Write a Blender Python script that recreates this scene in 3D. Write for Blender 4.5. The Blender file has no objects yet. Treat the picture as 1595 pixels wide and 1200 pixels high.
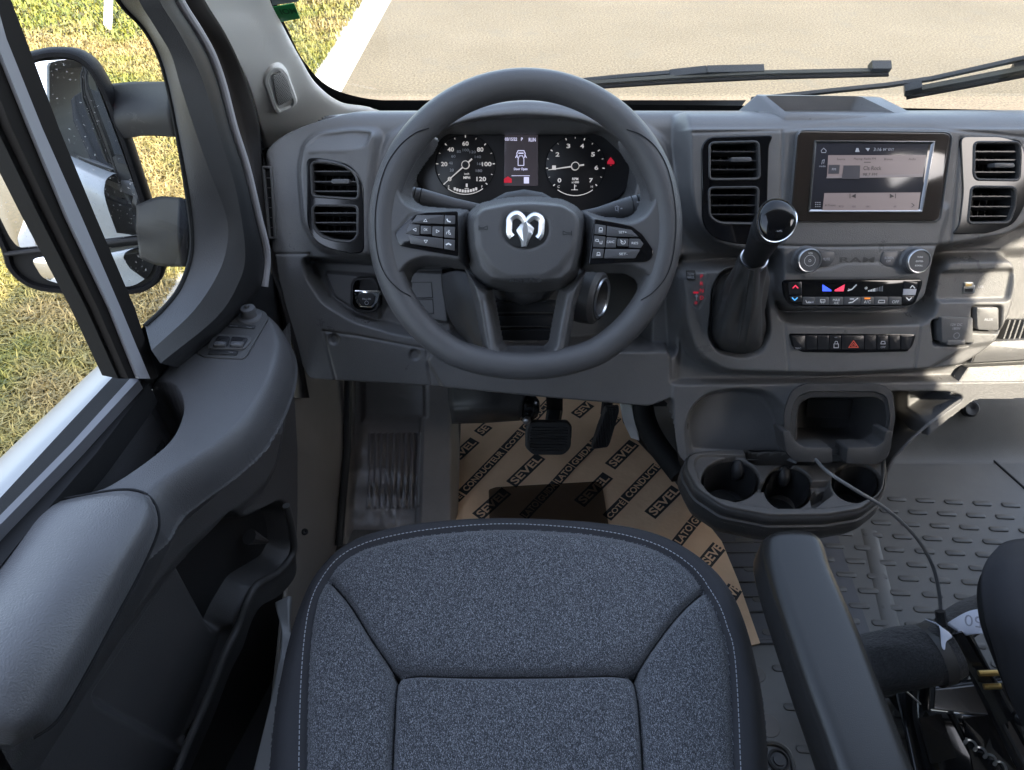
import bpy, bmesh, math, random
import numpy as np
from mathutils import Vector, Matrix
random.seed(7); rng = np.random.default_rng(7)
C = bpy.context.scene.collection
sc = bpy.context.scene
R = math.radians
# ---------------------------------------------------------------- camera, light
FPX, CX, CY, TH = 1050.0, 797.5, 600.0, R(42)
cam_d = bpy.data.cameras.new('camera'); cam = bpy.data.objects.new('camera', cam_d); C.objects.link(cam)
cam_d.sensor_width = 36; cam_d.lens = FPX / 1595 * 36; cam_d.clip_start = 0.02; cam_d.clip_end = 300
cam.location = (0, 0, 0); cam.rotation_euler = (R(90) - TH, 0, 0)
sc.camera = cam
SUN_EL, SUN_AZ = R(42), math.atan2(-0.80, 0.60)          # direction towards the sun in the ground plane (x right, y ahead)
sd = Vector((math.cos(SUN_AZ) * math.cos(SUN_EL), math.sin(SUN_AZ) * math.cos(SUN_EL), math.sin(SUN_EL)))
w = bpy.data.worlds.new('World'); sc.world = w; w.use_nodes = True
wn = w.node_tree; bg = wn.nodes['Background']
sky = wn.nodes.new('ShaderNodeTexSky'); sky.sky_type = 'NISHITA'; sky.sun_disc = False
sky.dust_density = 2.2; sky.ozone_density = .4; sky.sun_elevation = SUN_EL; sky.sun_rotation = math.atan2(sd.x, sd.y)
hs = wn.nodes.new('ShaderNodeHueSaturation'); hs.inputs['Saturation'].default_value = .74
wn.links.new(sky.outputs[0], hs.inputs['Color']); wn.links.new(hs.outputs[0], bg.inputs[0]); bg.inputs[1].default_value = 0.15
sl = bpy.data.lights.new('sun', 'SUN'); sl.energy = 2.4; sl.angle = R(0.5); sl.color = (1, 0.90, 0.72)
so = bpy.data.objects.new('sun', sl); C.objects.link(so); so.rotation_euler = (-sd).to_track_quat('-Z', 'Y').to_euler()
sc.view_settings.view_transform = 'Standard'; sc.view_settings.look = 'None'
sc.view_settings.exposure = 2.75; sc.view_settings.gamma = 1
sc.render.engine = 'CYCLES'
# ---------------------------------------------------------------- geometry helpers
def ray(px, py):
    s = (py - CY) / FPX
    return Vector(((px - CX) / FPX, math.cos(TH) - math.sin(TH) * s, -math.sin(TH) - math.cos(TH) * s))
class Frame:
    def __init__(s, o, ux, uy, n):
        s.o = Vector(o); s.ux = Vector(ux).normalized(); s.uy = Vector(uy).normalized(); s.n = Vector(n).normalized()
    def hit(s, px, py, h=0.0):
        d = ray(px, py); t = ((s.o + s.n * h).dot(s.n)) / d.dot(s.n); return d * t
    def loc(s, px, py, h=0.0):
        q = s.hit(px, py, h) - s.o; return (q.dot(s.ux), q.dot(s.uy))
    def L(s, pts, h=0.0): return [s.loc(p[0], p[1], h) for p in pts]
    def w(s, u, v, h=0.0): return s.o + s.ux * u + s.uy * v + s.n * h
def W(px, py, d=None, X=None, Y=None, Z=None):
    r = ray(px, py)
    if d is not None: return r * d
    if Z is not None: return r * (Z / r.z)
    if Y is not None: return r * (Y / r.y)
    return r * (X / r.x)
c_, s_ = math.cos, math.sin
LEAN = R(27.6)
D = Frame((.527, .9377, -.4331), (1, 0, 0), (0, s_(LEAN), c_(LEAN)), (0, -c_(LEAN), s_(LEAN)))     # dashboard face
WE = R(33)
SW = Frame((.0155, .748, -.41), (1, 0, 0), (0, s_(WE), c_(WE)), (0, -c_(WE), s_(WE)))             # steering wheel plane
FLZ = -1.17; GZ = -1.75
FL = Frame((0, 0, FLZ), (1, 0, 0), (0, 1, 0), (0, 0, 1))
GR = Frame((0, 0, GZ), (1, 0, 0), (0, 1, 0), (0, 0, 1))
SA = R(4)
SE = Frame((0, .275, -.741), (1, 0, 0), (0, c_(SA), s_(SA)), (0, -s_(SA), c_(SA)))                # seat cushion top
TR = Frame((0, .7, -.81), (1, 0, 0), (0, 1, 0), (0, 0, 1))                                       # cup tray top
WA = R(38)
WS = Frame((0, 1.12, -.37), (1, 0, 0), (0, -s_(WA), c_(WA)), (0, -c_(WA), -s_(WA)))              # windshield
_par = {}
def empty(name, loc, label, cat, group=None, parent=None):
    o = bpy.data.objects.new(name, None); C.objects.link(o); o.location = Vector(loc); o.empty_display_size = .05
    if label: o['label'] = label
    if cat: o['category'] = cat
    if group: o['group'] = group
    _par[o.name] = Vector(loc); return o
def wpos(o):
    p = Vector(o.location)
    while o.parent: o = o.parent; p = p + o.location
    return p
def mk(name, V, Fc, mats, parent=None, mi=None, smooth=True, ang=35, origin=None):
    V = np.asarray([tuple(v) for v in V] if not isinstance(V, np.ndarray) else V, dtype=float)
    lo, hi = V.min(0), V.max(0)
    c = Vector(origin) if origin is not None else Vector(((lo[0] + hi[0]) / 2, (lo[1] + hi[1]) / 2, (lo[2] + hi[2]) / 2))
    me = bpy.data.meshes.new(name); V = V - np.array(c)
    if isinstance(Fc, np.ndarray):
        n = len(Fc); me.vertices.add(len(V)); me.vertices.foreach_set('co', V.ravel())
        me.loops.add(n * 4); me.loops.foreach_set('vertex_index', Fc.astype(np.int32).ravel())
        me.polygons.add(n); me.polygons.foreach_set('loop_start', np.arange(0, n * 4, 4, dtype=np.int32)); me.update(calc_edges=True)
    else:
        me.from_pydata([tuple(v) for v in V], [], [tuple(f) for f in Fc])
    for m in (mats if isinstance(mats, (list, tuple)) else [mats]): me.materials.append(m)
    if mi is not None: me.polygons.foreach_set('material_index', np.asarray(mi, dtype=np.int32))
    me.update()
    if smooth:
        me.polygons.foreach_set('use_smooth', [True] * len(me.polygons))
        if ang: me.set_sharp_from_angle(angle=R(ang))
    o = bpy.data.objects.new(name, me); C.objects.link(o)
    o.location = c - (wpos(parent) if parent else Vector((0, 0, 0)))
    if parent: o.parent = parent
    return o
def tag(o, label, cat, group=None, kind=None):
    if label: o['label'] = label
    if cat: o['category'] = cat
    if group: o['group'] = group
    if kind: o['kind'] = kind
    return o
class MB:                                     # collects shapes into one mesh
    def __init__(s): s.V = []; s.F = []; s.M = []
    def add(s, V, F_, m=0):
        b = len(s.V); s.V += [tuple(v) for v in V]; s.F += [tuple(i + b for i in f) for f in F_]; s.M += [m] * len(F_); return s
    def build(s, name, mats, parent=None, **k): return mk(name, s.V, s.F, mats, parent, mi=s.M, **k)
def fillet(poly, r, seg=5):
    n = len(poly); out = []
    rs = r if isinstance(r, (list, tuple)) else [r] * n
    for i in range(n):
        p = Vector(poly[i][:2]); a = Vector(poly[i - 1][:2]) - p; b = Vector(poly[(i + 1) % n][:2]) - p
        la, lb = a.length, b.length; rr = min(rs[i], la * .49, lb * .49)
        if rr <= 1e-9: out.append((p.x, p.y)); continue
        a = p + a * (rr / la); b = p + b * (rr / lb)
        for k in range(seg + 1):
            t = k / seg; q = a * (1 - t) ** 2 + p * 2 * t * (1 - t) + b * t * t; out.append((q.x, q.y))
    return out
def crv(pts, seg=6, closed=False):            # Catmull-Rom through points of any dimension
    P = [Vector(p) for p in pts]; n = len(P); out = []
    rngN = n if closed else n - 1
    for i in range(rngN):
        p1, p2 = P[i], P[(i + 1) % n]
        p0 = P[i - 1] if (closed or i > 0) else p1 * 2 - p2
        p3 = P[(i + 2) % n] if (closed or i + 2 < n) else p2 * 2 - p1
        for k in range(seg):
            t = k / seg
            out.append(.5 * ((2 * p1) + (p2 - p0) * t + (2 * p0 - 5 * p1 + 4 * p2 - p3) * t * t + (3 * p1 - p0 - 3 * p2 + p3) * t ** 3))
    if not closed: out.append(P[-1])
    return out
def area2(p): return sum(p[i - 1][0] * p[i][1] - p[i][0] * p[i - 1][1] for i in range(len(p))) / 2
def inset(loc, d):                            # positive = inwards, polygon CCW
    n = len(loc); out = []
    for i in range(n):
        p0, p, p1 = Vector(loc[i - 1]), Vector(loc[i]), Vector(loc[(i + 1) % n])
        e0 = (p - p0); e1 = (p1 - p)
        e0 = e0.normalized() if e0.length > 1e-9 else e1.normalized(); e1 = e1.normalized() if e1.length > 1e-9 else e0
        n0 = Vector((-e0.y, e0.x)); n1 = Vector((-e1.y, e1.x)); m = n0 + n1
        if m.length < 1e-6: m = n0
        m.normalize(); k = 1 / max(.5, m.dot(n0)); q = p + m * d * k; out.append((q.x, q.y))
    return out
def mould_geo(fr, loc, prof, cap=True, capb=False):
    if area2(loc) < 0: loc = loc[::-1]
    n = len(loc); V = []; Fc = []
    for (d, h) in prof:
        q = inset(loc, d) if abs(d) > 1e-9 else loc
        V += [fr.w(u, v, h) for (u, v) in q]
    for r in range(len(prof) - 1):
        a, b = r * n, (r + 1) * n
        for i in range(n): j = (i + 1) % n; Fc.append((a + i, a + j, b + j, b + i))
    if cap: Fc.append([(len(prof) - 1) * n + i for i in range(n)])
    if capb: Fc.append([i for i in range(n)][::-1])
    return V, Fc
def mould(name, fr, px, prof, mat, parent=None, h=None, r=0, cap=True, local=False, seg=5, **k):
    if h is None: h = prof[-1][1]
    p = fillet(px, r, seg) if r else px
    loc = p if local else fr.L(p, h)
    V, Fc = mould_geo(fr, loc, prof, cap); return mk(name, V, Fc, mat, parent, **k)
def slabp(h0, h1, b=.001): return [(0, h0), (0, h1 - b), (b * .3, h1 - b * .3), (b, h1)]
def slab(name, fr, px, h0, h1, mat, parent=None, r=0, b=.001, **k): return mould(name, fr, px, slabp(h0, h1, b), mat, parent, h=h1, r=r, **k)
def plate(name, fr, outer, holes, h0, h1, mat, parent=None, b=.0015, r=0, rh=0, **k):   # flat plate with holes, rounded outer edge
    o_ = fr.L(fillet(outer, r) if r else outer, h1); o_ = o_ if area2(o_) > 0 else o_[::-1]
    V, Fc = mould_geo(fr, o_, [(0, h0), (0, h1 - b), (b * .4, h1 - b * .3), (b, h1)], cap=False)
    bm = bmesh.new(); es = []
    loops = [inset(o_, b)] + [fr.L(fillet(q, rh) if rh else q, h1) for q in holes]
    for lp in loops:
        vs = [bm.verts.new((u, v, 0)) for u, v in lp]
        for i in range(len(vs)): es.append(bm.edges.new((vs[i - 1], vs[i])))
    bmesh.ops.triangle_fill(bm, use_beauty=True, edges=es, normal=(0, 0, 1)); bm.verts.index_update()
    b0 = len(V); V = list(V) + [fr.w(v.co.x, v.co.y, h1) for v in bm.verts]; Fc = list(Fc) + [tuple(v.index + b0 for v in f.verts) for f in bm.faces]; bm.free()
    return mk(name, V, Fc, mat, parent, **k)
def ringp(h0, h1, wd, b=.0008): return [(0, h0), (0, h1 - b), (b, h1), (wd - b, h1), (wd, h1 - b), (wd, h0)]
def circ(u, v, ru, rv=None, n=48, a0=0): rv = ru if rv is None else rv; return [(u + ru * c_(a0 + 2 * math.pi * i / n), v + rv * s_(a0 + 2 * math.pi * i / n)) for i in range(n)]
def tube_geo(pts, rad, n=10, closed=False, flat=1.0, up=None, caps=True):
    P = [Vector(p) for p in pts]; N = len(P); V = []; Fc = []
    rad = rad if isinstance(rad, (list, tuple)) else [rad] * N
    T = []
    for i in range(N):
        a = P[i - 1] if (closed or i > 0) else P[i]; b = P[(i + 1) % N] if (closed or i < N - 1) else P[i]
        T.append((b - a).normalized())
    x = Vector(up) if up is not None else (Vector((0, 0, 1)) if abs(T[0].z) < .9 else Vector((1, 0, 0)))
    for i in range(N):
        t = T[i]
        if up is not None: x = Vector(up)
        x = (x - t * x.dot(t)); x = x.normalized() if x.length > 1e-6 else t.orthogonal().normalized()
        y = t.cross(x)
        for k in range(n):
            a = 2 * math.pi * k / n; V.append(P[i] + x * (c_(a) * rad[i]) + y * (s_(a) * rad[i] * flat))
    for i in range(N if closed else N - 1):
        a, b = i * n, ((i + 1) % N) * n
        for k in range(n): j = (k + 1) % n; Fc.append((a + k, a + j, b + j, b + k))
    if not closed and caps: Fc.append(list(range(n))[::-1]); Fc.append([(N - 1) * n + k for k in range(n)])
    return V, Fc
def tube(name, pts, rad, mat, parent=None, **k):
    kk = {a: k.pop(a) for a in list(k) if a in ('n', 'closed', 'flat', 'up', 'caps')}
    V, Fc = tube_geo(pts, rad, **kk); return mk(name, V, Fc, mat, parent, **k)
def patch_geo(rows, sub=6, closed=False):     # rows: equal-length lists of world points
    A = [crv(r, sub) for r in rows]; m = len(A[0])
    cols = [crv([A[i][j] for i in range(len(A))], sub, closed) for j in range(m)]
    nr = len(cols[0]); V = [cols[j][i] for i in range(nr) for j in range(m)]
    Fc = [(i * m + j, i * m + j + 1, ((i + 1) % nr) * m + j + 1, ((i + 1) % nr) * m + j) for i in range(nr if closed else nr - 1) for j in range(m - 1)]
    return V, Fc
def patch(name, rows, mat, parent=None, sub=6, thick=0, closed=False, **k):
    V, Fc = patch_geo(rows, sub, closed); o = mk(name, V, Fc, mat, parent, **k)
    if thick:
        m = o.modifiers.new('thickness', 'SOLIDIFY'); m.thickness = abs(thick); m.offset = -1 if thick > 0 else 1
    return o
def lathe_geo(o, ax, prof, n=40):             # prof: (radius, distance along axis)
    ax = Vector(ax).normalized(); x = ax.orthogonal().normalized(); y = ax.cross(x); V = []; Fc = []
    for (r, h) in prof: V += [Vector(o) + ax * h + x * (c_(2 * math.pi * k / n) * r) + y * (s_(2 * math.pi * k / n) * r) for k in range(n)]
    for i in range(len(prof) - 1):
        for k in range(n): j = (k + 1) % n; Fc.append((i * n + k, i * n + j, (i + 1) * n + j, (i + 1) * n + k))
    Fc.append([(len(prof) - 1) * n + k for k in range(n)]); return V, Fc
def lathe(name, o, ax, prof, mat, parent=None, n=40, **k):
    V, Fc = lathe_geo(o, ax, prof, n); return mk(name, V, Fc, mat, parent, **k)
def box_geo(lo, hi):
    x0, y0, z0 = lo; x1, y1, z1 = hi
    return [(x0, y0, z0), (x1, y0, z0), (x1, y1, z0), (x0, y1, z0), (x0, y0, z1), (x1, y0, z1), (x1, y1, z1), (x0, y1, z1)], \
        [(0, 3, 2, 1), (4, 5, 6, 7), (0, 1, 5, 4), (1, 2, 6, 5), (2, 3, 7, 6), (3, 0, 4, 7)]
def box(name, lo, hi, mat, parent=None, **k):
    V, Fc = box_geo(lo, hi); return mk(name, V, Fc, mat, parent, smooth=False, **k)
_tc = {}
def text_geo(s, spacing=1.0, bold=False):
    key = (s, spacing, bold)
    if key in _tc: return _tc[key]
    cu = bpy.data.curves.new('lettering', 'FONT'); cu.body = s; cu.align_x = 'CENTER'; cu.align_y = 'CENTER'; cu.space_character = spacing
    cu.resolution_u = 3
    if bold: cu.offset = .025
    ob = bpy.data.objects.new('lettering', cu); C.objects.link(ob)
    dg = bpy.context.evaluated_depsgraph_get(); me = bpy.data.meshes.new_from_object(ob.evaluated_get(dg))
    V = [v.co.copy() for v in me.vertices]; Fc = [tuple(p.vertices) for p in me.polygons]
    bpy.data.objects.remove(ob); bpy.data.curves.remove(cu); bpy.data.meshes.remove(me)
    xs = [v.x for v in V]; ys = [v.y for v in V]
    r = ([(v.x - (min(xs) + max(xs)) / 2, v.y - (min(ys) + max(ys)) / 2) for v in V], Fc, max(xs) - min(xs), max(ys) - min(ys)) if V else ([], [], 1, 1)
    _tc[key] = r; return r
def on_mesh(o, x, y, lift=.0006):               # point of mesh o seen at photo point (x, y)
    from mathutils.bvhtree import BVHTree
    if not hasattr(on_mesh, 'c'): on_mesh.c = {}
    if o.name not in on_mesh.c:
        wp = wpos(o); on_mesh.c[o.name] = BVHTree.FromPolygons([v.co + wp for v in o.data.vertices], [tuple(p.vertices) for p in o.data.polygons])
    h = on_mesh.c[o.name].ray_cast(Vector((0, 0, 0)), ray(x, y).normalized())
    return h[0] - ray(x, y).normalized() * lift if h[0] is not None else None
def put_text(mb, fr, u, v, h, s, height=None, width=None, m=0, rot=0, spacing=1.0, bold=False, mirror=False):
    V, Fc, tw, th = text_geo(s, spacing, bold)
    ky = height / th if height else width / tw
    kx = width / tw if width else ky
    if mirror: kx = -kx
    cr, sr = c_(rot), s_(rot)
    mb.add([fr.w(u + (x * kx) * cr - (y * ky) * sr, v + (x * kx) * sr + (y * ky) * cr, h) for x, y in V], Fc, m)
def ptext(mb, fr, px, py, h, s, hp, m=0, wp=None, **k):   # size given in photo pixels at that spot
    u, v = fr.loc(px, py, h); u2, v2 = fr.loc(px, py + hp, h); wd = None
    if wp: wd = abs(fr.loc(px + wp, py, h)[0] - u)
    put_text(mb, fr, u, v, h, s, height=math.hypot(u2 - u, v2 - v), width=wd, m=m, **k)
def pbar(mb, fr, pts, h, wpx, m=0, closed=False):          # flat line of given pixel width, in local plane
    L = fr.L(pts, h); d = abs(fr.loc(pts[0][0] + wpx, pts[0][1], h)[0] - L[0][0]) / 2
    n = len(L)
    for i in range(n if closed else n - 1):
        a, b = Vector(L[i]), Vector(L[(i + 1) % n]); e = (b - a)
        if e.length < 1e-7: continue
        e.normalize(); q = Vector((-e.y, e.x)) * d; a2 = a - e * d * .5; b2 = b + e * d * .5
        mb.add([fr.w(*(a2 + q), h), fr.w(*(a2 - q), h), fr.w(*(b2 - q), h), fr.w(*(b2 + q), h)], [(0, 1, 2, 3)], m)
def ppoly(mb, fr, pts, h, m=0):
    mb.add([fr.w(u, v, h) for u, v in fr.L(pts, h)], [list(range(len(pts)))], m)
# ---- relief: a height field over a frame
def sdf(U, Vv, poly):
    P = np.array(poly); Q = np.roll(P, -1, 0); d = np.full(U.shape, 1e9); ins = np.zeros(U.shape, bool)
    for (x0, y0), (x1, y1) in zip(P, Q):
        ex, ey = x1 - x0, y1 - y0; l2 = ex * ex + ey * ey
        if l2 < 1e-14: continue
        t = np.clip(((U - x0) * ex + (Vv - y0) * ey) / l2, 0, 1)
        d = np.minimum(d, (U - x0 - t * ex) ** 2 + (Vv - y0 - t * ey) ** 2)
        cnd = (y0 <= Vv) != (y1 <= Vv)
        if y1 != y0: ins ^= cnd & (U < x0 + (Vv - y0) * ex / (y1 - y0))
    d = np.sqrt(d); return np.where(ins, d, -d)
def pdist(U, Vv, pl, closed=False):
    d = np.full(U.shape, 1e9); P = list(pl) + ([pl[0]] if closed else [])
    for (x0, y0), (x1, y1) in zip(P[:-1], P[1:]):
        ex, ey = x1 - x0, y1 - y0; l2 = ex * ex + ey * ey + 1e-14
        t = np.clip(((U - x0) * ex + (Vv - y0) * ey) / l2, 0, 1); d = np.minimum(d, (U - x0 - t * ex) ** 2 + (Vv - y0 - t * ey) ** 2)
    return np.sqrt(d)
class Relief:
    def __init__(s, fr, u0, u1, v0, v1, res, base=0.0):
        s.fr = fr; nu = int((u1 - u0) / res) + 1; nv = int((v1 - v0) / res) + 1
        s.u = np.linspace(u0, u1, nu); s.v = np.linspace(v0, v1, nv); s.U, s.V = np.meshgrid(s.u, s.v)
        s.H = np.full(s.U.shape, float(base)); s.keep = np.ones(s.U.shape, bool); s.taper = None
    def _box(s, P, m):
        P = np.array(P); lo = P.min(0) - m; hi = P.max(0) + m
        i0, i1 = np.searchsorted(s.v, lo[1]), np.searchsorted(s.v, hi[1]); j0, j1 = np.searchsorted(s.u, lo[0]), np.searchsorted(s.u, hi[0])
        return slice(i0, i1), slice(j0, j1)
    def op(s, px, h, ew=.004, r=0, mode='set', hp=None, local=False, slope=(0, 0), c0=(0, 0), inn=0.0):
        p = fillet(px, r) if r else px; loc = p if local else s.fr.L(p, h if hp is None else hp)
        b = s._box(loc, ew * 2 + .002); U, V = s.U[b], s.V[b]
        if U.size == 0: return s
        sd_ = sdf(U, V, loc); t = np.clip((sd_ + ew * (1 - inn)) / (2 * ew) , 0, 1); t = t * t * (3 - 2 * t)
        tgt = h + slope[0] * (U - c0[0]) + slope[1] * (V - c0[1])
        H = s.H[b]
        if mode == 'set': s.H[b] = H * (1 - t) + tgt * t
        elif mode == 'add': s.H[b] = H + tgt * t
        return s
    def groove(s, px, depth=.0015, wd=.0012, h=0, closed=False, local=False):
        loc = px if local else s.fr.L(px, h); b = s._box(loc, wd * 4); U, V = s.U[b], s.V[b]
        if U.size == 0: return s
        d = pdist(U, V, loc, closed); s.H[b] -= depth * np.exp(-(d / wd) ** 2); return s
    def smooth(s, it=1):
        for _ in range(it):
            K = s.H.copy(); K[1:-1, 1:-1] = (s.H[1:-1, 1:-1] * 4 + s.H[:-2, 1:-1] + s.H[2:, 1:-1] + s.H[1:-1, :-2] + s.H[1:-1, 2:]) / 8; s.H = K
        return s
    def build(s, name, mat, parent=None, bend=None, ang=None, mfn=None):
        U, V, H = s.U, s.V, s.H; fr = s.fr
        o, ux, uy, n = (np.array(x) for x in (fr.o, fr.ux, fr.uy, fr.n))
        if bend is None:
            P = o + U[..., None] * ux + V[..., None] * uy + H[..., None] * n
        else:                                   # beyond v0 the surface rolls away over radius rr
            v0, rr, amax = bend; rr = rr(U) if callable(rr) else rr
            if s.taper: k_, ln_ = s.taper; H = H * (1 - k_ * np.clip((V - v0 + .004) / ln_, 0, 1))
            a = np.clip((V - v0) / rr, 0, amax); rest = np.maximum(V - v0 - rr * amax, 0)
            vv = np.where(V > v0, v0 + rr * np.sin(a) + rest * np.cos(amax), V); hh = np.where(V > v0, -rr * (1 - np.cos(a)) - rest * np.sin(amax), 0)
            P = o + U[..., None] * ux + (vv + H * np.sin(a))[..., None] * uy + (hh + H * np.cos(a))[..., None] * n
        nv, nu = U.shape; idx = np.arange(nv * nu).reshape(nv, nu)
        k = s.keep[:-1, :-1] & s.keep[1:, :-1] & s.keep[:-1, 1:] & s.keep[1:, 1:]
        Q = np.stack([idx[:-1, :-1][k], idx[:-1, 1:][k], idx[1:, 1:][k], idx[1:, :-1][k]], 1)
        used = np.unique(Q); rm = np.full(nv * nu, -1); rm[used] = np.arange(len(used))
        mi = None
        if mfn is not None: mi = mfn(U, V)[:-1, :-1][k].astype(np.int32)
        return mk(name, P.reshape(-1, 3)[used], rm[Q], mat, parent, mi=mi, ang=ang)
# ---------------------------------------------------------------- materials
def mat(name, col, rough=.5, metal=0, bump=0, bscale=900, spec=.5, coat=0, emit=None, es=1, var=0, vscale=12, trans=0, ior=1.45, alpha=1):
    m = bpy.data.materials.new(name); m.use_nodes = True; nt = m.node_tree; b = nt.nodes['Principled BSDF']
    b.inputs['Base Color'].default_value = (*col, 1); b.inputs['Roughness'].default_value = rough; b.inputs['Metallic'].default_value = metal
    b.inputs['Specular IOR Level'].default_value = spec; b.inputs['Coat Weight'].default_value = coat; b.inputs['Coat Roughness'].default_value = .05
    b.inputs['Transmission Weight'].default_value = trans; b.inputs['IOR'].default_value = ior; b.inputs['Alpha'].default_value = alpha
    if emit: b.inputs['Emission Color'].default_value = (*emit, 1); b.inputs['Emission Strength'].default_value = es
    tc = nt.nodes.new('ShaderNodeTexCoord')
    if bump:
        no = nt.nodes.new('ShaderNodeTexNoise'); no.inputs['Scale'].default_value = bscale; no.inputs['Detail'].default_value = 2
        nt.links.new(tc.outputs['Object'], no.inputs['Vector']); bp = nt.nodes.new('ShaderNodeBump'); bp.inputs['Distance'].default_value = .0006
        bp.inputs['Strength'].default_value = bump; nt.links.new(no.outputs[0], bp.inputs['Height']); nt.links.new(bp.outputs[0], b.inputs['Normal'])
    if var:
        n2 = nt.nodes.new('ShaderNodeTexNoise'); n2.inputs['Scale'].default_value = vscale; n2.inputs['Detail'].default_value = 6; n2.inputs['Roughness'].default_value = .65
        nt.links.new(tc.outputs['Object'], n2.inputs['Vector']); mx = nt.nodes.new('ShaderNodeMapRange')
        mx.inputs[1].default_value = .3; mx.inputs[2].default_value = .7; mx.inputs[3].default_value = 1 - var; mx.inputs[4].default_value = 1 + var
        nt.links.new(n2.outputs[0], mx.inputs[0]); vm = nt.nodes.new('ShaderNodeVectorMath'); vm.operation = 'SCALE'; vm.inputs[0].default_value = col
        nt.links.new(mx.outputs[0], vm.inputs[3]); nt.links.new(vm.outputs[0], b.inputs['Base Color'])
        r2 = nt.nodes.new('ShaderNodeMapRange'); r2.inputs[3].default_value = max(.05, rough - .08); r2.inputs[4].default_value = min(1, rough + .1)
        nt.links.new(n2.outputs[0], r2.inputs[0]); nt.links.new(r2.outputs[0], b.inputs['Roughness'])
    return m
M = {}
M['dash'] = mat('grained_grey_plastic', (.108, .107, .108), .29, bump=.9, bscale=1000, var=.08, spec=.6)
M['dash_dark'] = mat('charcoal_plastic', (.050, .049, .049), .38, bump=.8, bscale=1000, var=.08)
M['black'] = mat('matt_black_plastic', (.018, .018, .019), .5, spec=.35, bump=.3, bscale=1200)
M['void'] = mat('black_recess', (.006, .006, .007), .8)
M['piano'] = mat('piano_black', (.006, .006, .007), .10, spec=.4, coat=.15)
M['piano2'] = mat('satin_black_button', (.020, .020, .022), .22)
M['wheel'] = mat('soft_wheel_rubber', (.072, .071, .073), .31, bump=.8, bscale=1300)
M['hub'] = mat('airbag_cover_plastic', (.078, .077, .079), .31, bump=.8, bscale=1300)
M['btn'] = mat('grey_button', (.080, .080, .084), .38)
M['chrome'] = mat('chrome', (.80, .81, .82), .14, metal=1)
M['satin'] = mat('satin_metal', (.55, .56, .58), .3, metal=1)
M['white'] = mat('white_print', (.80, .80, .80), .6)
M['dimwhite'] = mat('dim_print', (.42, .42, .45), .6)
M['red'] = mat('red_print', (.55, .04, .04), .5)
M['rubber'] = mat('black_rubber', (.012, .012, .012), .7, spec=.25, bump=.3, bscale=700)
M['pillar'] = mat('pale_grey_trim', (.80, .79, .76), .5, bump=.6, bscale=1300)
M['paint'] = mat('white_paint', (.27, .275, .28), .35, coat=.15)
M['mat_rubber'] = mat('grey_floor_rubber', (.112, .108, .100), .40, bump=.6, bscale=700, var=.14, vscale=6)
M['kick'] = mat('brown_grey_plastic', (.210, .190, .174), .40, bump=.6, bscale=1200, var=.1)
M['metal_black'] = mat('black_painted_steel', (.012, .012, .013), .22, coat=.4)
M['brass'] = mat('brass', (.75, .55, .22), .3, metal=1)
M['doortrim'] = mat('door_trim_plastic', (.072, .071, .073), .33, bump=.9, bscale=900, var=.07)
M['softpad'] = mat('soft_armrest_vinyl', (.100, .099, .102), .32, bump=1, bscale=620, var=.05)
# ---------------------------------------------------------------- outside: road, gutter, lawn
def node_mat(name): m = bpy.data.materials.new(name); m.use_nodes = True; nt = m.node_tree; return m, nt, nt.nodes['Principled BSDF'], nt.nodes.new('ShaderNodeTexCoord')
def ramp(nt, src, stops):
    r = nt.nodes.new('ShaderNodeValToRGB'); e = r.color_ramp.elements
    while len(e) < len(stops): e.new(.5)
    for i, (p, c) in enumerate(stops): e[i].position = p; e[i].color = (*c, 1)
    nt.links.new(src, r.inputs[0]); return r.outputs[0]
def noise(nt, vec, sc_, det=4, ro=.6):
    n = nt.nodes.new('ShaderNodeTexNoise'); n.inputs['Scale'].default_value = sc_; n.inputs['Detail'].default_value = det; n.inputs['Roughness'].default_value = ro
    nt.links.new(vec, n.inputs['Vector']); return n.outputs[0]
def mixc(nt, f, a, b, mode='MIX'):
    x = nt.nodes.new('ShaderNodeMix'); x.data_type = 'RGBA'; x.blend_type = mode
    for s, v in ((0, f), (6, a), (7, b)):
        if isinstance(v, (int, float)): x.inputs[s].default_value = v
        elif isinstance(v, tuple): x.inputs[s].default_value = (*v, 1)
        else: nt.links.new(v, x.inputs[s])
    return x.outputs[2]
def bumpn(nt, b, h, dist=.002, st=1):
    q = nt.nodes.new('ShaderNodeBump'); q.inputs['Distance'].default_value = dist; q.inputs['Strength'].default_value = st
    nt.links.new(h, q.inputs['Height']); nt.links.new(q.outputs[0], b.inputs['Normal'])
m, nt, b, tc = node_mat('tan_concrete'); oc = tc.outputs['Object']
c1 = ramp(nt, noise(nt, oc, .7, 6, .6), [(.3, (.118, .094, .060)), (.7, (.152, .123, .083))])
c2 = mixc(nt, .8, c1, ramp(nt, noise(nt, oc, 55, 3, .8), [(.36, (.35, .33, .31)), (.5, (.95, .95, .95)), (.64, (1.5, 1.5, 1.5))]), 'MULTIPLY')
c3 = mixc(nt, ramp(nt, noise(nt, oc, 2.3, 5, .7), [(.55, (0, 0, 0)), (.68, (.6, .6, .6))]), c2, (.11, .095, .07))
nt.links.new(c3, b.inputs['Base Color']); b.inputs['Roughness'].default_value = .85; bumpn(nt, b, noise(nt, oc, 60, 4, .7), .006)
M['road'] = m
m, nt, b, tc = node_mat('pale_concrete'); oc = tc.outputs['Object']
nt.links.new(ramp(nt, noise(nt, oc, 3, 6, .6), [(.3, (.36, .35, .32)), (.7, (.46, .45, .41))]), b.inputs['Base Color']); b.inputs['Roughness'].default_value = .8; M['gutter'] = m
m, nt, b, tc = node_mat('lawn_soil'); oc = tc.outputs['Object']
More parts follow.
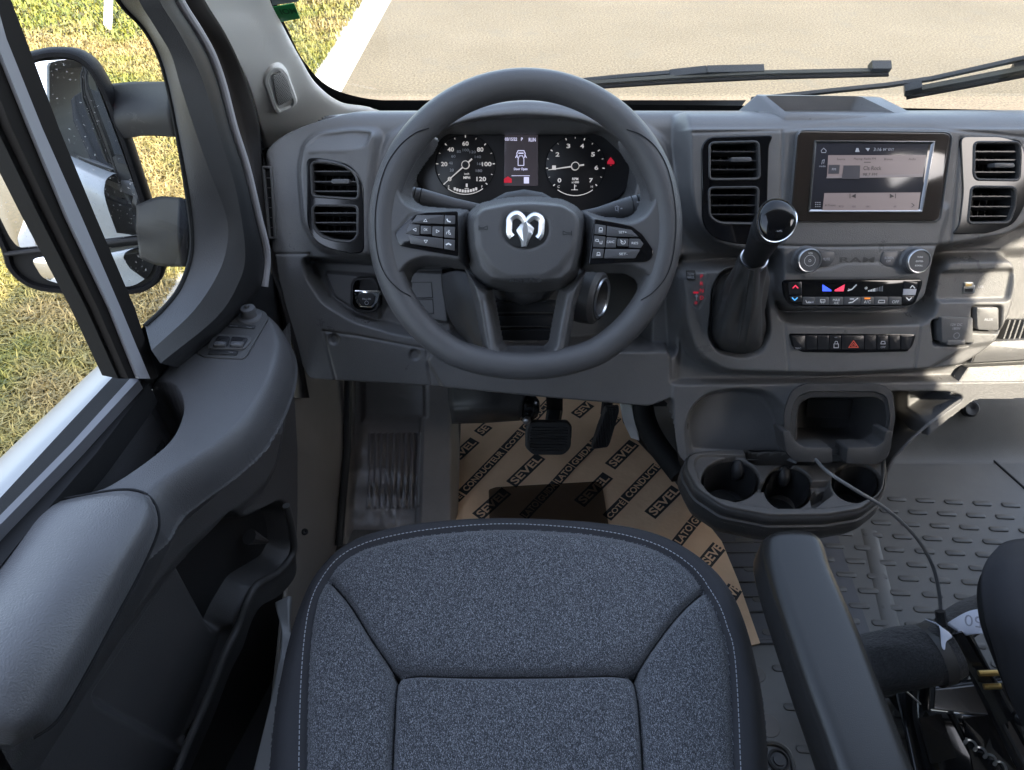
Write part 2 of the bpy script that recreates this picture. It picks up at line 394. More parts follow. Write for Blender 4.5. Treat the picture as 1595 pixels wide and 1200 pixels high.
nt.links.new(ramp(nt, noise(nt, oc, 6, 6, .7), [(.3, (.03, .03, .015)), (.6, (.09, .07, .035))]), b.inputs['Base Color']); b.inputs['Roughness'].default_value = .95; M['soil'] = m
def grassmat(name):
    m, nt, b, tc = node_mat(name); g = nt.nodes.new('ShaderNodeNewGeometry').outputs['Position']; at_ = nt.nodes.new('ShaderNodeAttribute'); at_.attribute_name = 'rnd'
    green = ramp(nt, at_.outputs['Fac'], [(0, (.042, .070, .005)), (.55, (.135, .155, .012)), (1, (.26, .24, .03))])
    straw = ramp(nt, at_.outputs['Fac'], [(0, (.12, .085, .025)), (.5, (.27, .195, .066)), (1, (.40, .30, .125))])
    f = ramp(nt, noise(nt, g, .9, 5, .65), [(.44, (.08, .08, .08)), (.60, (.92, .92, .92))])
    nt.links.new(mixc(nt, f, green, straw), b.inputs['Base Color']); b.inputs['Roughness'].default_value = .6
    return m
M['grass'] = grassmat('grass_blade')
def sheet(name, x0, x1, y0, y1, z, m, label=None, kind='structure'):
    o = mk(name, [(x0, y0, z), (x1, y0, z), (x1, y1, z), (x0, y1, z)], [(0, 1, 2, 3)], m, smooth=False, origin=(0, 0, z)); o['kind'] = kind; return o
sheet('terrain', -150, 150, -150, 150, GZ - .03, M['soil'])
sheet('road', -1.28, 60, -40, 70, GZ, M['road'])
o = box('gutter', (-1.62, -40, GZ - .1), (-1.28, 70, GZ + .004), M['gutter']); o['kind'] = 'structure'
sheet('lawn', -60, -1.62, -40, 70, GZ + .002, M['soil'])
def blades(n, xr, yr, hl, wd, seed):
    g = np.random.default_rng(seed); x = g.uniform(*xr, n); y = g.uniform(*yr, n); ang = g.uniform(0, 6.28, n); L = g.uniform(*hl, n); w_ = g.uniform(.6, 1.3, n) * wd
    lean = g.uniform(.3, 1.25, n); dx, dy = np.cos(ang), np.sin(ang); px, py = -dy, dx; b0 = np.stack([x, y, np.full(n, GZ + .002)], 1)
    D_ = np.stack([dx, dy, 0 * dx], 1); P_ = np.stack([px, py, 0 * px], 1); Z_ = np.array([0, 0, 1.])
    mid = b0 + D_ * (L * .35 * np.sin(lean))[:, None] + Z_ * (L * .55 * np.cos(lean * .6))[:, None]; tip = b0 + D_ * (L * np.sin(lean))[:, None] + Z_ * (L * .75 * np.cos(lean))[:, None]
    V = np.stack([b0 - P_ * w_[:, None], b0 + P_ * w_[:, None], mid + P_ * (w_ * .8)[:, None], mid - P_ * (w_ * .8)[:, None], tip + P_ * (w_ * .15)[:, None], tip - P_ * (w_ * .15)[:, None]], 1).reshape(-1, 3)
    i = np.arange(n)[:, None] * 6; Fq = np.concatenate([i + np.array([[0, 1, 2, 3]]), i + np.array([[3, 2, 4, 5]])], 1).reshape(-1, 4)
    return V, Fq, np.repeat(g.random(n), 6)
Vs, Fs, Rs = [], [], []; base = 0
for a in [(90000, (-3.4, -1.56), (.3, 3.6), (.05, .11), .0032, 1), (60000, (-5.0, -1.56), (3.4, 6.5), (.05, .10), .0045, 2), (60000, (-9, -1.56), (6.4, 13), (.05, .11), .008, 3), (20000, (-6, -3.3), (.3, 3.6), (.05, .1), .006, 4)]:
    V, Fq, r = blades(*a); Vs.append(V); Fs.append(Fq + base); Rs.append(r); base += len(V)
g = mk('grass', np.concatenate(Vs), np.concatenate(Fs), M['grass'], None, ang=None)
at_ = g.data.attributes.new('rnd', 'FLOAT', 'POINT'); at_.data.foreach_set('value', np.concatenate(Rs).astype(np.float32))
tag(g, 'patchy green and straw coloured lawn beside the pale kerb', 'grass', kind='stuff')
# leaning white marker post on the lawn
p0 = W(168, 46, Z=GZ); r1 = ray(171, -60); p1 = r1 * ((p0.y - .12) / r1.y)
t = empty('marker_post', p0, 'white round marker post standing in the dry grass beyond the door mirror', 'post')
V, Fc = tube_geo([p0, p0 + (p1 - p0) * .25, p0 + (p1 - p0) * 1.6], .036, n=16); mk('post', V, Fc, M['white'], t)
# thin glass: clear with a fresnel sheen
def glassmat(name, tint=(.93, .95, .95), k=.6):
    m = bpy.data.materials.new(name); m.use_nodes = True; nt = m.node_tree; nt.nodes.remove(nt.nodes['Principled BSDF'])
    tr = nt.nodes.new('ShaderNodeBsdfTransparent'); tr.inputs[0].default_value = (*tint, 1); gl = nt.nodes.new('ShaderNodeBsdfGlossy'); gl.inputs['Roughness'].default_value = .01
    fr = nt.nodes.new('ShaderNodeFresnel'); fr.inputs[0].default_value = 1.3; mu = nt.nodes.new('ShaderNodeMath'); mu.operation = 'MULTIPLY'; mu.inputs[1].default_value = k
    mx = nt.nodes.new('ShaderNodeMixShader'); nt.links.new(fr.outputs[0], mu.inputs[0]); nt.links.new(mu.outputs[0], mx.inputs[0]); nt.links.new(tr.outputs[0], mx.inputs[1]); nt.links.new(gl.outputs[0], mx.inputs[2])
    nt.links.new(mx.outputs[0], nt.nodes['Material Output'].inputs[0]); return m
M['glass'] = glassmat('window_glass', k=.14)
# ---------------------------------------------------------------- the van's body shell round the cab
van = empty('van_body', (.4, 0, FLZ), 'white van body shell with pale trimmed windshield pillar around the cab', 'van body')
XL, XR, YB, RZ = -.56, 1.38, -1.65, .74
M['liner'] = mat('grey_headliner', (.26, .25, .235), .9, spec=.1)
box('roof', (XL - .02, YB, RZ), (XR + .02, .42, RZ + .04), M['liner'], van)
box('rear_light_block', (XL - .02, YB - .04, -1.3), (XR, YB, RZ), M['liner'], van)  # unseen; added to close the rear and darken the light from behind
mb = MB()
for lo, hi in [((XR, YB, -1.3), (XR + .04, .95, -.47)), ]:
    mb.add(*box_geo(lo, hi))
mb.build('side_wall', M['liner'], van, smooth=False)
WR = Frame((XR, 0, 0), (0, -1, 0), (0, 0, 1), (-1, 0, 0))
def wall_with_sun_gap(outer, hole):
    bm = bmesh.new(); es = []
    for lp in (outer, hole):
        vs = [bm.verts.new((XR, y, z)) for y, z in lp]
        for i in range(len(vs)): es.append(bm.edges.new((vs[i - 1], vs[i])))
    bmesh.ops.triangle_fill(bm, use_beauty=True, edges=es, normal=(-1, 0, 0)); bm.verts.index_update()
    o = mk('sun_patch_wall', [v.co for v in bm.verts], [tuple(v.index for v in f.verts) for f in bm.faces], M['liner'], van, smooth=False); bm.free()
    q_ = o.modifiers.new('thickness', 'SOLIDIFY'); q_.thickness = .03; return o
wall_with_sun_gap([(YB, -.47), (.98, -.47), (.46, RZ), (YB, RZ)], [(-.21, .04), (.50, .04), (.30, .22), (.09, .42), (.0, .478), (-.07, .505), (-.12, .495), (-.17, .455), (-.21, .39)])  # unseen wall; opening shaped so the sun patch lands on the right dash
box('side_wall', (XL - .06, -3.2, -1.45), (XL - .02, -.42, RZ), M['paint'], van)
# windshield pillar on the passenger side, header, hood, cowl, firewall
V, Fc = tube_geo([(XR, 1.05, -.50), (XR, .80, -.02), (XR, .44, .44)], .05, n=10); mk('windshield_pillar', V, Fc, M['pillar'], van)
mb = MB(); mb.add([(XL, .47, .42), (XR, .47, .42), (XR, .42, RZ + .02), (XL, .42, RZ + .02), (XL, .40, .42), (XR, .40, .42), (XR, .36, RZ), (XL, .36, RZ)], [(0, 1, 2, 3), (4, 7, 6, 5), (0, 4, 5, 1), (0, 3, 7, 4), (1, 5, 6, 2)]); mb.build('windshield_header', M['pillar'], van, smooth=False)
patch('hood', [[(x, y, z) for x in (-.5, 0, .5, 1.0, 1.34)] for y, z in ((1.17, -.50), (1.35, -.58), (1.6, -.74), (1.72, -.95), (1.76, -1.25))], M['paint'], van, thick=.004)
box('cowl_side', (-.45, .935, -1.2), (-.425, 1.25, -.385), M['black'], van)
box('cowl', (-.45, 1.12, -.56), (1.36, 1.2, -.47), M['rubber'], van)
# windshield glass with its black band
def ws(px, py, h=0): return WS.hit(px, py, h)
L0 = [(-.46, -.02), (1.40, -.02), (1.40, 1.02), (-.46, 1.02)]
gl = mk('windshield_glass', [WS.w(u, v, 0) for u, v in L0], [(0, 1, 2, 3)], M['glass'], van, smooth=False)
sol = gl.modifiers.new('thickness', 'SOLIDIFY'); sol.thickness = .005
out_e = [(395, -60), (412, 0), (428, 45), (452, 92), (490, 133), (540, 158), (600, 166), (760, 168), (1000, 176), (1200, 179), (1400, 182), (1700, 190), (1900, 196)]
inn = [(418, -60), (431, 0), (447, 40), (474, 92), (510, 130), (560, 148), (621, 154), (760, 157), (1000, 160), (1200, 162), (1400, 165), (1700, 172), (1900, 178)]
low = [(p[0] - (60 if i < 6 else 0), p[1] + (0 if i < 3 else 60)) for i, p in enumerate(out_e)]
a, bb = [Vector((*WS.loc(*p), 0)) for p in inn], [Vector((*WS.loc(*p), 0)) for p in low]
a, bb = crv(a, 5), crv(bb, 5); V = [WS.w(q.x, q.y, .004) for q in a] + [WS.w(q.x, q.y, .004) for q in bb]; n = len(a)
mk('black_glass_band', V, [(i, i + 1, n + i + 1, n + i) for i in range(n - 1)], M['rubber'], van)
# driver side pillar trim (pale) as a curved moulded panel
# depth: the pillar leans back with the glass; rows run from the door edge to the glass edge
def prow(pts, base): return [W(x, y, Y=base + dy) for x, y, dy in pts]
rows = []
for (xa, ya), (xb, yb) in [((268, -70), (404, -70)), ((308, 0), (417, 0)), ((342, 50), (440, 46)), ((370, 98), (467, 95)), ((388, 140), (493, 134)), ((400, 185), (535, 162)), ((412, 228), (600, 178)), ((424, 285), (620, 240))]:
    pr = []
    for k, f in enumerate((0, .3, .65, .93, 1.0)):
        x, y = xa + (xb - xa) * f, ya + (yb - ya) * f + (6 * math.sin(f * 3.14) if ya > 150 else 0)
        g_ = WS.hit(x, y, .012); s0 = g_.length / ray(x, y).length
        dd = s0 * (1 - (.16, .09, .045, .012, .003)[k]) if False else s0 - (.075, .0525, .026, .006, -.003)[k]
        pr.append(ray(x, y) * dd)
    rows.append(pr)
pil = patch('windshield_pillar_trim', rows, M['pillar'], van, sub=8, thick=.004)
# ---------------------------------------------------------------- dashboard
dash = empty('dashboard', (.45, .95, FLZ + .3), 'grey plastic dashboard with gauges, touch screen and centre controls below the windshield', 'dashboard')
u0 = D.loc(400, 400)[0] - .01; u1 = D.loc(1640, 400)[0]
v_top = D.loc(800, 203)[1]; v1 = v_top + .115; v0 = D.loc(800, 760)[1]
RL = Relief(D, u0, u1, v0, v1, .0014, base=-.07)
# overall face with its outline
OUTL = [(408, 250), (409, 238), (418, 222), (440, 206), (480, 188), (525, 173), (570, 150), (640, -60), (1700, -60), (1700, 600), (1588, 612), (1512, 613), (1450, 660), (1392, 716), (1380, 712), (1374, 716), (1062, 712), (1052, 640), (1047, 620), (1012, 634), (850, 622), (690, 606), (478, 594), (462, 560), (446, 500), (428, 430), (424, 396), (410, 390)]
RL.op(OUTL, 0, .004, r=14)
# top trim pad of the left end and side corner fall-off
RL.op([(380, -60), (418, -60), (411, 240), (418, 262), (430, 500), (380, 500)], -.02, .012, mode='add')
# pod of the driver side vents
RL.op([(461, 262), (468, 222), (492, 207), (545, 201), (588, 203), (584, 236), (578, 300), (577, 402), (528, 400), (490, 386), (468, 348)], .024, .008, r=14)
RL.op([(474, 226), (492, 209), (545, 202), (578, 205), (568, 228), (540, 236), (500, 236), (478, 238)], .024, .003, slope=(0, -.75), c0=D.loc(530, 233, .024), r=8)
# seam below the left end
RL.groove([(420, 396), (482, 396)], .003, .0012)
RL.groove([(482, 396), (492, 440), (520, 470), (600, 503), (700, 520)], .004, .002, h=0)
# recessed area below the vents and around the column
RL.op([(484, 402), (600, 409), (700, 412), (960, 405), (1062, 400), (1040, 420), (1046, 545), (985, 545), (940, 512), (860, 585), (740, 585), (690, 522), (620, 510), (560, 492), (515, 465), (493, 432)], -.038, .006, r=10)
RL.op([(505, 424), (584, 430), (592, 500), (560, 490), (520, 462)], -.03, .003, r=6)
RL.op([(622, 420), (694, 424), (700, 505), (634, 495)], -.018, .003, r=3)
RL.op([(700, 400), (960, 400), (1000, 430), (1000, 540), (940, 560), (800, 575), (716, 540)], -.10, .006, r=10)
# instrument hood shoulders
RL.op([(588, 420), (582, 320), (586, 250), (602, 212), (640, 190), (720, 176), (940, 176), (1010, 196), (1040, 222), (1056, 280), (1062, 420)], .008, .006, r=14)
RL.op([(640, 268), (658, 230), (690, 201), (740, 186), (820, 181), (900, 188), (948, 206), (976, 232), (992, 256), (985, 300), (950, 345), (820, 352), (690, 345), (640, 310)], -.056, .004, r=8, hp=.0)
# lower knee cover seams and screw wells
RL.op([(690, 606), (664, 560), (700, 522), (800, 560), (940, 545), (1044, 545), (1047, 622), (1012, 636)], .006, .004, r=6)
RL.groove([(503, 516), (560, 524), (664, 544), (672, 610)], .003, .0012, closed=False); RL.groove([(503, 516), (524, 600)], .003, .0012)
for x, y in [(520, 529), (646, 553)]:
    c = D.loc(x, y); RL.op(circ(c[0], c[1], .008), -.004, .0012, local=True)
# centre pod and right pod
RL.op([(1067, 160), (1700, 150), (1700, 330), (1600, 352), (1575, 372), (1480, 388), (1300, 396), (1160, 396), (1112, 386), (1082, 355), (1068, 300)], .042, .010, r=26)
RL.groove([(1218, 205), (1216, 392)], .003, .0014, h=.042); RL.groove([(1496, 215), (1480, 388)], .003, .0014, h=.042)
RL.groove([(1080, 207), (1216, 203), (1300, 197), (1450, 199), (1500, 204), (1600, 214)], .003, .0014, h=.042)
# shadow gap below the pods, fascia column
RL.op([(1060, 400), (1700, 392), (1700, 640), (1050, 640)], -.012, .008)
RL.op([(1060, 420), (1130, 414), (1205, 412), (1220, 500), (1450, 500), (1470, 402), (1586, 400), (1592, 440), (1580, 490), (1552, 545), (1498, 578), (1300, 588), (1130, 584), (1082, 556), (1062, 500)], .026, .009, r=22)
RL.op([(1228, 320), (1482, 320), (1464, 384), (1446, 466), (1418, 486), (1238, 486), (1216, 462), (1214, 386)], .048, .007, r=12)
RL.groove([(1214, 383), (1300, 385), (1466, 383)], .003, .0013, h=.048)
RL.groove([(1222, 505), (1228, 578)], .0025, .0012, h=.026); RL.groove([(1434, 505), (1424, 578)], .0025, .0012, h=.026)
RL.groove([(1226, 500), (1320, 508), (1434, 500)], .002, .0014, h=.026)
# raised moulding under the nameplate
RL.op([(1296, 419), (1316, 411), (1372, 411), (1392, 419), (1430, 424), (1430, 434), (1250, 434), (1250, 424)], .0015, .0018, mode='add', hp=.048, r=6)
# gear lever well
RL.op([(1112, 450), (1126, 424), (1160, 416), (1190, 440), (1198, 520), (1186, 548), (1158, 556), (1120, 548), (1106, 524)], -.004, .004, r=10, hp=.026)
RL.groove([(1068, 432), (1080, 422), (1096, 420), (1103, 430), (1098, 462), (1088, 480), (1080, 476), (1072, 452)], .0015, .0012, h=.026, closed=True)
# socket panel
RL.op([(1468, 424), (1582, 420), (1572, 468), (1462, 470)], .018, .003, r=8, hp=.026)
RL.op([(1452, 500), (1508, 498), (1512, 538), (1456, 538)], .006, .003, r=5, hp=.026)
RL.op([(1516, 478), (1560, 478), (1558, 518), (1514, 516)], .010, .003, r=5, hp=.026)
RL.op([(1452, 572), (1510, 540), (1560, 534), (1548, 556), (1500, 580)], -.004, .004, mode='add', hp=.026)
# lower console: hollow to the left of the storage box, hollow to the right
RL.op([(1046, 598), (1700, 590), (1700, 800), (1046, 800)], .008, .004)
RL.op([(1070, 706), (1064, 660), (1072, 628), (1096, 608), (1140, 602), (1180, 606), (1204, 628), (1216, 660), (1222, 712)], -.030, .010, r=14)
RL.op([(1372, 612), (1470, 612), (1492, 618), (1440, 655), (1392, 700), (1375, 724), (1350, 724)], -.05, .005, r=6, hp=0)
RL.op([(1215, 598), (1398, 600), (1398, 720), (1215, 720)], -.075, .004, r=6)
# passenger side lower dash
RL.op([(1596, 396), (1700, 396), (1700, 560), (1600, 580), (1556, 560), (1590, 480)], -.012, .006)
RL.groove([(1524, 556), (1620, 548)], .004, .0015); RL.groove([(1500, 590), (1620, 580)], .003, .0012)
VE = [([(484, 252), (508, 252), (536, 257), (552, 268), (559, 284), (559, 312), (486, 307)], .025), ([(486, 319), (558, 320), (558, 368), (548, 378), (520, 376), (498, 368), (487, 354)], .025),
      ([(1104, 222), (1182, 220), (1184, 280), (1104, 281)], .043), ([(1103, 292), (1182, 291), (1180, 350), (1120, 349), (1104, 338)], .043),
      ([(1516, 221), (1588, 221), (1590, 240), (1588, 282), (1520, 281), (1515, 272)], .043), ([(1512, 290), (1582, 291), (1582, 320), (1572, 348), (1506, 349)], .043)]
RL.smooth(2)
for q, h_ in VE: RL.op(q, -.03, .0022, r=8, hp=h_)
RL.keep = sdf(RL.U, RL.V, D.L(fillet(OUTL, 14), 0)) > -.0075
UP = D.loc(1066, 203)[0]
RRf = lambda U: .030 + 0 * U
BEND = (v_top, RRf, R(86))
RL.taper = (.95, .030)
face = RL.build('dash_panel', M['dash'], dash, bend=BEND, ang=None)
# dash top behind the roll
def bendpt(u, v, h):
    v0_, rr, am = BEND; rr = float(rr(u)); a = min(max((v - v0_) / rr, 0), am); rest = max(v - v0_ - rr * am, 0)
    vv = v0_ + rr * math.sin(a) + rest * math.cos(am) if v > v0_ else v; hh = -rr * (1 - math.cos(a)) - rest * math.sin(am) if v > v0_ else 0
    return D.w(u, vv + h * math.sin(a), hh + h * math.cos(a))
p = bendpt(0, v1, 0)
mk('dash_top', [(-.20, p.y - .02, p.z - .003), (u1 + D.o.x, p.y - .02, p.z - .003), (u1 + D.o.x, 1.16, p.z - .05), (-.20, 1.16, p.z - .05)], [(0, 1, 2, 3)], M['dash'], dash, smooth=False)
# side cheek closing the left end of the dash
patch('end_panel', [[D.hit(x, y, h) for (x, y, h) in r_] for r_ in (
    [(412, 236, -.012), (409, 262, -.012), (409, 330, -.012), (414, 392, -.012), (430, 460, -.01), (452, 540, -.01), (474, 594, -.01)],
    [(404, 244, -.06), (400, 280, -.06), (400, 340, -.06), (406, 400, -.06), (420, 470, -.06), (440, 545, -.06), (462, 598, -.06)],
    [(404, 250, -.14), (400, 280, -.14), (402, 340, -.14), (406, 400, -.14), (420, 470, -.14), (440, 545, -.14), (462, 598, -.14)])], M['dash_dark'], dash, sub=4)
# ---- instrument hood arch
inn_ = [(640, 262), (660, 228), (692, 204), (742, 189), (820, 184), (898, 190), (946, 207), (978, 232), (996, 258)]
out_ = [(616, 258), (636, 214), (676, 190), (738, 168), (820, 157), (902, 168), (960, 190), (1000, 218), (1020, 258)]
rows = [[D.hit(x, y, .002) for x, y in inn_], [D.hit(x, y, .02) for x, y in [((a[0] * .8 + b[0] * .2), (a[1] * .8 + b[1] * .2)) for a, b in zip(inn_, out_)]],
        [D.hit(a[0] * .35 + b[0] * .65, a[1] * .35 + b[1] * .65, .016) for a, b in zip(inn_, out_)], [D.hit(x, y, -.004) for x, y in out_], [D.hit(x, y, -.004) + Vector((0, .05, -.04)) for x, y in out_]]
patch('instrument_hood', rows, M['dash'], dash, sub=8, thick=.003, ang=None)
# ---- instrument cluster
cl = empty('instrument_cluster', D.hit(820, 260, -.05), None, None); cl.parent = dash; cl.location = D.hit(820, 260, -.05) - dash.location
HC = -.046
slab('cluster_face', D, [(640, 268), (658, 226), (690, 198), (740, 180), (820, 176), (900, 182), (948, 200), (976, 226), (998, 256), (972, 300), (935, 326), (820, 336), (700, 326), (660, 300)], HC - .01, HC, mat('gauge_black', (.022, .021, .022), .35), cl, r=10)
def dialpt(cx, cy, ang, rr, ry=None):
    return (cx + math.cos(R(ang)) * rr, cy - math.sin(R(ang)) * (rr if ry is None else ry))
M['gauge'] = mat('gauge_lettering', (.50, .48, .47), .6, emit=(1, .93, .88), es=.05)
M['gred'] = mat('warning_lamp', (.35, .01, .02), .5, emit=(1, .03, .08), es=.05)
def dial(name, cx, cy, rr, labels, minor, a0, a1, needle, txt, kmh=None):
    g = MB()
    put = lambda a, r_: dialpt(cx, cy, a, r_)
    mould(name + '_ring', D, [put(a, rr + 1.5) for a in range(0, 360, 8)], [(0, HC), (0, HC + .002), (.0012, HC + .002), (.0016, HC)], M['void'], cl, h=HC, cap=False)
    mould(name + '_plate', D, [put(a, rr) for a in range(0, 360, 8)], [(0, HC), (0, HC + .0008), (.0004, HC + .001)], mat('dial_black', (.016, .015, .016), .4), cl, h=HC)
    nl = len(labels)
    for i, s in enumerate(labels):
        a = a0 + (a1 - a0) * i / (nl - 1); x, y = put(a, rr * .72)
        ptext(g, D, x, y, HC + .002, s, 6.8, bold=True, wp=len(s) * 5.0 + (1 if len(s) == 1 else 0)); pbar(g, D, [put(a, rr * .93), put(a, rr * .99)], HC + .002, 1.6)
        if i < nl - 1:
            for q in range(1, minor):
                b = a + (a1 - a0) / (nl - 1) * q / minor; pbar(g, D, [put(b, rr * .93), put(b, rr * .98)], HC + .002, .8)
    if kmh:
        for i, s in enumerate(kmh):
            a = a0 + (a1 - a0) * (i + .75) / (len(kmh) + .4); x, y = put(a, rr * .47 if len(kmh) < 8 else rr * .50); ptext(g, D, x, y, HC + .002, s, 4.2, m=1, wp=len(s) * 3.2)
    for x, y, s, h in txt: ptext(g, D, x, y, HC + .002, s, h, bold=True, m=0)
    # arc scale at the foot of the dial
    arc = [put(a, rr * 1.0) for a in np.linspace(234, 306, 12)]
    pbar(g, D, arc, HC + .0022, 1.2)
    g.build(name + '_lettering', [M['gauge'], M['dimwhite']], cl, smooth=False)
    nd = MB(); tip = put(needle, rr * .92); tl = put(needle + 180, rr * .30)
    a_, b_ = D.hit(*tip, HC + .006), D.hit(*tl, HC + .006)
    V, Fc = tube_geo([a_, a_ + (b_ - a_) * .5, b_], [.0006, .0011, .0014], n=6); nd.add(V, Fc)
    c = D.loc(cx, cy, HC + .006); V, Fc = mould_geo(D, circ(c[0], c[1], .0062), [(0, HC), (0, HC + .007), (.0013, HC + .007), (.0013, HC + .004)], cap=False); nd.add(V, Fc)
    V, Fc = mould_geo(D, circ(c[0], c[1], .005), [(0, HC), (0, HC + .0085)]); nd.add(V, Fc, 1)
    nd.build(name + '_needle', [M['gauge'], M['black']], cl)
dial('speedometer', 725, 257, 46, ['0', '20', '40', '60', '80', '100', '120'], 2, 222, -42, 222, [(727, 277, 'MPH', 4.2), (727, 271, 'km/h', 3.0)], ['20', '40', '60', '80', '100', '120', '140', '160', '180'])
dial('tachometer', 896, 259, 46, ['0', '1', '2', '3', '4', '5', '6', '7'], 2, 222, -42, 188, [(896, 279, 'RPM', 4), (896, 284, 'x1000', 3.6)])
g = MB()
for i in range(9):
    a = 246 + i * 6; x, y = dialpt(725, 257, a, 41); ppoly(g, D, [(x - 1.6, y - 2.2), (x + 1.6, y - 2.2), (x + 1.6, y + 2.2), (x - 1.6, y + 2.2)], HC + .0024)
for cx, s1, s2 in ((725, 'E', 'F'), (896, 'C', 'H')):
    for a, s in ((232, s1), (308, s2)): x, y = dialpt(cx, 258, a, 42); ptext(g, D, x, y, HC + .0024, s, 4)
pbar(g, D, [(727, 287), (727, 291)], HC + .0024, 3); pbar(g, D, [(724, 294), (730, 294)], HC + .0024, 1)
pbar(g, D, [(895, 288), (895, 295)], HC + .0024, 1.4); pbar(g, D, [(890, 296), (900, 296)], HC + .0024, 1); pbar(g, D, [(895, 290), (898, 290)], HC + .0024, 1)
ppoly(g, D, [(951, 245), (957, 252), (957, 256), (946, 256), (946, 252)], HC + .003, 1); ppoly(g, D, [(950, 257), (953, 257), (952, 259), (951, 259)], HC + .003, 1)
g.build('gauge_marks', [M['gauge'], M['gred']], cl, smooth=False)
slab('display', D, [(786, 210), (838, 210), (838, 290), (785, 290)], HC, HC + .0015, mat('display_glass', (.035, .030, .034), .2, emit=(.10, .09, .11), es=.05), cl, b=.0003)
g = MB(); M['lilac'] = mat('display_lilac', (.35, .35, .5), .5, emit=(.72, .70, .95), es=.12)
hh = HC + .0022
ptext(g, D, 796, 217, hh, '03/15/22', 5, wp=19, bold=True); ptext(g, D, 813, 217, hh, 'P', 5, bold=True); ptext(g, D, 829, 218, hh, 'RUN', 6, wp=11, bold=True)
ptext(g, D, 811, 264, hh, 'Door Open', 5, wp=21, bold=True); pbar(g, D, [(797, 274), (825, 274)], hh, .8)
pbar(g, D, [(807, 248), (807, 258), (816, 258), (816, 248), (814, 243), (809, 243)], hh, 1.1, closed=True)
pbar(g, D, [(806, 246), (805, 239), (807, 235), (816, 235), (818, 239), (817, 246)], hh, 1.3); pbar(g, D, [(805, 242), (803, 246)], hh, 1.2); pbar(g, D, [(818, 242), (820, 246)], hh, 1.2); pbar(g, D, [(808, 239), (815, 239)], hh, 2)
ppoly(g, D, [(816, 276), (824, 276), (824, 286), (816, 286)], hh)
ppoly(g, D, [(791, 275), (797, 279), (797, 285), (785, 285), (785, 279)], hh, 1)
g.build('display_graphics', [M['lilac'], M['gred']], cl, smooth=False)
# ---- air vents
def vent(name, outer, h, slats, knob=None, depth=.04, n=3):
    v = empty(name, D.hit(*outer[0], h), None, None); v.parent = dash; v.location = D.hit(*outer[0], h) - dash.location
    p = fillet(outer, 9, 5); loc = D.L(p, h)
    V, Fc = mould_geo(D, loc, [(-.0010, h - .006), (-.0010, h + .001), (.0004, h + .0024), (.0022, h + .0018), (.0030, h - .002), (.0034, h - .012)], cap=False); mk('vent_frame', V, Fc, M['dash_dark'], v)
    V, Fc = mould_geo(D, loc, [(.0034, h - .004), (.0035, h - depth)]); mk('duct', V, Fc, M['void'], v)
    # level blades clipped to the opening's width
    ys = [q[1] for q in outer]; y0_, y1_ = min(ys), max(ys); L = [Vector(q) for q in inset(loc if area2(loc) > 0 else loc[::-1], .0030)]
    def span(vv):
        xs = []
        for i in range(len(L)):
            a, b = L[i - 1], L[i]
            if (a.y <= vv) != (b.y <= vv): xs.append(a.x + (vv - a.y) * (b.x - a.x) / (b.y - a.y))
        return (min(xs), max(xs)) if len(xs) > 1 else None
    for y in slats:
        vv = D.loc(outer[0][0], y, h)[1]; s1 = span(vv)
        if not s1: continue
        V, Fc = [], []
        for u in s1: V += [D.w(u, vv + .0008, h - .003), D.w(u, vv - .0008, h - .003), D.w(u, vv - .0052, h - .022), D.w(u, vv - .0036, h - .022)]
        mk('slat', V, [(0, 1, 5, 4), (1, 2, 6, 5), (2, 3, 7, 6), (3, 0, 4, 7), (0, 3, 2, 1), (4, 5, 6, 7)], M['slat'], v, smooth=False)
    a, b = min(q.x for q in L), max(q.x for q in L); g = MB()
    for k in range(1, 6):
        u = a + (b - a) * k / 6; g.add([D.w(u - .0004, min(q.y for q in L) + .006, h - .026), D.w(u + .0004, min(q.y for q in L) + .006, h - .026), D.w(u + .0004, max(q.y for q in L) - .006, h - .026), D.w(u - .0004, max(q.y for q in L) - .006, h - .026), D.w(u, min(q.y for q in L) + .006, h - .036), D.w(u, max(q.y for q in L) - .006, h - .036)], [(0, 1, 2, 3), (0, 3, 5, 4), (1, 4, 5, 2)])
    g.build('vane', M['black'], v, smooth=False)
    if knob: slab('vent_tab', D, [(knob[0] - knob[2], knob[1] - 4), (knob[0] + knob[2], knob[1] - 4), (knob[0] + knob[2], knob[1] + 3.5), (knob[0] - knob[2], knob[1] + 3.5)], h - .01, h + .004, M['btn'], v, r=3, b=.0012)
    return v
M['slat'] = mat('vent_blade', (.045, .045, .048), .3)
# left pod surround in piano black
hl = .024
plate('vent_surround', D, [(477, 246), (497, 246), (530, 252), (556, 268), (566, 288), (567, 394), (548, 396), (512, 388), (490, 376), (478, 350)], [VE[0][0], VE[1][0]], hl - .004, hl + .0016, M['piano'], dash, r=12, rh=9)
vent('air_vent', [(484, 252), (508, 252), (536, 257), (552, 268), (559, 284), (559, 312), (486, 307)], hl + .001, (267, 283, 298), (530, 283, 14))
vent('air_vent', [(486, 319), (558, 320), (558, 368), (548, 378), (520, 376), (498, 368), (487, 354)], hl + .001, (332, 347, 361))
hp_ = .042
plate('vent_surround', D, [(1092, 228), (1104, 213), (1206, 210), (1198, 226), (1194, 380), (1150, 381), (1112, 372), (1094, 350)], [VE[2][0], VE[3][0]], hp_ - .004, hp_ + .0016, M['piano'], dash, r=14, rh=9)
vent('air_vent', [(1104, 222), (1182, 220), (1184, 280), (1104, 281)], hp_ + .001, (236, 250, 264), (1155, 249, 16))
vent('air_vent', [(1103, 292), (1182, 291), (1180, 350), (1120, 349), (1104, 338)], hp_ + .001, (304, 320, 334))
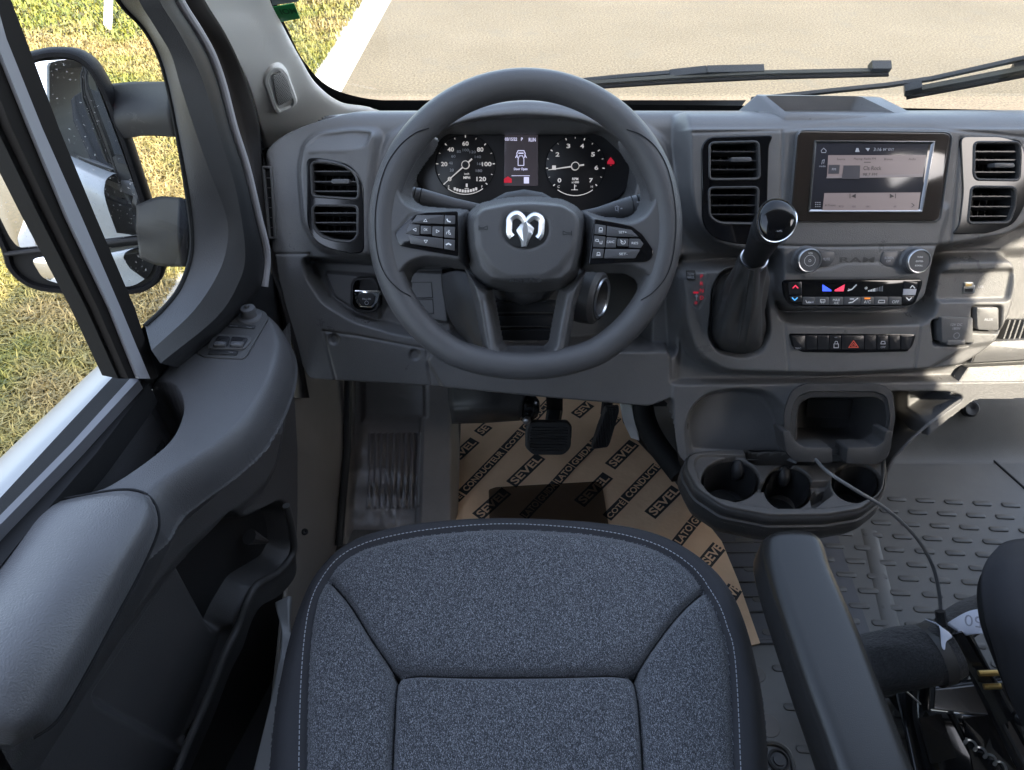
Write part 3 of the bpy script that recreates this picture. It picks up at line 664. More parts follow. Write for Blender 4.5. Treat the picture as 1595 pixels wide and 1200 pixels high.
plate('vent_surround', D, [(1496, 212), (1560, 212), (1592, 222), (1600, 250), (1598, 320), (1580, 350), (1540, 364), (1482, 366), (1494, 352), (1500, 300)], [VE[4][0], VE[5][0]], hp_ - .004, hp_ + .0016, M['piano'], dash, r=12, rh=9)
vent('air_vent', [(1516, 221), (1588, 221), (1590, 240), (1588, 282), (1520, 281), (1515, 272)], hp_ + .001, (236, 249, 268), (1565, 258, 16))
vent('air_vent', [(1512, 290), (1582, 291), (1582, 320), (1572, 348), (1506, 349)], hp_ + .001, (306, 322, 337))
# slotted side demister
mould('side_grille', D, [(409, 259), (425, 259), (432, 372), (419, 374)], [(0, -.012), (0, .002), (.001, .003), (.003, .003), (.004, -.002)], M['dash'], dash, r=2, cap=False)
mould('side_slot', D, [(412, 263), (423, 263), (429, 370), (420, 371)], [(0, .002), (.0002, -.001)], M['void'], dash)
g = MB()
for i in range(1, 7):
    y = 262 + 108 * i / 7; x = 411 + 8 * i / 7; pbar(g, D, [(x, y), (x + 11, y)], .0015, 1.4)
g.build('grille_bars', M['btn'], dash, smooth=False)
# ---- touch screen
hs = .046
ts = empty('touch_screen', D.hit(1358, 275, hs), None, None); ts.parent = dash; ts.location = D.hit(1358, 275, hs) - dash.location
slab('screen_bezel', D, [(1244, 204), (1483, 207), (1463, 344), (1232, 345)], hs - .012, hs + .006, mat('screen_gloss_surround', (.030, .023, .019), .09, coat=.2), ts, r=[10, 14, 10, 6], b=.002)
mould('screen_trim', D, [(1242, 202), (1485, 205), (1465, 347), (1230, 347)], [(0, hs - .004), (0, hs + .003), (.001, hs + .004), (.0025, hs + .002)], M['dash'], ts, r=[12, 16, 12, 6], cap=False)
hb = hs + .008
mould('chrome_edge', D, [(1268, 219), (1456, 220), (1436, 331), (1258, 331)], [(0, hs + .005), (0, hb - .0005), (.0014, hb), (.003, hb - .001), (.0045, hs + .006)], mat('dark_satin_edge', (.30, .30, .31), .25, metal=1), ts, cap=False)
hd = hs + .0065
slab('screen_glass', D, [(1270, 221), (1447, 222), (1432, 329), (1262, 329)], hs + .005, hd, mat('screen_dark', (.035, .034, .040), .12), ts, b=.0003)
g = MB(); h2 = hd + .0007
M['pinkui'] = mat('screen_pink', (.17, .14, .138), .3, emit=(.50, .40, .40), es=.03); M['darkui'] = mat('screen_slate', (.06, .058, .068), .3); M['inkui'] = mat('screen_ink', (.03, .027, .03), .4)
M['midui'] = mat('screen_fade', (.19, .165, .17), .3, emit=(.2, .17, .17), es=.05)
for pts, mm in ([[(1290, 242), (1442, 242), (1438, 271), (1288, 275)], 0], [[(1288, 275), (1438, 271), (1437, 276), (1287, 278)], 3], [[(1284, 301), (1434, 300), (1430, 328), (1281, 328)], 0]):
    ppoly(g, D, pts, h2, mm)
ppoly(g, D, [(1291, 257), (1308, 257), (1307, 271), (1290, 271)], h2 + .0004, 2); ppoly(g, D, [(1314, 258), (1340, 258), (1339, 279), (1311, 279)], h2 + .0004, 1)
h3 = h2 + .0008
for x, y, s, h, wd, mm in [(1310, 248, 'Source', 3.4, 13, 4), (1347, 248, 'Playing: Radio FM', 4, 34, 4), (1384, 248, 'Browse', 3.4, 13, 4), (1421, 248, 'Audio', 3.4, 11, 4), (1359, 262, 'Cls Rock', 6.5, 28, 4), (1355, 272, '98.7 FM', 4.5, 22, 4),
                           (1367, 233, '3:16', 5, 12, 5), (1384, 233, '84° EXT', 4, 17, 5), (1293, 320, 'All Presets', 3, 17, 4), (1310, 322, '97.3', 3, 7, 4), (1330, 322, '101', 3, 5, 4), (1352, 322, '104.1', 3, 6, 4), (1394, 322, 'AM', 3, 4, 4), (1299, 264, 'FM', 3.4, 6, 5), (1281, 259, 'media', 3, 10, 5)]:
    ptext(g, D, x, y, h3, s, h, wp=wd, m=mm)
ppoly(g, D, [(1326, 306), (1333, 302), (1333, 309)], h3, 4); pbar(g, D, [(1324, 302), (1324, 309)], h3, 1, 4); ppoly(g, D, [(1392, 302), (1392, 309), (1385, 305)][::-1], h3, 4) if False else ppoly(g, D, [(1386, 302), (1393, 306), (1386, 309)], h3, 4)
pbar(g, D, [(1395, 302), (1395, 309)], h3, 1, 4); pbar(g, D, [(1420, 317), (1424, 320), (1420, 323)], h3, 1, 4); pbar(g, D, [(1346, 253), (1356, 253)], h3, 1, 4)
pbar(g, D, [(1279, 235), (1283, 231), (1287, 235), (1286, 238), (1280, 238)], h3, .8, 5, closed=True); pbar(g, D, [(1280, 256), (1281, 250), (1284, 249), (1283, 255)], h3, .8, 5)
ppoly(g, D, [(1332, 237), (1334, 231), (1337, 231), (1339, 237)], h3, 5); ppoly(g, D, [(1348, 231), (1355, 231), (1352, 236)], h3, 5)
for i in range(3):
    for j in range(3): x, y = 1270 + i * 3.2, 315 + j * 3.2; ppoly(g, D, [(x, y), (x + 1.4, y), (x + 1.4, y + 1.4), (x, y + 1.4)], h3, 5)
g.build('screen_graphics', [M['pinkui'], M['darkui'], M['darkui'], M['midui'], M['inkui'], M['dimwhite']], ts, smooth=False)
# ---- knobs, mute and screen-off keys, nameplate, climate panel
hf = .048
def knob(px, py, lines):
    c = D.hit(px - 5, py - 1, hf); k = lathe('rotary_knob', c, D.n, [(.0200, -.002), (.0200, .001), (.0185, .002), (.0175, .003), (.0172, .013), (.0165, .0155), (.0155, .0165), (.0142, .0165), (.0140, .0158), (.0001, .0158)], M['btn'], dash, n=56, ang=30)
    V, Fc = lathe_geo(c, D.n, [(.0174, .0135), (.0171, .0150), (.0165, .0166), (.0158, .0172), (.0150, .0170), (.0149, .0164)], 56); mk('chrome_ring', V, Fc[:-1], M['satin'], k)
    g = MB(); hk = hf + .0162; q = c + D.n * .0162 - D.o; cu, cv = q.dot(D.ux), q.dot(D.uy)
    for (dx, dy, s, h) in lines: put_text(g, D, cu + dx, cv + dy, hk, s, height=h)
    if len(lines) == 1:
        V, Fc = mould_geo(D, circ(cu, cv, .0078), [(0, hk), (.0004, hk)], cap=False); g.add(V, Fc); V, Fc = mould_geo(D, circ(cu, cv, .0018), [(0, hk), (.0004, hk)], cap=False); g.add(V, Fc); pbar
    g.build('lettering', M['white'], k, smooth=False)
knob(1259, 406, [(0, .0102, 'VOL', .0024)])
knob(1427, 407, [(0, .006, 'TUNE', .0022), (0, 0, '-ENTER-', .0022), (0, -.006, 'SCROLL', .0022)])
slab('mute_key', D, [(1276, 391), (1299, 392), (1301, 397), (1297, 410), (1290, 415), (1276, 416)], hf - .002, hf + .0016, M['btn'], dash, r=3, b=.0008)
slab('screen_key', D, [(1376, 391), (1400, 392), (1396, 416), (1380, 416), (1372, 409), (1372, 400)], hf - .002, hf + .0016, M['btn'], dash, r=3, b=.0008)
g = MB(); hk = hf + .0019
ptext(g, D, 1287, 404, hk, 'MUTE', 4, wp=11); ptext(g, D, 1385, 402, hk, 'SCREEN', 3.6, wp=14); ptext(g, D, 1384, 407, hk, 'OFF', 3.6, wp=7)
g.build('key_lettering', M['dimwhite'], dash, smooth=False)
g = MB(); ptext(g, D, 1335, 405, hf + .0012, 'RAM', 8, wp=54, spacing=1.1, bold=True); g.build('nameplate', M['dash_dark'], dash, smooth=False)
cp = empty('climate_panel', D.hit(1331, 457, hf), None, None); cp.parent = dash; cp.location = D.hit(1331, 457, hf) - dash.location
slab('panel_face', D, [(1220, 436), (1438, 435), (1436, 448), (1425, 474), (1412, 477), (1330, 478), (1232, 477), (1222, 462)], hf - .004, hf + .003, M['piano'], cp, r=8, b=.0015)
hc = hf + .003
def key(pts, hh_, m_='piano2', r=2): return slab('key', D, pts, hc - .001, hc + hh_, M[m_], cp, r=r, b=.0005)
key([(1228, 440), (1249, 439), (1249, 459), (1229, 460)], .002); key([(1229, 461.5), (1249, 460.5), (1250, 471), (1233, 471)], .002)
key([(1409, 438), (1430, 440), (1430, 449), (1408, 449)], .002); key([(1406, 462), (1425, 461), (1421, 471), (1406, 472)], .002)
mould('key', D, [(1408, 450.5), (1428, 450.5), (1426, 460), (1407, 460)], slabp(hc - .001, hc + .0016, .0004), M['dimwhite'], cp)
xs = [1250.5, 1271, 1292, 1314, 1341, 1362, 1384, 1405]
for a, b in zip(xs[:-1], xs[1:]): key([(a + .4, 463), (b - .4, 463), (b - .4, 475), (a + .4, 475)], .0022, 'btn', r=1)
g = MB(); hk = hc + .0026; hq = hc + .0008
M['blue'] = mat('blue_lamp', (.02, .05, .6), .5, emit=(.05, .12, 1), es=.2); M['redl'] = mat('red_lamp', (.6, .03, .08), .5, emit=(1, .06, .12), es=.14); M['amber'] = mat('amber_lamp', (.7, .2, .02), .5, emit=(1, .25, .02), es=.12); M['skyb'] = mat('cyan_print', (.1, .4, .9), .5, emit=(.1, .5, 1), es=.1)
ppoly(g, D, [(1281, 443), (1295, 452), (1295, 454), (1281, 454)], hq, 1); ppoly(g, D, [(1316, 443), (1314, 454), (1300, 454), (1300, 452)], hq, 2)
for i in range(10):
    x = 1353 + i * 2.4; y = 453 - i * .8; pbar(g, D, [(x, 454), (x, y)], hq, 1.5 if i < 5 else .5, 0 if i < 5 else 5)
pbar(g, D, [(1321, 453), (1327, 451), (1332, 446), (1334, 444)], hq, 1.8); pbar(g, D, [(1322, 450), (1324, 453)], hq, .8); ptext(g, D, 1349, 449, hq, '*', 5)
pbar(g, D, [(1235, 449), (1239, 445), (1243, 449)], hk, 1.6, 2); pbar(g, D, [(1234, 464), (1238, 468), (1242, 464)], hk, 1.8, 4)
pbar(g, D, [(1418, 449), (1421, 445), (1425, 449)], hk, 1.5); pbar(g, D, [(1412, 464), (1416, 468), (1420, 464)], hk, 1.6); ptext(g, D, 1411, 456, hc + .002, '1', 5, m=5)
pbar(g, D, [(1255, 468), (1257, 472), (1263, 472)], hk, .8); ptext(g, D, 1263, 471, hk, 'MAX', 3); pbar(g, D, [(1278, 467), (1285, 467), (1285, 471), (1278, 471)], hk, .8, closed=True); pbar(g, D, [(1280, 469), (1280, 473)], hk, .6); pbar(g, D, [(1283, 469), (1283, 473)], hk, .6)
ptext(g, D, 1303, 467.5, hk, 'MAX', 3.6); ptext(g, D, 1303, 472.2, hk, 'A/C', 3.6); pbar(g, D, [(1322, 472), (1328, 471), (1333, 467), (1336, 465)], hk, 1.6); pbar(g, D, [(1324, 466), (1330, 466)], hk, 1.5)
ptext(g, D, 1351, 470.5, hk, 'A/C', 4.6); pbar(g, D, [(1347, 465), (1355, 465)], hk, 2.4, 3); pbar(g, D, [(1368, 472), (1369, 468), (1378, 468), (1378, 472)], hk, .9, closed=True); ptext(g, D, 1395, 470.5, hk, 'OFF', 4.4)
g.build('climate_graphics', [M['white'], M['blue'], M['redl'], M['amber'], M['skyb'], M['dimwhite']], cp, smooth=False)
# ---- switch row
hg = .026
sr = empty('switch_row', D.hit(1328, 536, hg), None, None); sr.parent = dash; sr.location = D.hit(1328, 536, hg) - dash.location
slab('row_frame', D, [(1229, 520), (1427, 521), (1422, 538), (1414, 548), (1330, 550), (1250, 549), (1234, 540)], hg - .004, hg + .002, M['piano'], sr, r=4, b=.001)
xs = [1232, 1255.5, 1273.5, 1292.5, 1311, 1347, 1366, 1385, 1403, 1424]
for i, (a, b) in enumerate(zip(xs[:-1], xs[1:])):
    bl, br = (a + (6 if i == 0 else 0), b - (7 if i == 8 else 0)); slab('switch', D, [(a + .5, 523), (b - .5, 523), (br - .5, 545), (bl + .5, 545)], hg, hg + .005, M['piano2'], sr, r=1.5, b=.0009)
g = MB(); hk = hg + .0053
pbar(g, D, [(1322, 541.5), (1329.5, 531), (1337, 541.5)], hk, 1.1, 1, closed=True); pbar(g, D, [(1326, 539.5), (1329.5, 535), (1333, 539.5)], hk, .9, 1, closed=True)
pbar(g, D, [(1299, 536), (1306, 536), (1306, 542), (1299, 542)], hk, 1, closed=True); pbar(g, D, [(1300, 536), (1301, 532), (1304, 532), (1305, 536)], hk, .9); pbar(g, D, [(1300, 526), (1304, 526)], hk, .6)
pbar(g, D, [(1372, 536), (1373, 532), (1378, 532), (1379, 536)], hk, 1.2, closed=True); ptext(g, D, 1375.5, 541, hk, 'OFF', 3)
ptext(g, D, 1243, 543, hk, 'TRAC', 2.6)
g.build('switch_symbols', [M['dimwhite'], mat('hazard_red', (.75, .10, .06), .5)], sr, smooth=False)
# ---- gear position strip
hz = .0265
slab('tow_haul_key', D, [(1068, 421), (1083, 421), (1084, 436), (1070, 437)], hz - .001, hz + .001, M['dash_dark'], dash, r=2, b=.0004)
g = MB(); hk = hz + .0014
ptext(g, D, 1076, 427, hk, 'TOW', 4, wp=11); ptext(g, D, 1076, 432, hk, 'HAUL', 4, wp=12)
for y, s in ((431, 'P'), (442, 'R'), (453, 'N'), (464, 'D')): ptext(g, D, 1093, y, hk, s, 6, m=1)
pbar(g, D, [(1085, 458), (1085, 468)], hk, 1); ptext(g, D, 1084, 456, hk, '-', 3, m=1); ptext(g, D, 1084, 472, hk, 'o', 4, m=1); ppoly(g, D, [(1082, 462), (1088, 462), (1085, 459)], hk)
g.build('shift_lettering', [M['dimwhite'], M['gred']], dash, smooth=False)
# ---- sockets
M['sock'] = M['dash']
slab('usb_socket', D, [(1502, 440), (1516, 440), (1517, 444), (1519, 445), (1518, 457), (1500, 457), (1500, 448), (1502, 446)], .018, .0195, M['satin'], dash, r=1, b=.0003)
mould('usb_slot', D, [(1503, 450), (1516, 450), (1515, 455), (1503, 455)], [(0, .0197), (.0001, .0198)], M['void'], dash); mould('usb_slot', D, [(1504, 442), (1514, 442), (1514, 446), (1504, 446)], [(0, .0197), (.0001, .0198)], M['brass'], dash)
slab('power_socket_cap', D, [(1466, 494), (1516, 495), (1516, 534), (1468, 534)], .006, .030, M['dash'], dash, r=3, b=.0015)
slab('cap_tab', D, [(1476, 530), (1504, 530), (1504, 538), (1476, 538)], .012, .0315, M['dash'], dash, r=1.5, b=.001)
slab('accessory_cap', D, [(1521, 479), (1556, 479), (1556, 515), (1523, 514)], .008, .030, M['dash'], dash, r=4, b=.0015)
g = MB(); ptext(g, D, 1490, 506, .0305, '12V DC', 4, wp=18); ptext(g, D, 1490, 512, .0305, '180W', 4, wp=12); ptext(g, D, 1540, 498, .0305, 'AUX', 4, wp=14); ptext(g, D, 1528, 447, .0185, 'USB', 3.5, wp=8)
c = D.loc(1490, 523, .0305); V, Fc = mould_geo(D, circ(*c, .0045), [(0, .0305), (.0006, .0305)], cap=False); g.add(V, Fc); g.build('socket_lettering', M['dimwhite'], dash, smooth=False)
# ribbed vent block at the far right and the shelf lip
g = MB()
for i in range(9):
    x = 1562 + i * 8; a = [(x + 8, 498), (x + 11, 498), (x + 1, 528), (x - 2, 528)]
    loc = D.L(a, 0); V, Fc = mould_geo(D, loc, [(0, -.012), (0, .002), (.0004, .003)]); g.add(V, Fc)
g.build('ribbed_grille', M['dash'], dash)
slab('glove_shelf', D, [(1524, 533), (1680, 526), (1680, 556), (1512, 566)], -.03, .014, M['dash'], dash, r=3, b=.003)
slab('glove_shelf_base', D, [(1508, 572), (1680, 564), (1680, 600), (1560, 612), (1478, 616)], -.03, .006, M['dash'], dash, r=3, b=.003)
# ---- parking brake switch and coin slots
pb = empty('parking_brake_switch', D.hit(572, 462, -.03), None, None); pb.parent = dash; pb.location = D.hit(572, 462, -.03) - dash.location
mould('switch_bezel', D, [(550, 440), (556, 431), (585, 430), (594, 444), (594, 478), (582, 486), (558, 484), (549, 474)], [(0, -.034), (0, -.012), (.0015, -.010), (.004, -.010), (.0045, -.028)], M['black'], pb, r=6)
slab('switch_tip', D, [(551, 452), (592, 453), (588, 471), (580, 480), (560, 479), (553, 468)], -.03, -.008, M['chrome'], pb, r=2, b=.002)
slab('switch_pad', D, [(557, 461), (563, 456), (580, 457), (585, 462), (583, 472), (577, 478), (563, 477), (558, 470)], -.02, -.0065, M['black'], pb, r=2, b=.001)
g = MB(); ptext(g, D, 571, 466, -.006, 'PULL ON', 3, wp=13); c = D.loc(571, 472, -.006); V, Fc = mould_geo(D, circ(*c, .003), [(0, -.006), (.0005, -.006)], cap=False); g.add(V, Fc); g.build('lettering', M['dimwhite'], pb, smooth=False)
mould('coin_slot', D, [(629, 438), (674, 438), (676, 462), (640, 463)], [(0, -.017), (.0008, -.018), (.001, -.034)], M['void'], dash); mould('coin_slot', D, [(640, 464), (676, 464), (678, 487), (650, 487)], [(0, -.017), (.0008, -.018), (.001, -.034)], M['void'], dash)
# ---- storage box with open front at the foot of the console
sb = empty('storage_box', D.hit(1305, 660, .02), None, None); sb.parent = dash; sb.location = D.hit(1305, 660, .02) - dash.location
hx = .048
oc_ = [(1232, 608), (1252, 597), (1368, 597), (1390, 608), (1395, 650), (1384, 712), (1372, 722), (1236, 718), (1222, 706), (1220, 640)]
ic_ = [(1246, 627), (1262, 620), (1366, 620), (1377, 628), (1380, 655), (1372, 694), (1360, 700), (1246, 698), (1240, 690), (1240, 655)]
a, b = fillet(oc_, 8, 4), fillet(ic_, 8, 4)
def rs(p, n=80):
    P = [Vector(q) for q in p]; P.append(P[0]); L = [0]
    for i in range(1, len(P)): L.append(L[-1] + (P[i] - P[i - 1]).length)
    out = []
    for k in range(n):
        t = L[-1] * k / n; i = max(j for j in range(len(L)) if L[j] <= t + 1e-9); i = min(i, len(P) - 2); f = (t - L[i]) / max(1e-9, L[i + 1] - L[i]); out.append(P[i].lerp(P[i + 1], f))
    return out
def align(a, b):
    a, b = rs(a), rs(b); i = min(range(len(b)), key=lambda k: (b[k] - a[0]).length + (b[(k + 20) % 80] - a[20]).length); return a, b[i:] + b[:i]
a, b = align(a, b)
rows = [[D.hit(p.x, p.y, -.07) for p in a], [D.hit(p.x, p.y, hx - .004) for p in a], [D.hit(*(p * .93 + q * .07), hx) for p, q in zip(a, b)], [D.hit(*(p * .45 + q * .55), hx) for p, q in zip(a, b)], [D.hit(*(p * .4 + q * .6), hx - .004) for p, q in zip(a, b)],
        [D.hit(*(p * .08 + q * .92), hx - .005) for p, q in zip(a, b)], [D.hit(q.x, q.y, hx - .009) for q in b]]
base = D.L([tuple(q) for q in b], hx - .009); rows.append([D.w(u, v, -.065) for u, v in base])
V = [p for r_ in rows for p in r_]; n = 80; Fc = [(i * n + k, i * n + (k + 1) % n, (i + 1) * n + (k + 1) % n, (i + 1) * n + k) for i in range(7) for k in range(n)]; Fc.append([7 * n + k for k in range(n)])
mk('box_shell', V, Fc, M['dash_dark'], sb, ang=40)
slab('box_back', D, [(1258, 622), (1326, 624), (1322, 652), (1256, 650)], -.064, -.058, M['dash_dark'], sb, r=4)
for nm, pts in (('box_lip', [(1219, 672), (1231, 672), (1239, 688), (1252, 697), (1296, 698), (1297, 722), (1240, 720), (1225, 706)]), ('box_lip', [(1320, 698), (1364, 697), (1377, 688), (1380, 672), (1391, 672), (1388, 700), (1378, 716), (1368, 724), (1318, 723)])):
    slab(nm, D, pts, hx - .016, hx + .022, M['dash_dark'], sb, r=4, b=.0015)

# ---- open tray moulded into the dash top behind the screen
def tp(x, y, Y): return W(x, y, Y=Y)
lip = [tp(1190, 149, .985), (tp(1340, 151, .99)), (tp(1362, 156, .985)), tp(1450, 190, .945), (tp(1230, 190, .945))]
zt = lip[0].z
def quad_tray():
    A, B, Cc, Dd = tp(1190, 149, 1.0), tp(1336, 150, 1.0), tp(1412, 183, .955), tp(1228, 176, .955)
    dz = Vector((0, 0, -.035)); ins = [A + Vector((.012, -.004, -.030)), B + Vector((-.01, -.004, -.030)), Cc + Vector((-.03, .006, -.024)), Dd + Vector((.012, .006, -.024))]
    o1 = [A + Vector((-.012, .004, 0)), B + Vector((.03, .004, -.002)), Cc + Vector((.035, -.008, -.004)), Dd + Vector((-.008, -.008, -.004))]; o2 = [p + Vector((-.02 if i in (0, 3) else .03, .012 if i < 2 else -.012, -.03)) for i, p in enumerate(o1)]
    top = [A, B, Cc, Dd]; rows = []
    for q in (o2, o1, top, ins):
        loc = fillet([(p.x, p.y) for p in q], .006, 3); zz = []
        n = len(loc)
        for i, (x, y) in enumerate(loc):
            k = min(range(4), key=lambda j: (q[j].x - x) ** 2 + (q[j].y - y) ** 2); zz.append(Vector((x, y, q[k].z)))
        rows.append(zz)
    n = len(rows[0]); V = [p for r_ in rows for p in r_]; Fc = [(i * n + k, i * n + (k + 1) % n, (i + 1) * n + (k + 1) % n, (i + 1) * n + k) for i in range(3) for k in range(n)]; Fc.append([3 * n + k for k in range(n)])
    mk('top_tray', V, Fc, M['dash'], dash, ang=50)
quad_tray()
slab('top_slot', D, [(1230, 179), (1420, 180), (1426, 187), (1236, 186)], -.02, .0425, M['black'], dash, r=3, b=.001) if False else None
# ---------------------------------------------------------------- steering column, stalks, wheel
col = empty('steering_column', SW.w(0, -.02, -.16), 'dark steering column cowl with a control stalk on each side behind the wheel', 'steering column')
mb = []
c0 = Vector((SW.o.x, 0, 0)); ax = SW.n
def colrow(h, wu, top, bot):
    return [SW.w(wu * x, (top if y > 0 else bot) * abs(y) * (1 if y > 0 else 1), h) for x, y in [(c_(2 * math.pi * k / 16), s_(2 * math.pi * k / 16)) for k in range(16)]]
rows = []
for h, wu, top, bot in ((-.045, .052, .042, -.085), (-.05, .062, .050, -.098), (-.10, .070, .055, -.108), (-.17, .070, .05, -.105), (-.24, .06, .04, -.09)):
    rows.append(colrow(h, wu, top, bot))
V = [p for r_ in rows for p in r_]; n = 16; Fc = [(i * n + k, (i + 1) * n + k, (i + 1) * n + (k + 1) % n, i * n + (k + 1) % n) for i in range(4) for k in range(n)]; Fc.append(list(range(n)))
mk('column_cowl', V, Fc, M['dash_dark'], col, ang=60)
# grooved lower cowl shields seen through the wheel
for k, (y, hh) in enumerate(((478, -.06), (500, -.064), (522, -.068))):
    slab('cowl_band', SW, [(768, y - 10), (872, y - 10), (868, y + 9), (772, y + 9)], hh - .03, hh, M['black'], col, r=4, b=.003)
# rounded grey knee shields either side of the column
patch('cowl_shield', [[W(x, y, d=d) for x, y, d in r_] for r_ in ([(690, 428, 1.03), (712, 424, 1.0), (740, 430, .98)], [(694, 460, 1.03), (716, 458, .985), (745, 460, .96)], [(706, 500, 1.04), (726, 505, .99), (752, 510, .97)], [(735, 535, 1.05), (745, 545, 1.0), (760, 560, .98)])], M['dash_dark'], col, thick=.004)
# ignition ring
ic = W(934, 464, d=.985); iax = (Vector((.88, -.46, .10))).normalized()
lathe('ignition_barrel', ic - iax * .05, iax, [(.040, 0), (.042, .03), (.040, .046), (.034, .052), (.026, .053), (.0235, .05), (.022, .035), (.001, .034)], M['dash_dark'], col, n=40)
V, Fc = lathe_geo(ic - iax * .05, iax, [(.0300, .0535), (.0290, .0555), (.0265, .0555), (.0250, .0530)], 40); mk('ignition_ring', V, Fc[:-1], M['satin'], col)
def stalk(name, a, b, ra, rb, capx, marks, grp):
    ra0 = ra; st = empty(name, b, None, None); st.parent = col; st.location = b - col.location
    P = [a.lerp(b, t) for t in (0, .35, .62, .70, .71, .76, .77, 1.0)]; rr = [ra, ra * 1.15, rb * .93, rb, rb, rb, rb, rb]
    V, Fc = tube_geo(P[:4], rr[:4], n=24, up=(0, 0, 1), flat=.8); mk('arm', V, Fc, M['hub'], st, ang=45)
    V, Fc = tube_geo([P[4], P[5]], [rb * .99] * 2, n=24, up=(0, 0, 1), flat=.8); mk('collar', V, Fc, M['btn'], st, ang=45)
    V, Fc = tube_geo([P[6], P[7] - (P[7] - P[6]) * .06, P[7]], [rb, rb, rb * .9], n=24, up=(0, 0, 1), flat=.8); mk('end_cap', V, Fc, M['black'] if capx else M['hub'], st, ang=45)
    return st
sh = -.055
stalk('lever_stalk', SW.hit(760, 330, sh), SW.hit(612, 301, sh), .008, .0135, False, 0, 0)
stalk('lever_stalk', SW.hit(880, 345, sh), SW.hit(1028, 316, sh), .009, .0165, True, 0, 0)
g = MB(); FS = Frame(SW.hit(1000, 318, sh + .0135), SW.ux, SW.uy, SW.n); z = .0008
pbar(g, FS, [(992, 315), (997, 315)], z, 1.2); c = FS.loc(1002, 315); V, Fc = mould_geo(FS, circ(*c, .0012), [(0, z), (.0004, z)], cap=False); g.add(V, Fc)
for y in (322, 328): ppoly(g, FS, [(1001, y - 2), (1003, y - 2), (1003, y + 2), (1001, y + 2)], z)
pbar(g, FS, [(958, 322), (964, 322), (963, 328), (959, 328)], z + .0005, .8, closed=True); pbar(g, FS, [(961, 320), (963, 331)], z + .0005, .7); pbar(g, FS, [(967, 325), (969, 325)], z + .0005, 2)
g.build('stalk_symbols', M['dimwhite'], col, smooth=False)

sw = empty('steering_wheel', SW.o, 'grey four spoke steering wheel with ram head emblem and button pads', 'steering wheel')
# rim centreline in wheel plane: nearly circular, flattened at the bottom
oc = SW.loc(818, 362, 0); RO = .1940; tr = .0175
def rimpt(a, rr):
    x, y = rr * c_(a), rr * s_(a)
    f = 1.0
    if y < -.86 * rr: y = -.86 * rr + (y + .86 * rr) * .72
    return x, y * .985
cl_ = [SW.w(oc[0] + x, oc[1] + y, 0) for x, y in (rimpt(2 * math.pi * k / 160, RO - tr - .001) for k in range(160))]
# section slightly fatter along the plane
V, Fc = [], []; N = 160; n = 22
for i in range(N):
    t = (cl_[(i + 1) % N] - cl_[i - 1]).normalized(); y = SW.n; x = t.cross(y).normalized()
    for k in range(n):
        a = 2 * math.pi * k / n; V.append(cl_[i] + x * (c_(a) * tr * 1.02) + y * (s_(a) * tr * .98))
for i in range(N):
    for k in range(n): a, b = i * n, ((i + 1) % N) * n; j = (k + 1) % n; Fc.append((a + k, b + k, b + j, a + j))
rim = mk('rim', V, Fc, M['wheel'], sw, ang=None)
# spokes as relief forms: thumb rest wings, and the lower fork
def spoke(name, px, h0, h1, ew, m, res=.0011, r=8, extra=None):
    loc = SW.L(fillet(px, r), h1); lo = np.array(loc).min(0) - .004; hi = np.array(loc).max(0) + .004
    q = Relief(SW, lo[0], hi[0], lo[1], hi[1], res, base=h0 - .02); q.op(loc, h1, ew, local=True, inn=.6)
    if extra: extra(q)
    q.smooth(2); q.keep = q.H > h0 - .0185
    return q.build(name, m, sw, ang=None)
Lw = [(579, 345), (583, 300), (594, 262), (612, 232), (636, 212), (662, 200), (677, 204), (672, 222), (654, 244), (640, 266), (632, 290), (634, 306), (650, 316), (690, 320), (728, 322), (728, 420), (690, 414), (660, 412), (640, 420), (630, 436), (634, 452), (614, 447), (600, 436), (586, 400)]
def mir(p): return [(1637 - x, y + (x < 700 and 0)) for x, y in p][::-1]
spoke('thumb_rest', Lw, -.016, .012, .007, M['hub'], extra=lambda q: q.groove([(617, 365), (638, 338), (662, 331), (722, 331)], .001, .002, h=.012))
Rw = [(1060, 345), (1056, 300), (1044, 262), (1026, 232), (1002, 212), (985, 202), (972, 208), (976, 226), (990, 248), (1002, 270), (1010, 292), (1008, 312), (1000, 328), (985, 336), (950, 335), (912, 322), (908, 420), (950, 424), (980, 424), (1000, 434), (1006, 446), (1000, 462), (1022, 455), (1040, 436), (1054, 400)]
spoke('thumb_rest', Rw, -.016, .012, .007, M['hub'])
fork = [(722, 418), (766, 452), (776, 500), (782, 536), (790, 545), (850, 545), (858, 536), (864, 500), (874, 452), (918, 418), (900, 480), (886, 556), (884, 574), (756, 574), (752, 556), (738, 480)]
spoke('lower_spoke', fork, -.014, .006, .006, M['hub'], r=3, extra=lambda q: q.groove([(752, 470), (764, 545), (776, 558), (862, 558), (876, 545), (888, 470)], .0015, .0015, h=.006))
def crease(pts):
    P = [on_mesh(rim, p.x, p.y) for p in crv([Vector(a) for a in pts], 6)]; P = [p for p in P if p is not None]
    V, Fc = tube_geo(P, .0007, n=6); mk('grip_crease', V, Fc, M['void'], sw)
crease([(668, 200), (646, 208), (622, 228), (602, 258), (589, 300), (584, 345), (588, 395), (600, 428), (620, 450), (640, 462)])
crease([(976, 202), (998, 210), (1020, 228), (1038, 258), (1049, 300), (1053, 345), (1049, 395), (1038, 430), (1018, 455), (998, 468)])
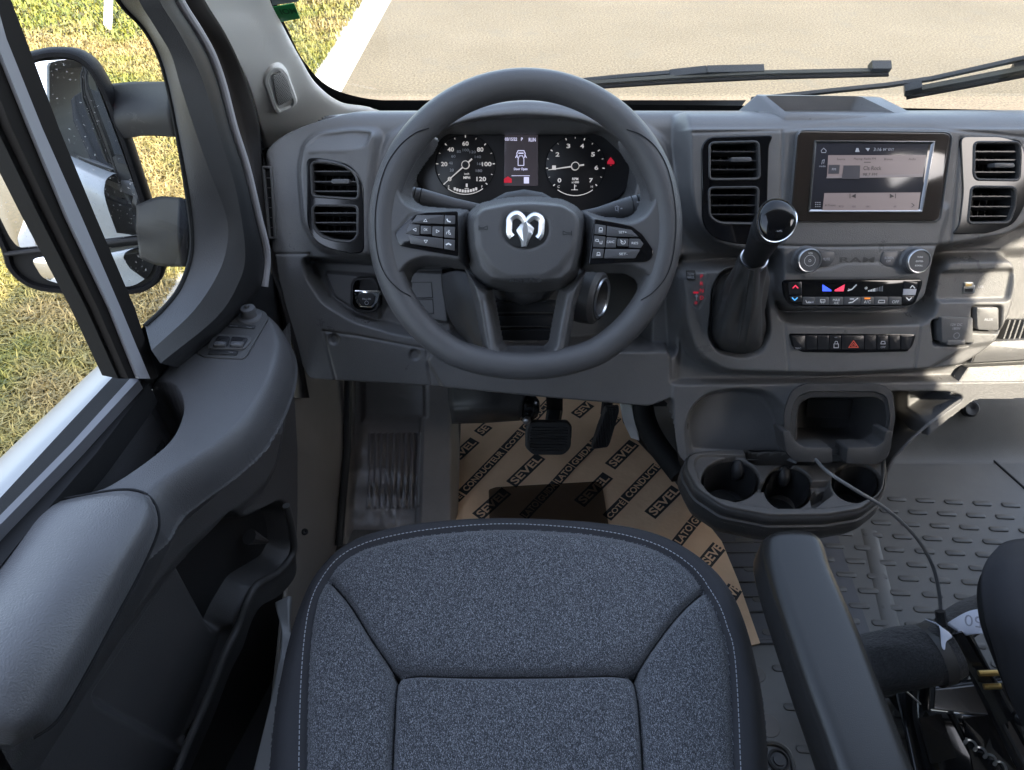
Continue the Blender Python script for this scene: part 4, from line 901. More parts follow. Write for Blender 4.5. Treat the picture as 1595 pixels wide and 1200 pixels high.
# airbag cover
hub = [(716, 345), (722, 326), (744, 308), (790, 299), (830, 297), (880, 301), (906, 314), (920, 330), (923, 350), (919, 392), (906, 432), (884, 452), (820, 460), (756, 452), (734, 432), (720, 390)]
hin = [(738, 335), (752, 318), (790, 310), (830, 309), (872, 312), (894, 326), (904, 345), (896, 385), (872, 420), (846, 434), (790, 434), (766, 420), (744, 385)]
loc = SW.L(hub, .03); lo = np.array(loc).min(0) - .004; hi = np.array(loc).max(0) + .004
q = Relief(SW, lo[0], hi[0], lo[1], hi[1], .0009, base=-.03); q.op(hub, .028, .010, r=10, inn=.7); q.op(hin, .004, .006, r=8, mode='add', hp=.03)
d2 = (q.U - oc[0]) ** 2 + (q.V - oc[1]) ** 2; q.H += np.where(q.H > 0, -.25 * d2, 0)
em = [(786, 336), (800, 329), (838, 331), (853, 343), (855, 362), (848, 378), (826, 388), (802, 386), (786, 374), (781, 356)]
q.groove(SW.L(fillet(em, 6), .032), .0012, .0022, local=True, closed=True)
q.smooth(1); q.keep = q.H > -.027; q.build('airbag_cover', M['hub'], sw, ang=None)
he = .0315
slab('emblem_plate', SW, em, he - .003, he + .0006, M['black'], sw, r=8, b=.0006)
# ram head emblem: two curled horns and a wedge face with facets
E = lambda pts: [(760 + x / 12, 310 + y / 12) for x, y in pts]
def ridge(mb, line, wd, h0, h1):             # raised facetted band along a line of photo points
    L = [Vector(SW.loc(*p, h0)) for p in line]; n = len(L); sc_ = SW.loc(801, 350, h0)[0] - SW.loc(800, 350, h0)[0]; V = []; Fc = []
    for i, p in enumerate(L):
        t = (L[min(i + 1, n - 1)] - L[max(i - 1, 0)]).normalized(); q_ = Vector((-t.y, t.x)) * (wd[i] * sc_ / 2)
        V += [SW.w(*(p + q_), h0), SW.w(*(p + q_ * .75), h0 + (h1 - h0) * .55), SW.w(*(p + q_ * .05), h1), SW.w(*(p - q_ * .75), h0 + (h1 - h0) * .55), SW.w(*(p - q_), h0)]
    for i in range(n - 1):
        for k in range(4): a = i * 5 + k; Fc.append((a, a + 1, a + 6, a + 5))
    Fc.append((0, 1, 2, 3, 4)); Fc.append(tuple((n - 1) * 5 + k for k in (4, 3, 2, 1, 0))); mb.add(V, Fc)
g = MB()
hl_ = crv([Vector(p) for p in E([(690, 440), (640, 350), (560, 295), (480, 310), (410, 380), (400, 500), (400, 640), (450, 715)])], 4); hr_ = crv([Vector(p) for p in E([(720, 440), (780, 370), (860, 325), (940, 345), (1000, 410), (1000, 520), (985, 660), (930, 740)])], 4)
for ln in (hl_, hr_): ridge(g, [(p.x, p.y) for p in ln], [9 + 4.2 * math.sin(min(1, i / 18) * 2.6) for i in range(len(ln))], he, he + .0045)
f = E([(640, 440), (590, 480), (520, 580), (610, 800), (620, 895), (730, 895), (770, 800), (850, 660), (880, 560), (790, 460)]); top = E([(690, 440), (665, 500), (640, 600), (660, 800), (665, 890), (705, 890), (720, 800), (745, 620), (740, 500), (715, 440)])
a = [SW.w(*SW.loc(*p, he), he) for p in f]; b = [SW.w(*SW.loc(*p, he), he + .0052) for p in top]; n = len(a); g.add(a + b, [(i, (i + 1) % n, n + (i + 1) % n, n + i) for i in range(n)] + [[n + i for i in range(n)]])
g.build('ram_head_emblem', mat('bright_emblem_metal', (.85, .86, .88), .32, metal=.85), sw, smooth=False)
# embossed horn marks and airbag lettering
g = MB(); hh = .0335
ptext(g, SW, 818, 437, .0305, 'AIRBAG', 6, wp=50, spacing=1.1, bold=True)
pbar(g, SW, [(746, 352), (746, 359)], hh - .0010, 1); pbar(g, SW, [(747, 355), (753, 355), (759, 352), (759, 358), (753, 357), (747, 357)], hh - .001, .8)
pbar(g, SW, [(890, 360), (890, 367)], hh - .0010, 1); pbar(g, SW, [(889, 363), (883, 363), (877, 360), (877, 366), (883, 365), (889, 365)], hh - .001, .8)
g.build('embossed_marks', M['black'], sw, smooth=False)
# button pads
hb = .0135
def pad(outer, keys, marks, strokes):
    p = empty('button_pad', SW.hit(*outer[0], hb), None, None); p.parent = sw; p.location = SW.hit(*outer[0], hb) - sw.location
    slab('pad_plate', SW, outer, hb - .006, hb + .0012, M['piano'], p, r=4, b=.0012)
    for k in keys: slab('key', SW, k, hb, hb + .0032, M['btn'], p, r=1.2, b=.0006)
    g = MB(); z = hb + .0036
    for x, y, s, h, wd in marks: ptext(g, SW, x, y, z, s, h, wp=wd)
    for pts, wd, cl2 in strokes: pbar(g, SW, pts, z, wd, closed=cl2)
    g.build('key_symbols', M['white'], p, smooth=False); return p
S2 = lambda pts: [(600 + x / 10.9, 310 + y / 10.9) for x, y in pts]
S3 = lambda pts: [(900 + x / 9.23, 290 + y / 9.23) for x, y in pts]
pad([(615, 364), (627, 351), (645, 335), (664, 331), (713, 329), (714, 400), (640, 387), (622, 383)],
    [S2([(540, 275), (995, 275), (990, 425), (440, 412)]), S2([(1012, 278), (1190, 285), (1185, 425), (1005, 430)]), S2([(405, 432), (585, 440), (578, 612), (340, 590)]), S2([(600, 455), (785, 465), (785, 600), (600, 595)]), S2([(800, 465), (985, 470), (980, 652), (795, 625)]),
     S2([(1003, 470), (1185, 478), (1180, 672), (1000, 655)]), S2([(390, 612), (980, 672), (980, 845), (430, 760)]), S2([(1000, 682), (1180, 695), (1178, 880), (998, 850)])],
    [(663, 358, 'OK', 4, 6)],
    [(S2([(650, 385), (685, 345), (712, 388)]), .8, True), (S2([(525, 500), (472, 520), (525, 550)]), .8, True), (S2([(865, 525), (918, 550), (868, 575)]), .8, True), (S2([(660, 700), (718, 704), (688, 750)]), .8, True),
     (S2([(1048, 345), (1065, 380), (1105, 392)]), 2, False), (S2([(1035, 778), (1075, 758), (1115, 782)]), 2.2, False), (S2([(1045, 560), (1040, 600)]), .8, False), (S2([(1075, 530), (1065, 570), (1085, 600), (1115, 605)]), .9, False), (S2([(1095, 530), (1080, 560), (1110, 590)]), .8, False)])
pad([(926, 341), (962, 347), (984, 352), (1000, 364), (1018, 390), (1017, 400), (1008, 408), (960, 410), (917, 413)],
    [S3([(250, 545), (405, 570), (400, 705), (240, 690)]), S3([(420, 575), (770, 630), (880, 735), (415, 720)]), S3([(235, 712), (400, 728), (385, 885), (225, 880)]), S3([(418, 735), (560, 745), (550, 885), (400, 885)]), S3([(575, 755), (730, 760), (725, 870), (570, 865)]),
     S3([(745, 755), (890, 760), (945, 830), (905, 895), (735, 885)]), S3([(222, 900), (380, 905), (360, 1035), (200, 1040)]), S3([(398, 905), (900, 912), (825, 1040), (380, 1040)])],
    [(970, 362, 'SET+', 3.6, 12), (951, 377, 'CANC', 3.8, 12), (989, 379, 'RES', 3.6, 10), (971, 396, 'SET-', 3.6, 13)],
    [(S3([(310, 600), (350, 600), (355, 640), (305, 640)]), .9, True), (S3([(300, 660), (355, 660)]), 1, False), (S3([(250, 790), (262, 765), (295, 770), (300, 800)]), .9, True), (S3([(320, 800), (318, 830), (345, 832), (350, 790)]), .9, False), (S3([(275, 990), (280, 955), (315, 955), (322, 990)]), .9, True), (S3([(268, 1000), (325, 1000)]), .8, False),
     (S3([(625, 790), (622, 815), (640, 835), (670, 832), (685, 808), (675, 785)]), 1, False), (S3([(612, 775), (655, 810)]), .9, False)])
# ---------------------------------------------------------------- gear lever
gear = empty('gear_lever', D.hit(1150, 500, 0), 'black gear lever with glossy knob and leather gaiter in the centre console', 'gear lever')
M['leather'] = mat('black_leather', (.060, .059, .059), .36, bump=.6, bscale=500)
base = rs(fillet([(1112, 450), (1124, 428), (1150, 420), (1186, 440), (1197, 515), (1186, 546), (1158, 555), (1120, 547), (1106, 522)], 10), 64)
def cring(px, py, d, rx, ry, nn=64, tilt=0):    # ring facing the lever axis, size in photo pixels
    return [ray(px + rx * c_(a), py - ry * s_(a)) * (d + tilt * s_(a)) for a in [2 * math.pi * k / nn for k in range(nn)]]
def al(b, cx, cy):                             # order base ring by angle
    return sorted(b, key=lambda p: math.atan2(-(p.y - cy), p.x - cx) % (2 * math.pi))
bs = al(base, 1150, 490); rows = [[D.hit(p.x, p.y, .006) for p in bs]]
rows.insert(0, [D.hit(1150 + (p.x - 1150) * 1.05, 490 + (p.y - 490) * 1.04, .020) for p in bs])
dd = D.hit(1150, 490, 0).length / ray(1150, 490).length
for f, cx, cy, d, rx, ry in ((.2, 1155, 484, dd - .035, 37, 53), (.4, 1161, 461, dd - .06, 31, 42), (.6, 1166, 437, dd - .085, 27.5, 31), (.8, 1170, 416, dd - .105, 24, 21), (1, 1173, 405, dd - .118, 21.5, 13)):
    r_ = cring(cx, cy, d, rx, ry, tilt=.02 * f)
    b0 = [ray(cx + (p.x - 1150) * rx / 46, cy + (p.y - 490) * ry / 66) * d for p in bs]
    rr = []
    for k, (a, b) in enumerate(zip(b0, r_)):
        q = a.lerp(b, f); th = 2 * math.pi * k / 64; wv = math.sin(5 * th + 3 * f) * .0038 * math.sin(3.1 * f) + math.sin(9 * th - 8 * f) * .0022 * math.sin(3.1 * f)
        c = ray(cx, cy) * d; rr.append(q + (q - c).normalized() * wv)
    rows.append(rr)
n = 64; rows2 = []
for i in range(len(rows) - 1):
    pass
cols = [crv([rows[i][j] for i in range(len(rows))], 5) for j in range(n)]; m_ = len(cols[0]); V = [cols[j][i] for i in range(m_) for j in range(n)]
Fc = [(i * n + k, i * n + (k + 1) % n, (i + 1) * n + (k + 1) % n, (i + 1) * n + k) for i in range(m_ - 1) for k in range(n)]
mk('gaiter', V, Fc, M['leather'], gear, ang=None)
sm = [cols[46][i] + (cols[46][i] - ray(1155, 470) * 1.05).normalized() * .0008 for i in range(4, m_ - 1)]; V, Fc = tube_geo(sm, .0011, n=6); g = MB(); g.add(V, Fc); sm = [cols[49][i] + (cols[49][i] - ray(1155, 470) * 1.05).normalized() * .0008 for i in range(4, m_ - 1)]; V, Fc = tube_geo(sm, .0011, n=6); g.add(V, Fc); g.build('gaiter_seam', M['leather'], gear)
kd = dd - .118
A = ray(1174, 404) * kd; B = ray(1190, 372) * (kd - .045); Cn = ray(1204, 348) * (kd - .085)
V, Fc = tube_geo([A - (B - A) * .15, A, A + (B - A) * .06], [.0185, .0195, .0185], n=28); mk('collar', V, Fc, M['satin'], gear)
path = crv([A, A.lerp(B, .5), B, Cn], 6); fN = (-Cn).normalized() + Vector((.16, 0, .22)); fN.normalize()
fx = Vector((1, 0, 0)) - fN * fN.x; fx.normalize(); fy = fN.cross(fx)
K = Frame(ray(1210, 344) * (kd - .098), fx, fy, fN)
def kring(sx, sy, h, nn=40): return [K.w(sx * c_(a), sy * s_(a) * (1 - .08 * c_(a)), h) for a in [2 * math.pi * k / nn for k in range(nn)]]
rings = []
ux_ = fx
for p, r0 in ((A, .0165), (A.lerp(B, .5), .0175), (B, .020), (B.lerp(Cn, .55), .0225)):
    t = (B - A).normalized(); x = (fx - t * fx.dot(t)).normalized(); y = t.cross(x); rings.append([p + x * (c_(a) * r0) + y * (s_(a) * r0) for a in [2 * math.pi * k / 40 for k in range(40)]])
sx, sy = .0238, .0268
rings += [kring(sx * .98, sy * .98, -.016), kring(sx * 1.02, sy * 1.02, -.004), kring(sx, sy, .000)]
n = 40; cols = [crv([rings[i][j] for i in range(len(rings))], 4) for j in range(n)]; m_ = len(cols[0]); V = [cols[j][i] for i in range(m_) for j in range(n)]
Fc = [(i * n + k, i * n + (k + 1) % n, (i + 1) * n + (k + 1) % n, (i + 1) * n + k) for i in range(m_ - 1) for k in range(n)]
mk('grip', V, Fc, M['black'], gear, ang=None)
V = []; Fc = []
for i in range(10):
    a = i / 9 * math.pi / 2; V += kring(sx * .93 * c_(a) + .0002, sy * .93 * c_(a) + .0002, .0005 + .009 * s_(a))
Fc = [(i * n + k, i * n + (k + 1) % n, (i + 1) * n + (k + 1) % n, (i + 1) * n + k) for i in range(9) for k in range(n)]
mk('knob_cap', V, Fc, M['piano'], gear, ang=None)
V = kring(sx * 1.0, sy * 1.0, 0) + kring(sx * .98, sy * .98, .0022) + kring(sx * .93, sy * .93, .0018) + kring(sx * .92, sy * .92, 0)
mk('knob_trim', V, [(i * n + k, i * n + (k + 1) % n, (i + 1) * n + (k + 1) % n, (i + 1) * n + k) for i in range(3) for k in range(n)], M['chrome'], gear)
g = MB(); c = K.o; put_text(g, Frame(K.o + fN * .0095, fx, fy, fN), .001, -.014, -.0012, '- AUTO', height=.0016); g.build('knob_lettering', M['dimwhite'], gear, smooth=False)
# ---------------------------------------------------------------- cup tray at the foot of the console
outl = [(1066, 728), (1070, 708), (1092, 701), (1150, 698), (1240, 700), (1380, 704), (1382, 745), (1377, 768), (1344, 794), (1290, 803), (1200, 804), (1128, 790), (1085, 762)]
loc = TR.L(fillet(outl, 10), 0); lo = np.array(loc).min(0) - .004; hi = np.array(loc).max(0) + .004
q = Relief(TR, lo[0], hi[0], lo[1], hi[1], .0010, base=-.03); q.op(outl, 0, .004, r=10)
q.op([(1080, 724), (1088, 712), (1375, 716), (1372, 762), (1340, 786), (1290, 794), (1200, 795), (1130, 782), (1090, 756)], -.005, .0015, r=10)
cup = lambda cx, cy, rx, ry: [(cx + rx * c_(a), cy + ry * s_(a)) for a in np.linspace(0, 2 * math.pi, 41)[:-1]]
q.op([(1158, 706), (1172, 704), (1270, 708), (1266, 724), (1178, 724), (1166, 718)], -.045, .002, r=3, hp=-.005)
q.op([(1180, 752), (1292, 750), (1290, 762), (1180, 766)], -.020, .002, hp=-.005)
q.op(cup(1138, 748, 44, 33), -.075, .0022, hp=-.005); q.op(cup(1228, 760, 37, 34), -.070, .0022, hp=-.005); q.op(cup(1334, 752, 37, 30), -.075, .0022, hp=-.005)
q.op([(1262, 770), (1290, 756), (1296, 770), (1266, 792)], -.04, .002, r=3, hp=-.005)
q.keep = sdf(q.U, q.V, loc) > -.005
console = dash
tray = q.build('cup_tray', mat('tray_plastic', (.072, .067, .062), .40, bump=.6, bscale=900), dash, ang=None)
def bowl(cx, cy, rx, ry, zt): V, Fc = mould_geo(TR, TR.L(cup(cx, cy, rx, ry), -.005), [(.003, -.009), (.005, -.060), (.007, -.073)]); return V, Fc
for i, (cx, cy, rx, ry) in enumerate(((1138, 748, 44, 33), (1228, 760, 37, 34), (1334, 752, 37, 30))):
    V, Fc = bowl(cx, cy, rx, ry, 0); cb = mk('cup_holder', V, Fc, M['black'], dash)
    c = TR.loc(cx, cy, -.005); r0 = .030
    V, Fc = mould_geo(TR, circ(c[0], c[1], r0), [(0, -.072), (0, -.069), (.001, -.069)]); mk('cup_pad', V, Fc, M['rubber'], cb)
for px_, py_ in ((1150, 732), (1222, 742), (1284, 736)):
    c = TR.hit(px_, py_, -.020); V, Fc = tube_geo(crv([c + Vector((0, .016, .004)), c + Vector((0, .006, .002)), c + Vector((0, -.002, -.010)), c + Vector((0, .006, -.028))], 5), [.006, .008, .009, .010, .010, .010, .010, .010, .010, .009, .009, .008, .007, .006, .005, .004], n=14); mk('grip_finger', V, Fc, M['black'], dash)
# skirt of the tray: front wall with a groove, curving under
n = len(loc); L = loc if area2(loc) > 0 else loc[::-1]
V, Fc = mould_geo(TR, L, [(.001, -.003), (-.0015, -.006), (-.002, -.018), (.000, -.0205), (-.004, -.023), (-.005, -.045), (.004, -.066), (.03, -.085), (.05, -.090)]); mk('tray_skirt', V, Fc, M['dash_dark'], dash, ang=50)
# console left cheek running forward, and lower box down to the floor
E0 = [D.hit(x, y, -.004) for x, y in ((1046, 622), (1050, 650), (1054, 700), (1062, 745))]
fwd = Vector((.15, .34, -.06))
patch('console_cheek', [E0, [p + fwd * .3 for p in E0], [p + fwd for p in E0]], M['dash_dark'], dash, sub=4)
E1 = [D.hit(x, y, -.02) for x, y in ((1512, 613), (1450, 660), (1392, 716), (1374, 750))]
patch('console_cheek', [E1, [p + Vector((-.02, .12, -.02)) for p in E1], [p + Vector((-.05, .3, -.04)) for p in E1]], M['dash_dark'], dash, sub=4)
V, Fc = tube_geo([D.hit(x, y, .004) for x, y in ((1512, 613), (1480, 634), (1450, 657), (1418, 686), (1392, 714), (1381, 735), (1378, 752))], .0028, n=8); mk('console_edge', V, Fc, M['dash'], dash)
box('console_foot', (.42, .86, FLZ), (.60, 1.2, -.80), M['dash_dark'], dash)
# ---------------------------------------------------------------- floor of the cab
def fl(px, py, z=FLZ): return W(px, py, Z=z)
fo = mk('cab_floor', [(-.52, YB, FLZ - .012), (XR, YB, FLZ - .012), (XR, 1.5, FLZ - .012), (-.52, 1.5, FLZ - .012)], [(0, 1, 2, 3)], M['mat_rubber'], van, smooth=False)
so_ = fo.modifiers.new('thickness', 'SOLIDIFY'); so_.thickness = .03
# firewall: slopes up from the floor on both sides
patch('firewall', [[(x, y, z) for x in (-.50, -.1, .44)] for y, z in ((1.22, -1.19), (1.34, -1.10), (1.42, -.95), (1.42, -.6), (1.30, -.45))], M['black'], van, sub=4)
patch('firewall', [[(x, y, z) for x in (.44, .7, XR)] for y, z in ((1.00, -1.185), (1.06, -1.15), (1.12, -1.05), (1.20, -.95), (1.26, -.7), (1.2, -.45))], M['mat_rubber'], van, sub=5)
# ribbed rubber floor covering on the passenger side
fm = empty('floor_covering', (.8, .6, FLZ), 'grey ribbed rubber floor covering on the passenger side with oblong studs', 'floor mat')
mk('rubber_sheet', [(.30, -.6, FLZ), (XR - .02, -.6, FLZ), (XR - .02, 1.03, FLZ), (.30, 1.03, FLZ)], [(0, 1, 2, 3)], M['mat_rubber'], fm, smooth=False)
g = MB(); a0 = R(-4)
def oblong(cx, cy, L_, Wd, ang, h):
    pts = []
    for k in range(16):
        a = 2 * math.pi * k / 16; x = (L_ / 2 - Wd / 2) * (1 if c_(a) > 0 else -1) + Wd / 2 * c_(a); y = Wd / 2 * s_(a); pts.append((cx + x * c_(ang) - y * s_(ang), cy + x * s_(ang) + y * c_(ang)))
    return mould_geo(FL, pts, [(0, 0), (.0008, h * .8), (.0022, h)])
for j in range(30):
    for i in range(18):
        u, v = .36 + i * .060 + (j % 2) * .030, .02 + j * .0335
        x, y = u, v - (u - .4) * .07
        if x > .45 + (0 if y < .93 else 0) and y < .93 and x < 1.3: g.add(*oblong(x, y, .040, .0135, a0, .0026))
g.build('studs', mat('stud_rubber', (.095, .091, .084), .45), fm, ang=30)
for x0, y0, x1, y1 in ((1353, 826, 1394, 1000),):
    p, q_ = fl(x0, y0), fl(x1, y1); V, Fc = tube_geo([p + Vector((0, 0, -.003)), q_ + Vector((0, 0, -.003))], .016, n=16, flat=1.0, up=(0, 0, 1)); V = [Vector((v.x, v.y, FLZ + max(0, v.z - FLZ) * .22)) for v in V]; mk('floor_ridge', V, Fc, M['mat_rubber'], fm)
# raised front lip of the covering with two round clips, and the seam to the door side
for x, y in ((1507, 632), (1516, 671)):
    c = W(x, y, Y=1.11); lathe('floor_clip', c - Vector((0, .01, 0)), Vector((0, -.7, .7)), [(.019, -.006), (.019, .006), (.015, .009), (.008, .008), (.001, .005)], M['black'], fm, n=24)
V, Fc = tube_geo([fl(1532, 704), fl(1570, 738), fl(1640, 800)], .003, n=8); mk('mat_seam', V, Fc, M['black'], fm)
# driver side floor: cross ribs and rear mat edge
dm = empty('driver_floor_mat', (.1, .5, FLZ), 'dark rubber step mat with cross ribs beside the driver seat', 'floor mat')
g = MB()
for y in (846, 862, 885, 908, 931, 955):
    p, q_ = fl(1105, y), fl(1195 + (y - 846) * .3, y - 1); V, Fc = tube_geo([p, q_], .004, n=8, flat=.5, up=(0, 0, 1)); g.add(V, Fc)
g.build('cross_ribs', M['dash_dark'], dm)
p, q_ = fl(1150, 1001), fl(1330, 999)
V, Fc = tube_geo([p, q_], .006, n=10); mk('mat_edge', V, Fc, M['btn'], dm)
mk('rubber_sheet', [fl(1000, 820, FLZ + .001), fl(1300, 820, FLZ + .001), fl(1360, 1000, FLZ + .001), fl(1000, 1000, FLZ + .001)], [(0, 1, 2, 3)], mat('dark_mat', (.075, .075, .082), .4, bump=.5), dm, smooth=False)
g = MB()
for x, y, r_ in ((1178, 1050, .016), (1196, 1130, .020)): c = fl(x, y); g.add(*mould_geo(FL, circ(c.x, c.y, r_), [(0, 0), (.001, .0012), (.002, .0012)]))
g.build('heel_marks', mat('worn_rubber', (.12, .11, .10), .5), dm)
lt = empty('floor_anchor', fl(1212, 1185), 'round turn-lock anchor in a raised surround on the floor beside the seat', 'floor anchor')
mould('surround', FL, [(1150, 1152), (1210, 1152), (1232, 1165), (1242, 1195), (1246, 1260), (1150, 1260)], [(0, 0), (.001, .006), (.004, .008), (.007, .006), (.008, .001)], M['mat_rubber'], lt, h=.006, r=14, cap=False)
c = fl(1212, 1186); lathe('turn_lock', c, (0, 0, 1), [(.017, 0), (.017, .006), (.014, .008), (.012, .004), (.009, .004), (.009, .008), (.001, .009)], M['dash_dark'], lt, n=28)
# dead pedal slope on the driver's left, under clear film
DP = Frame((-.3, .88, FLZ), (1, 0, 0), (0, c_(R(26)), s_(R(26))), (0, -s_(R(26)), c_(R(26))))
dp = empty('footrest', DP.w(0, 0), 'ribbed footrest under clear protective film left of the pedals', 'footrest')
loc = DP.L([(536, 560), (706, 560), (712, 850), (520, 850)], 0); lo = np.array(loc).min(0); hi = np.array(loc).max(0)
q = Relief(DP, lo[0], hi[0], lo[1], hi[1], .0016, base=0)
q.op([(660, 500), (706, 500), (708, 900), (648, 900)], .030, .010); q.op([(500, 500), (550, 500), (540, 900), (500, 900)], .022, .008)
q.op([(560, 500), (664, 500), (664, 652), (566, 652)], .010, .010)
for k in range(9): x = 575 + k * 9.5; q.op([(x, 674), (x + 5, 674), (x + 2 - k * .1, 790), (x - 4, 790)], .010, .003, mode='add')
q.smooth(1); q.build('rest_plate', M['kick'], dp, ang=None)
# crinkled film
q = Relief(DP, lo[0] + .03, hi[0] - .06, lo[1], hi[1], .002, base=.012)
g1 = np.random.default_rng(3)
for _ in range(46):
    a, b_, k1, k2, ph = g1.uniform(-1, 1), g1.uniform(-1, 1), g1.uniform(160, 520), g1.uniform(20, 120), g1.uniform(0, 6)
    q.H +=    .00022 * np.abs(np.sin(q.U * k1 * .6 + q.V * k2 * a + ph)) * np.sin(q.V * k2 + b_ * 5)
m = glassmat('clear_film', (.97, .97, .98), 1.7); M['film'] = m
for nd in m.node_tree.nodes:
    if nd.type == 'BSDF_GLOSSY': nd.inputs['Roughness'].default_value = .2
q.op([(566, 500), (664, 500), (664, 652), (566, 652)], .020, .010); q.build('clear_film', m, dp, ang=None)
# kick panel on the left
kp = empty('kick_panel', W(500, 800, X=-.40), 'brownish kick panel with two screws at the door sill', 'kick panel')
rows = [[W(440, 560, d=1.30), W(500, 565, d=1.42), W(552, 570, d=1.5)], [W(452, 640, d=1.26), W(505, 640, d=1.38), W(552, 640, d=1.50)], [W(456, 740, d=1.20), W(500, 740, d=1.33), W(544, 740, d=1.47)], [W(452, 850, d=1.13), W(495, 850, d=1.28), W(530, 852, d=1.42)], [W(440, 960, d=1.06), W(480, 960, d=1.2), W(514, 960, d=1.32)], [W(425, 1100, d=.98), W(470, 1100, d=1.1), W(500, 1100, d=1.2)]]
patch('panel', rows, M['kick'], kp, sub=8, thick=-.004)
for x, y, d in ((488, 663, 1.34), (474, 829, 1.20)):
    c = W(x, y, d=d - .004); lathe('screw', c + c.normalized() * .006, -c.normalized() + Vector((.4, 0, .3)), [(.006, 0), (.006, .004), (.004, .006), (.002, .0055), (.0005, .003)], M['black'], kp, n=18)
g = MB(); V, Fc = tube_geo([W(542, 590, d=1.46), W(541, 700, d=1.44), W(528, 850, d=1.38)], .008, n=10); mk('seal_strip', V, Fc, M['black'], kp)
# white painted sill edge between door and seat
patch('sill_edge', [[W(434, 942, d=1.00), W(455, 930, d=1.0)], [W(437, 990, d=.97), W(452, 1000, d=.97)], [W(432, 1060, d=.93), W(447, 1060, d=.93)], [W(414, 1140, d=.90), W(432, 1140, d=.90)], [W(392, 1230, d=.86), W(424, 1230, d=.86)]], M['paint'], van, thick=.01)
# ---------------------------------------------------------------- under-dash box, shaft joint, pedals
ub = empty('column_support', W(760, 630, d=1.35), 'black housing and steering shaft joint under the dashboard', 'shaft joint')
patch('housing', [[W(x, y, d=d) for x, y, d in r_] for r_ in ([(698, 590, 1.36), (760, 590, 1.32), (830, 590, 1.34)], [(700, 625, 1.34), (760, 622, 1.30), (815, 626, 1.32)], [(703, 640, 1.33), (755, 638, 1.29), (812, 644, 1.32)], [(704, 658, 1.36), (760, 656, 1.34), (815, 652, 1.36)])], M['dash_dark'], ub, thick=.004)
c = W(823, 636, d=1.34); lathe('shaft_joint', c - Vector((.0, -.03, .02)), (-.1, -.8, .5), [(.02, 0), (.026, .01), (.026, .04), (.018, .05), (.012, .052), (.001, .053)], M['metal_black'], ub, n=28)
lathe('joint_bolt', c + Vector((-.004, -.035, .0)), (-.1, -.8, .5), [(.008, -.01), (.008, .004), (.005, .007), (.001, .0075)], M['satin'], ub, n=6, ang=20)
PB = Frame(W(855, 685, d=1.36), (1, 0, .0), (0, s_(R(35)), c_(R(35))), (0, -c_(R(35)), s_(R(35))))
M['pedal'] = mat('pedal_rubber', (.040, .039, .039), .5, bump=.3, bscale=700)
bp = empty('brake_pedal', PB.o, 'wide ribbed black rubber brake pedal above the cardboard', 'pedal')
outer = [(826, 657), (884, 657), (891, 666), (889, 700), (878, 710), (830, 710), (819, 699), (820, 668)]
loc = PB.L(fillet(outer, 6), .008); lo = np.array(loc).min(0) - .003; hi = np.array(loc).max(0) + .003
q = Relief(PB, lo[0], hi[0], lo[1], hi[1], .0009, base=-.01); q.op(outer, .008, .002, r=6); v0_, v1_ = lo[1] + .011, hi[1] - .012
msk = sdf(q.U, q.V, inset(loc if area2(loc) > 0 else loc[::-1], .008)); q.H += np.where(msk > 0, .0028 * np.clip(np.sin((q.V - v0_) / (v1_ - v0_) * 2 * math.pi * 9) * 2, -1, 1) * np.clip(msk / .002, 0, 1), 0); q.keep = sdf(q.U, q.V, loc) > -.002
q.build('pedal_pad', M['pedal'], bp, ang=None)
V, Fc = tube_geo([PB.w(.004, .005, -.008), W(864, 640, d=1.43), W(863, 600, d=1.40)], [.016, .017, .018], n=8, flat=.5, up=(1, 0, 0)); mk('pedal_arm', V, Fc, M['black'], bp)
PA = Frame(W(946, 664, d=1.40), (1, .1, .15), (0, s_(R(35)), c_(R(35))), (0, -c_(R(35)), s_(R(35))))
ap = empty('accelerator_pedal', PA.o, 'narrow ribbed black accelerator pedal right of the brake', 'pedal')
outer = [(938, 634), (960, 637), (962, 645), (956, 692), (953, 698), (929, 697), (927, 690), (932, 660)]
loc = PA.L(fillet(outer, 3), .006); lo = np.array(loc).min(0) - .003; hi = np.array(loc).max(0) + .003
q = Relief(PA, lo[0], hi[0], lo[1], hi[1], .0008, base=-.01); q.op(outer, .006, .0018, r=3); msk = sdf(q.U, q.V, inset(loc if area2(loc) > 0 else loc[::-1], .004))
q.H += np.where(msk > 0, .0022 * np.clip(np.sin((q.U + q.V * .10) * 2 * math.pi / .0056) * 2, -1, 1) * np.clip(msk / .0015, 0, 1), 0); q.keep = sdf(q.U, q.V, loc) > -.002
q.build('pedal_pad', M['pedal'], ap, ang=None)
V, Fc = tube_geo([W(944, 645, d=1.44), W(946, 628, d=1.42), W(948, 600, d=1.40)], [.012, .012, .012], n=8); mk('pedal_arm', V, Fc, M['black'], ap)
# dark conduit and pale bracket right of the pedals
cd_ = empty('footwell_conduit', W(1010, 690, d=1.35), 'black conduit with pale bracket at the right of the footwell', 'conduit')
V, Fc = tube_geo(crv([W(1000, 600, d=1.42), W(1004, 650, d=1.38), W(1022, 690, d=1.34), W(1060, 740, d=1.30)], 6), .022, n=14); mk('conduit', V, Fc, M['rubber'], cd_)
patch('bracket', [[W(966, 628, d=1.47), W(985, 632, d=1.45)], [W(972, 655, d=1.45), W(992, 660, d=1.43)], [W(984, 682, d=1.44), W(996, 686, d=1.43)]], M['pillar'], cd_, thick=.004)
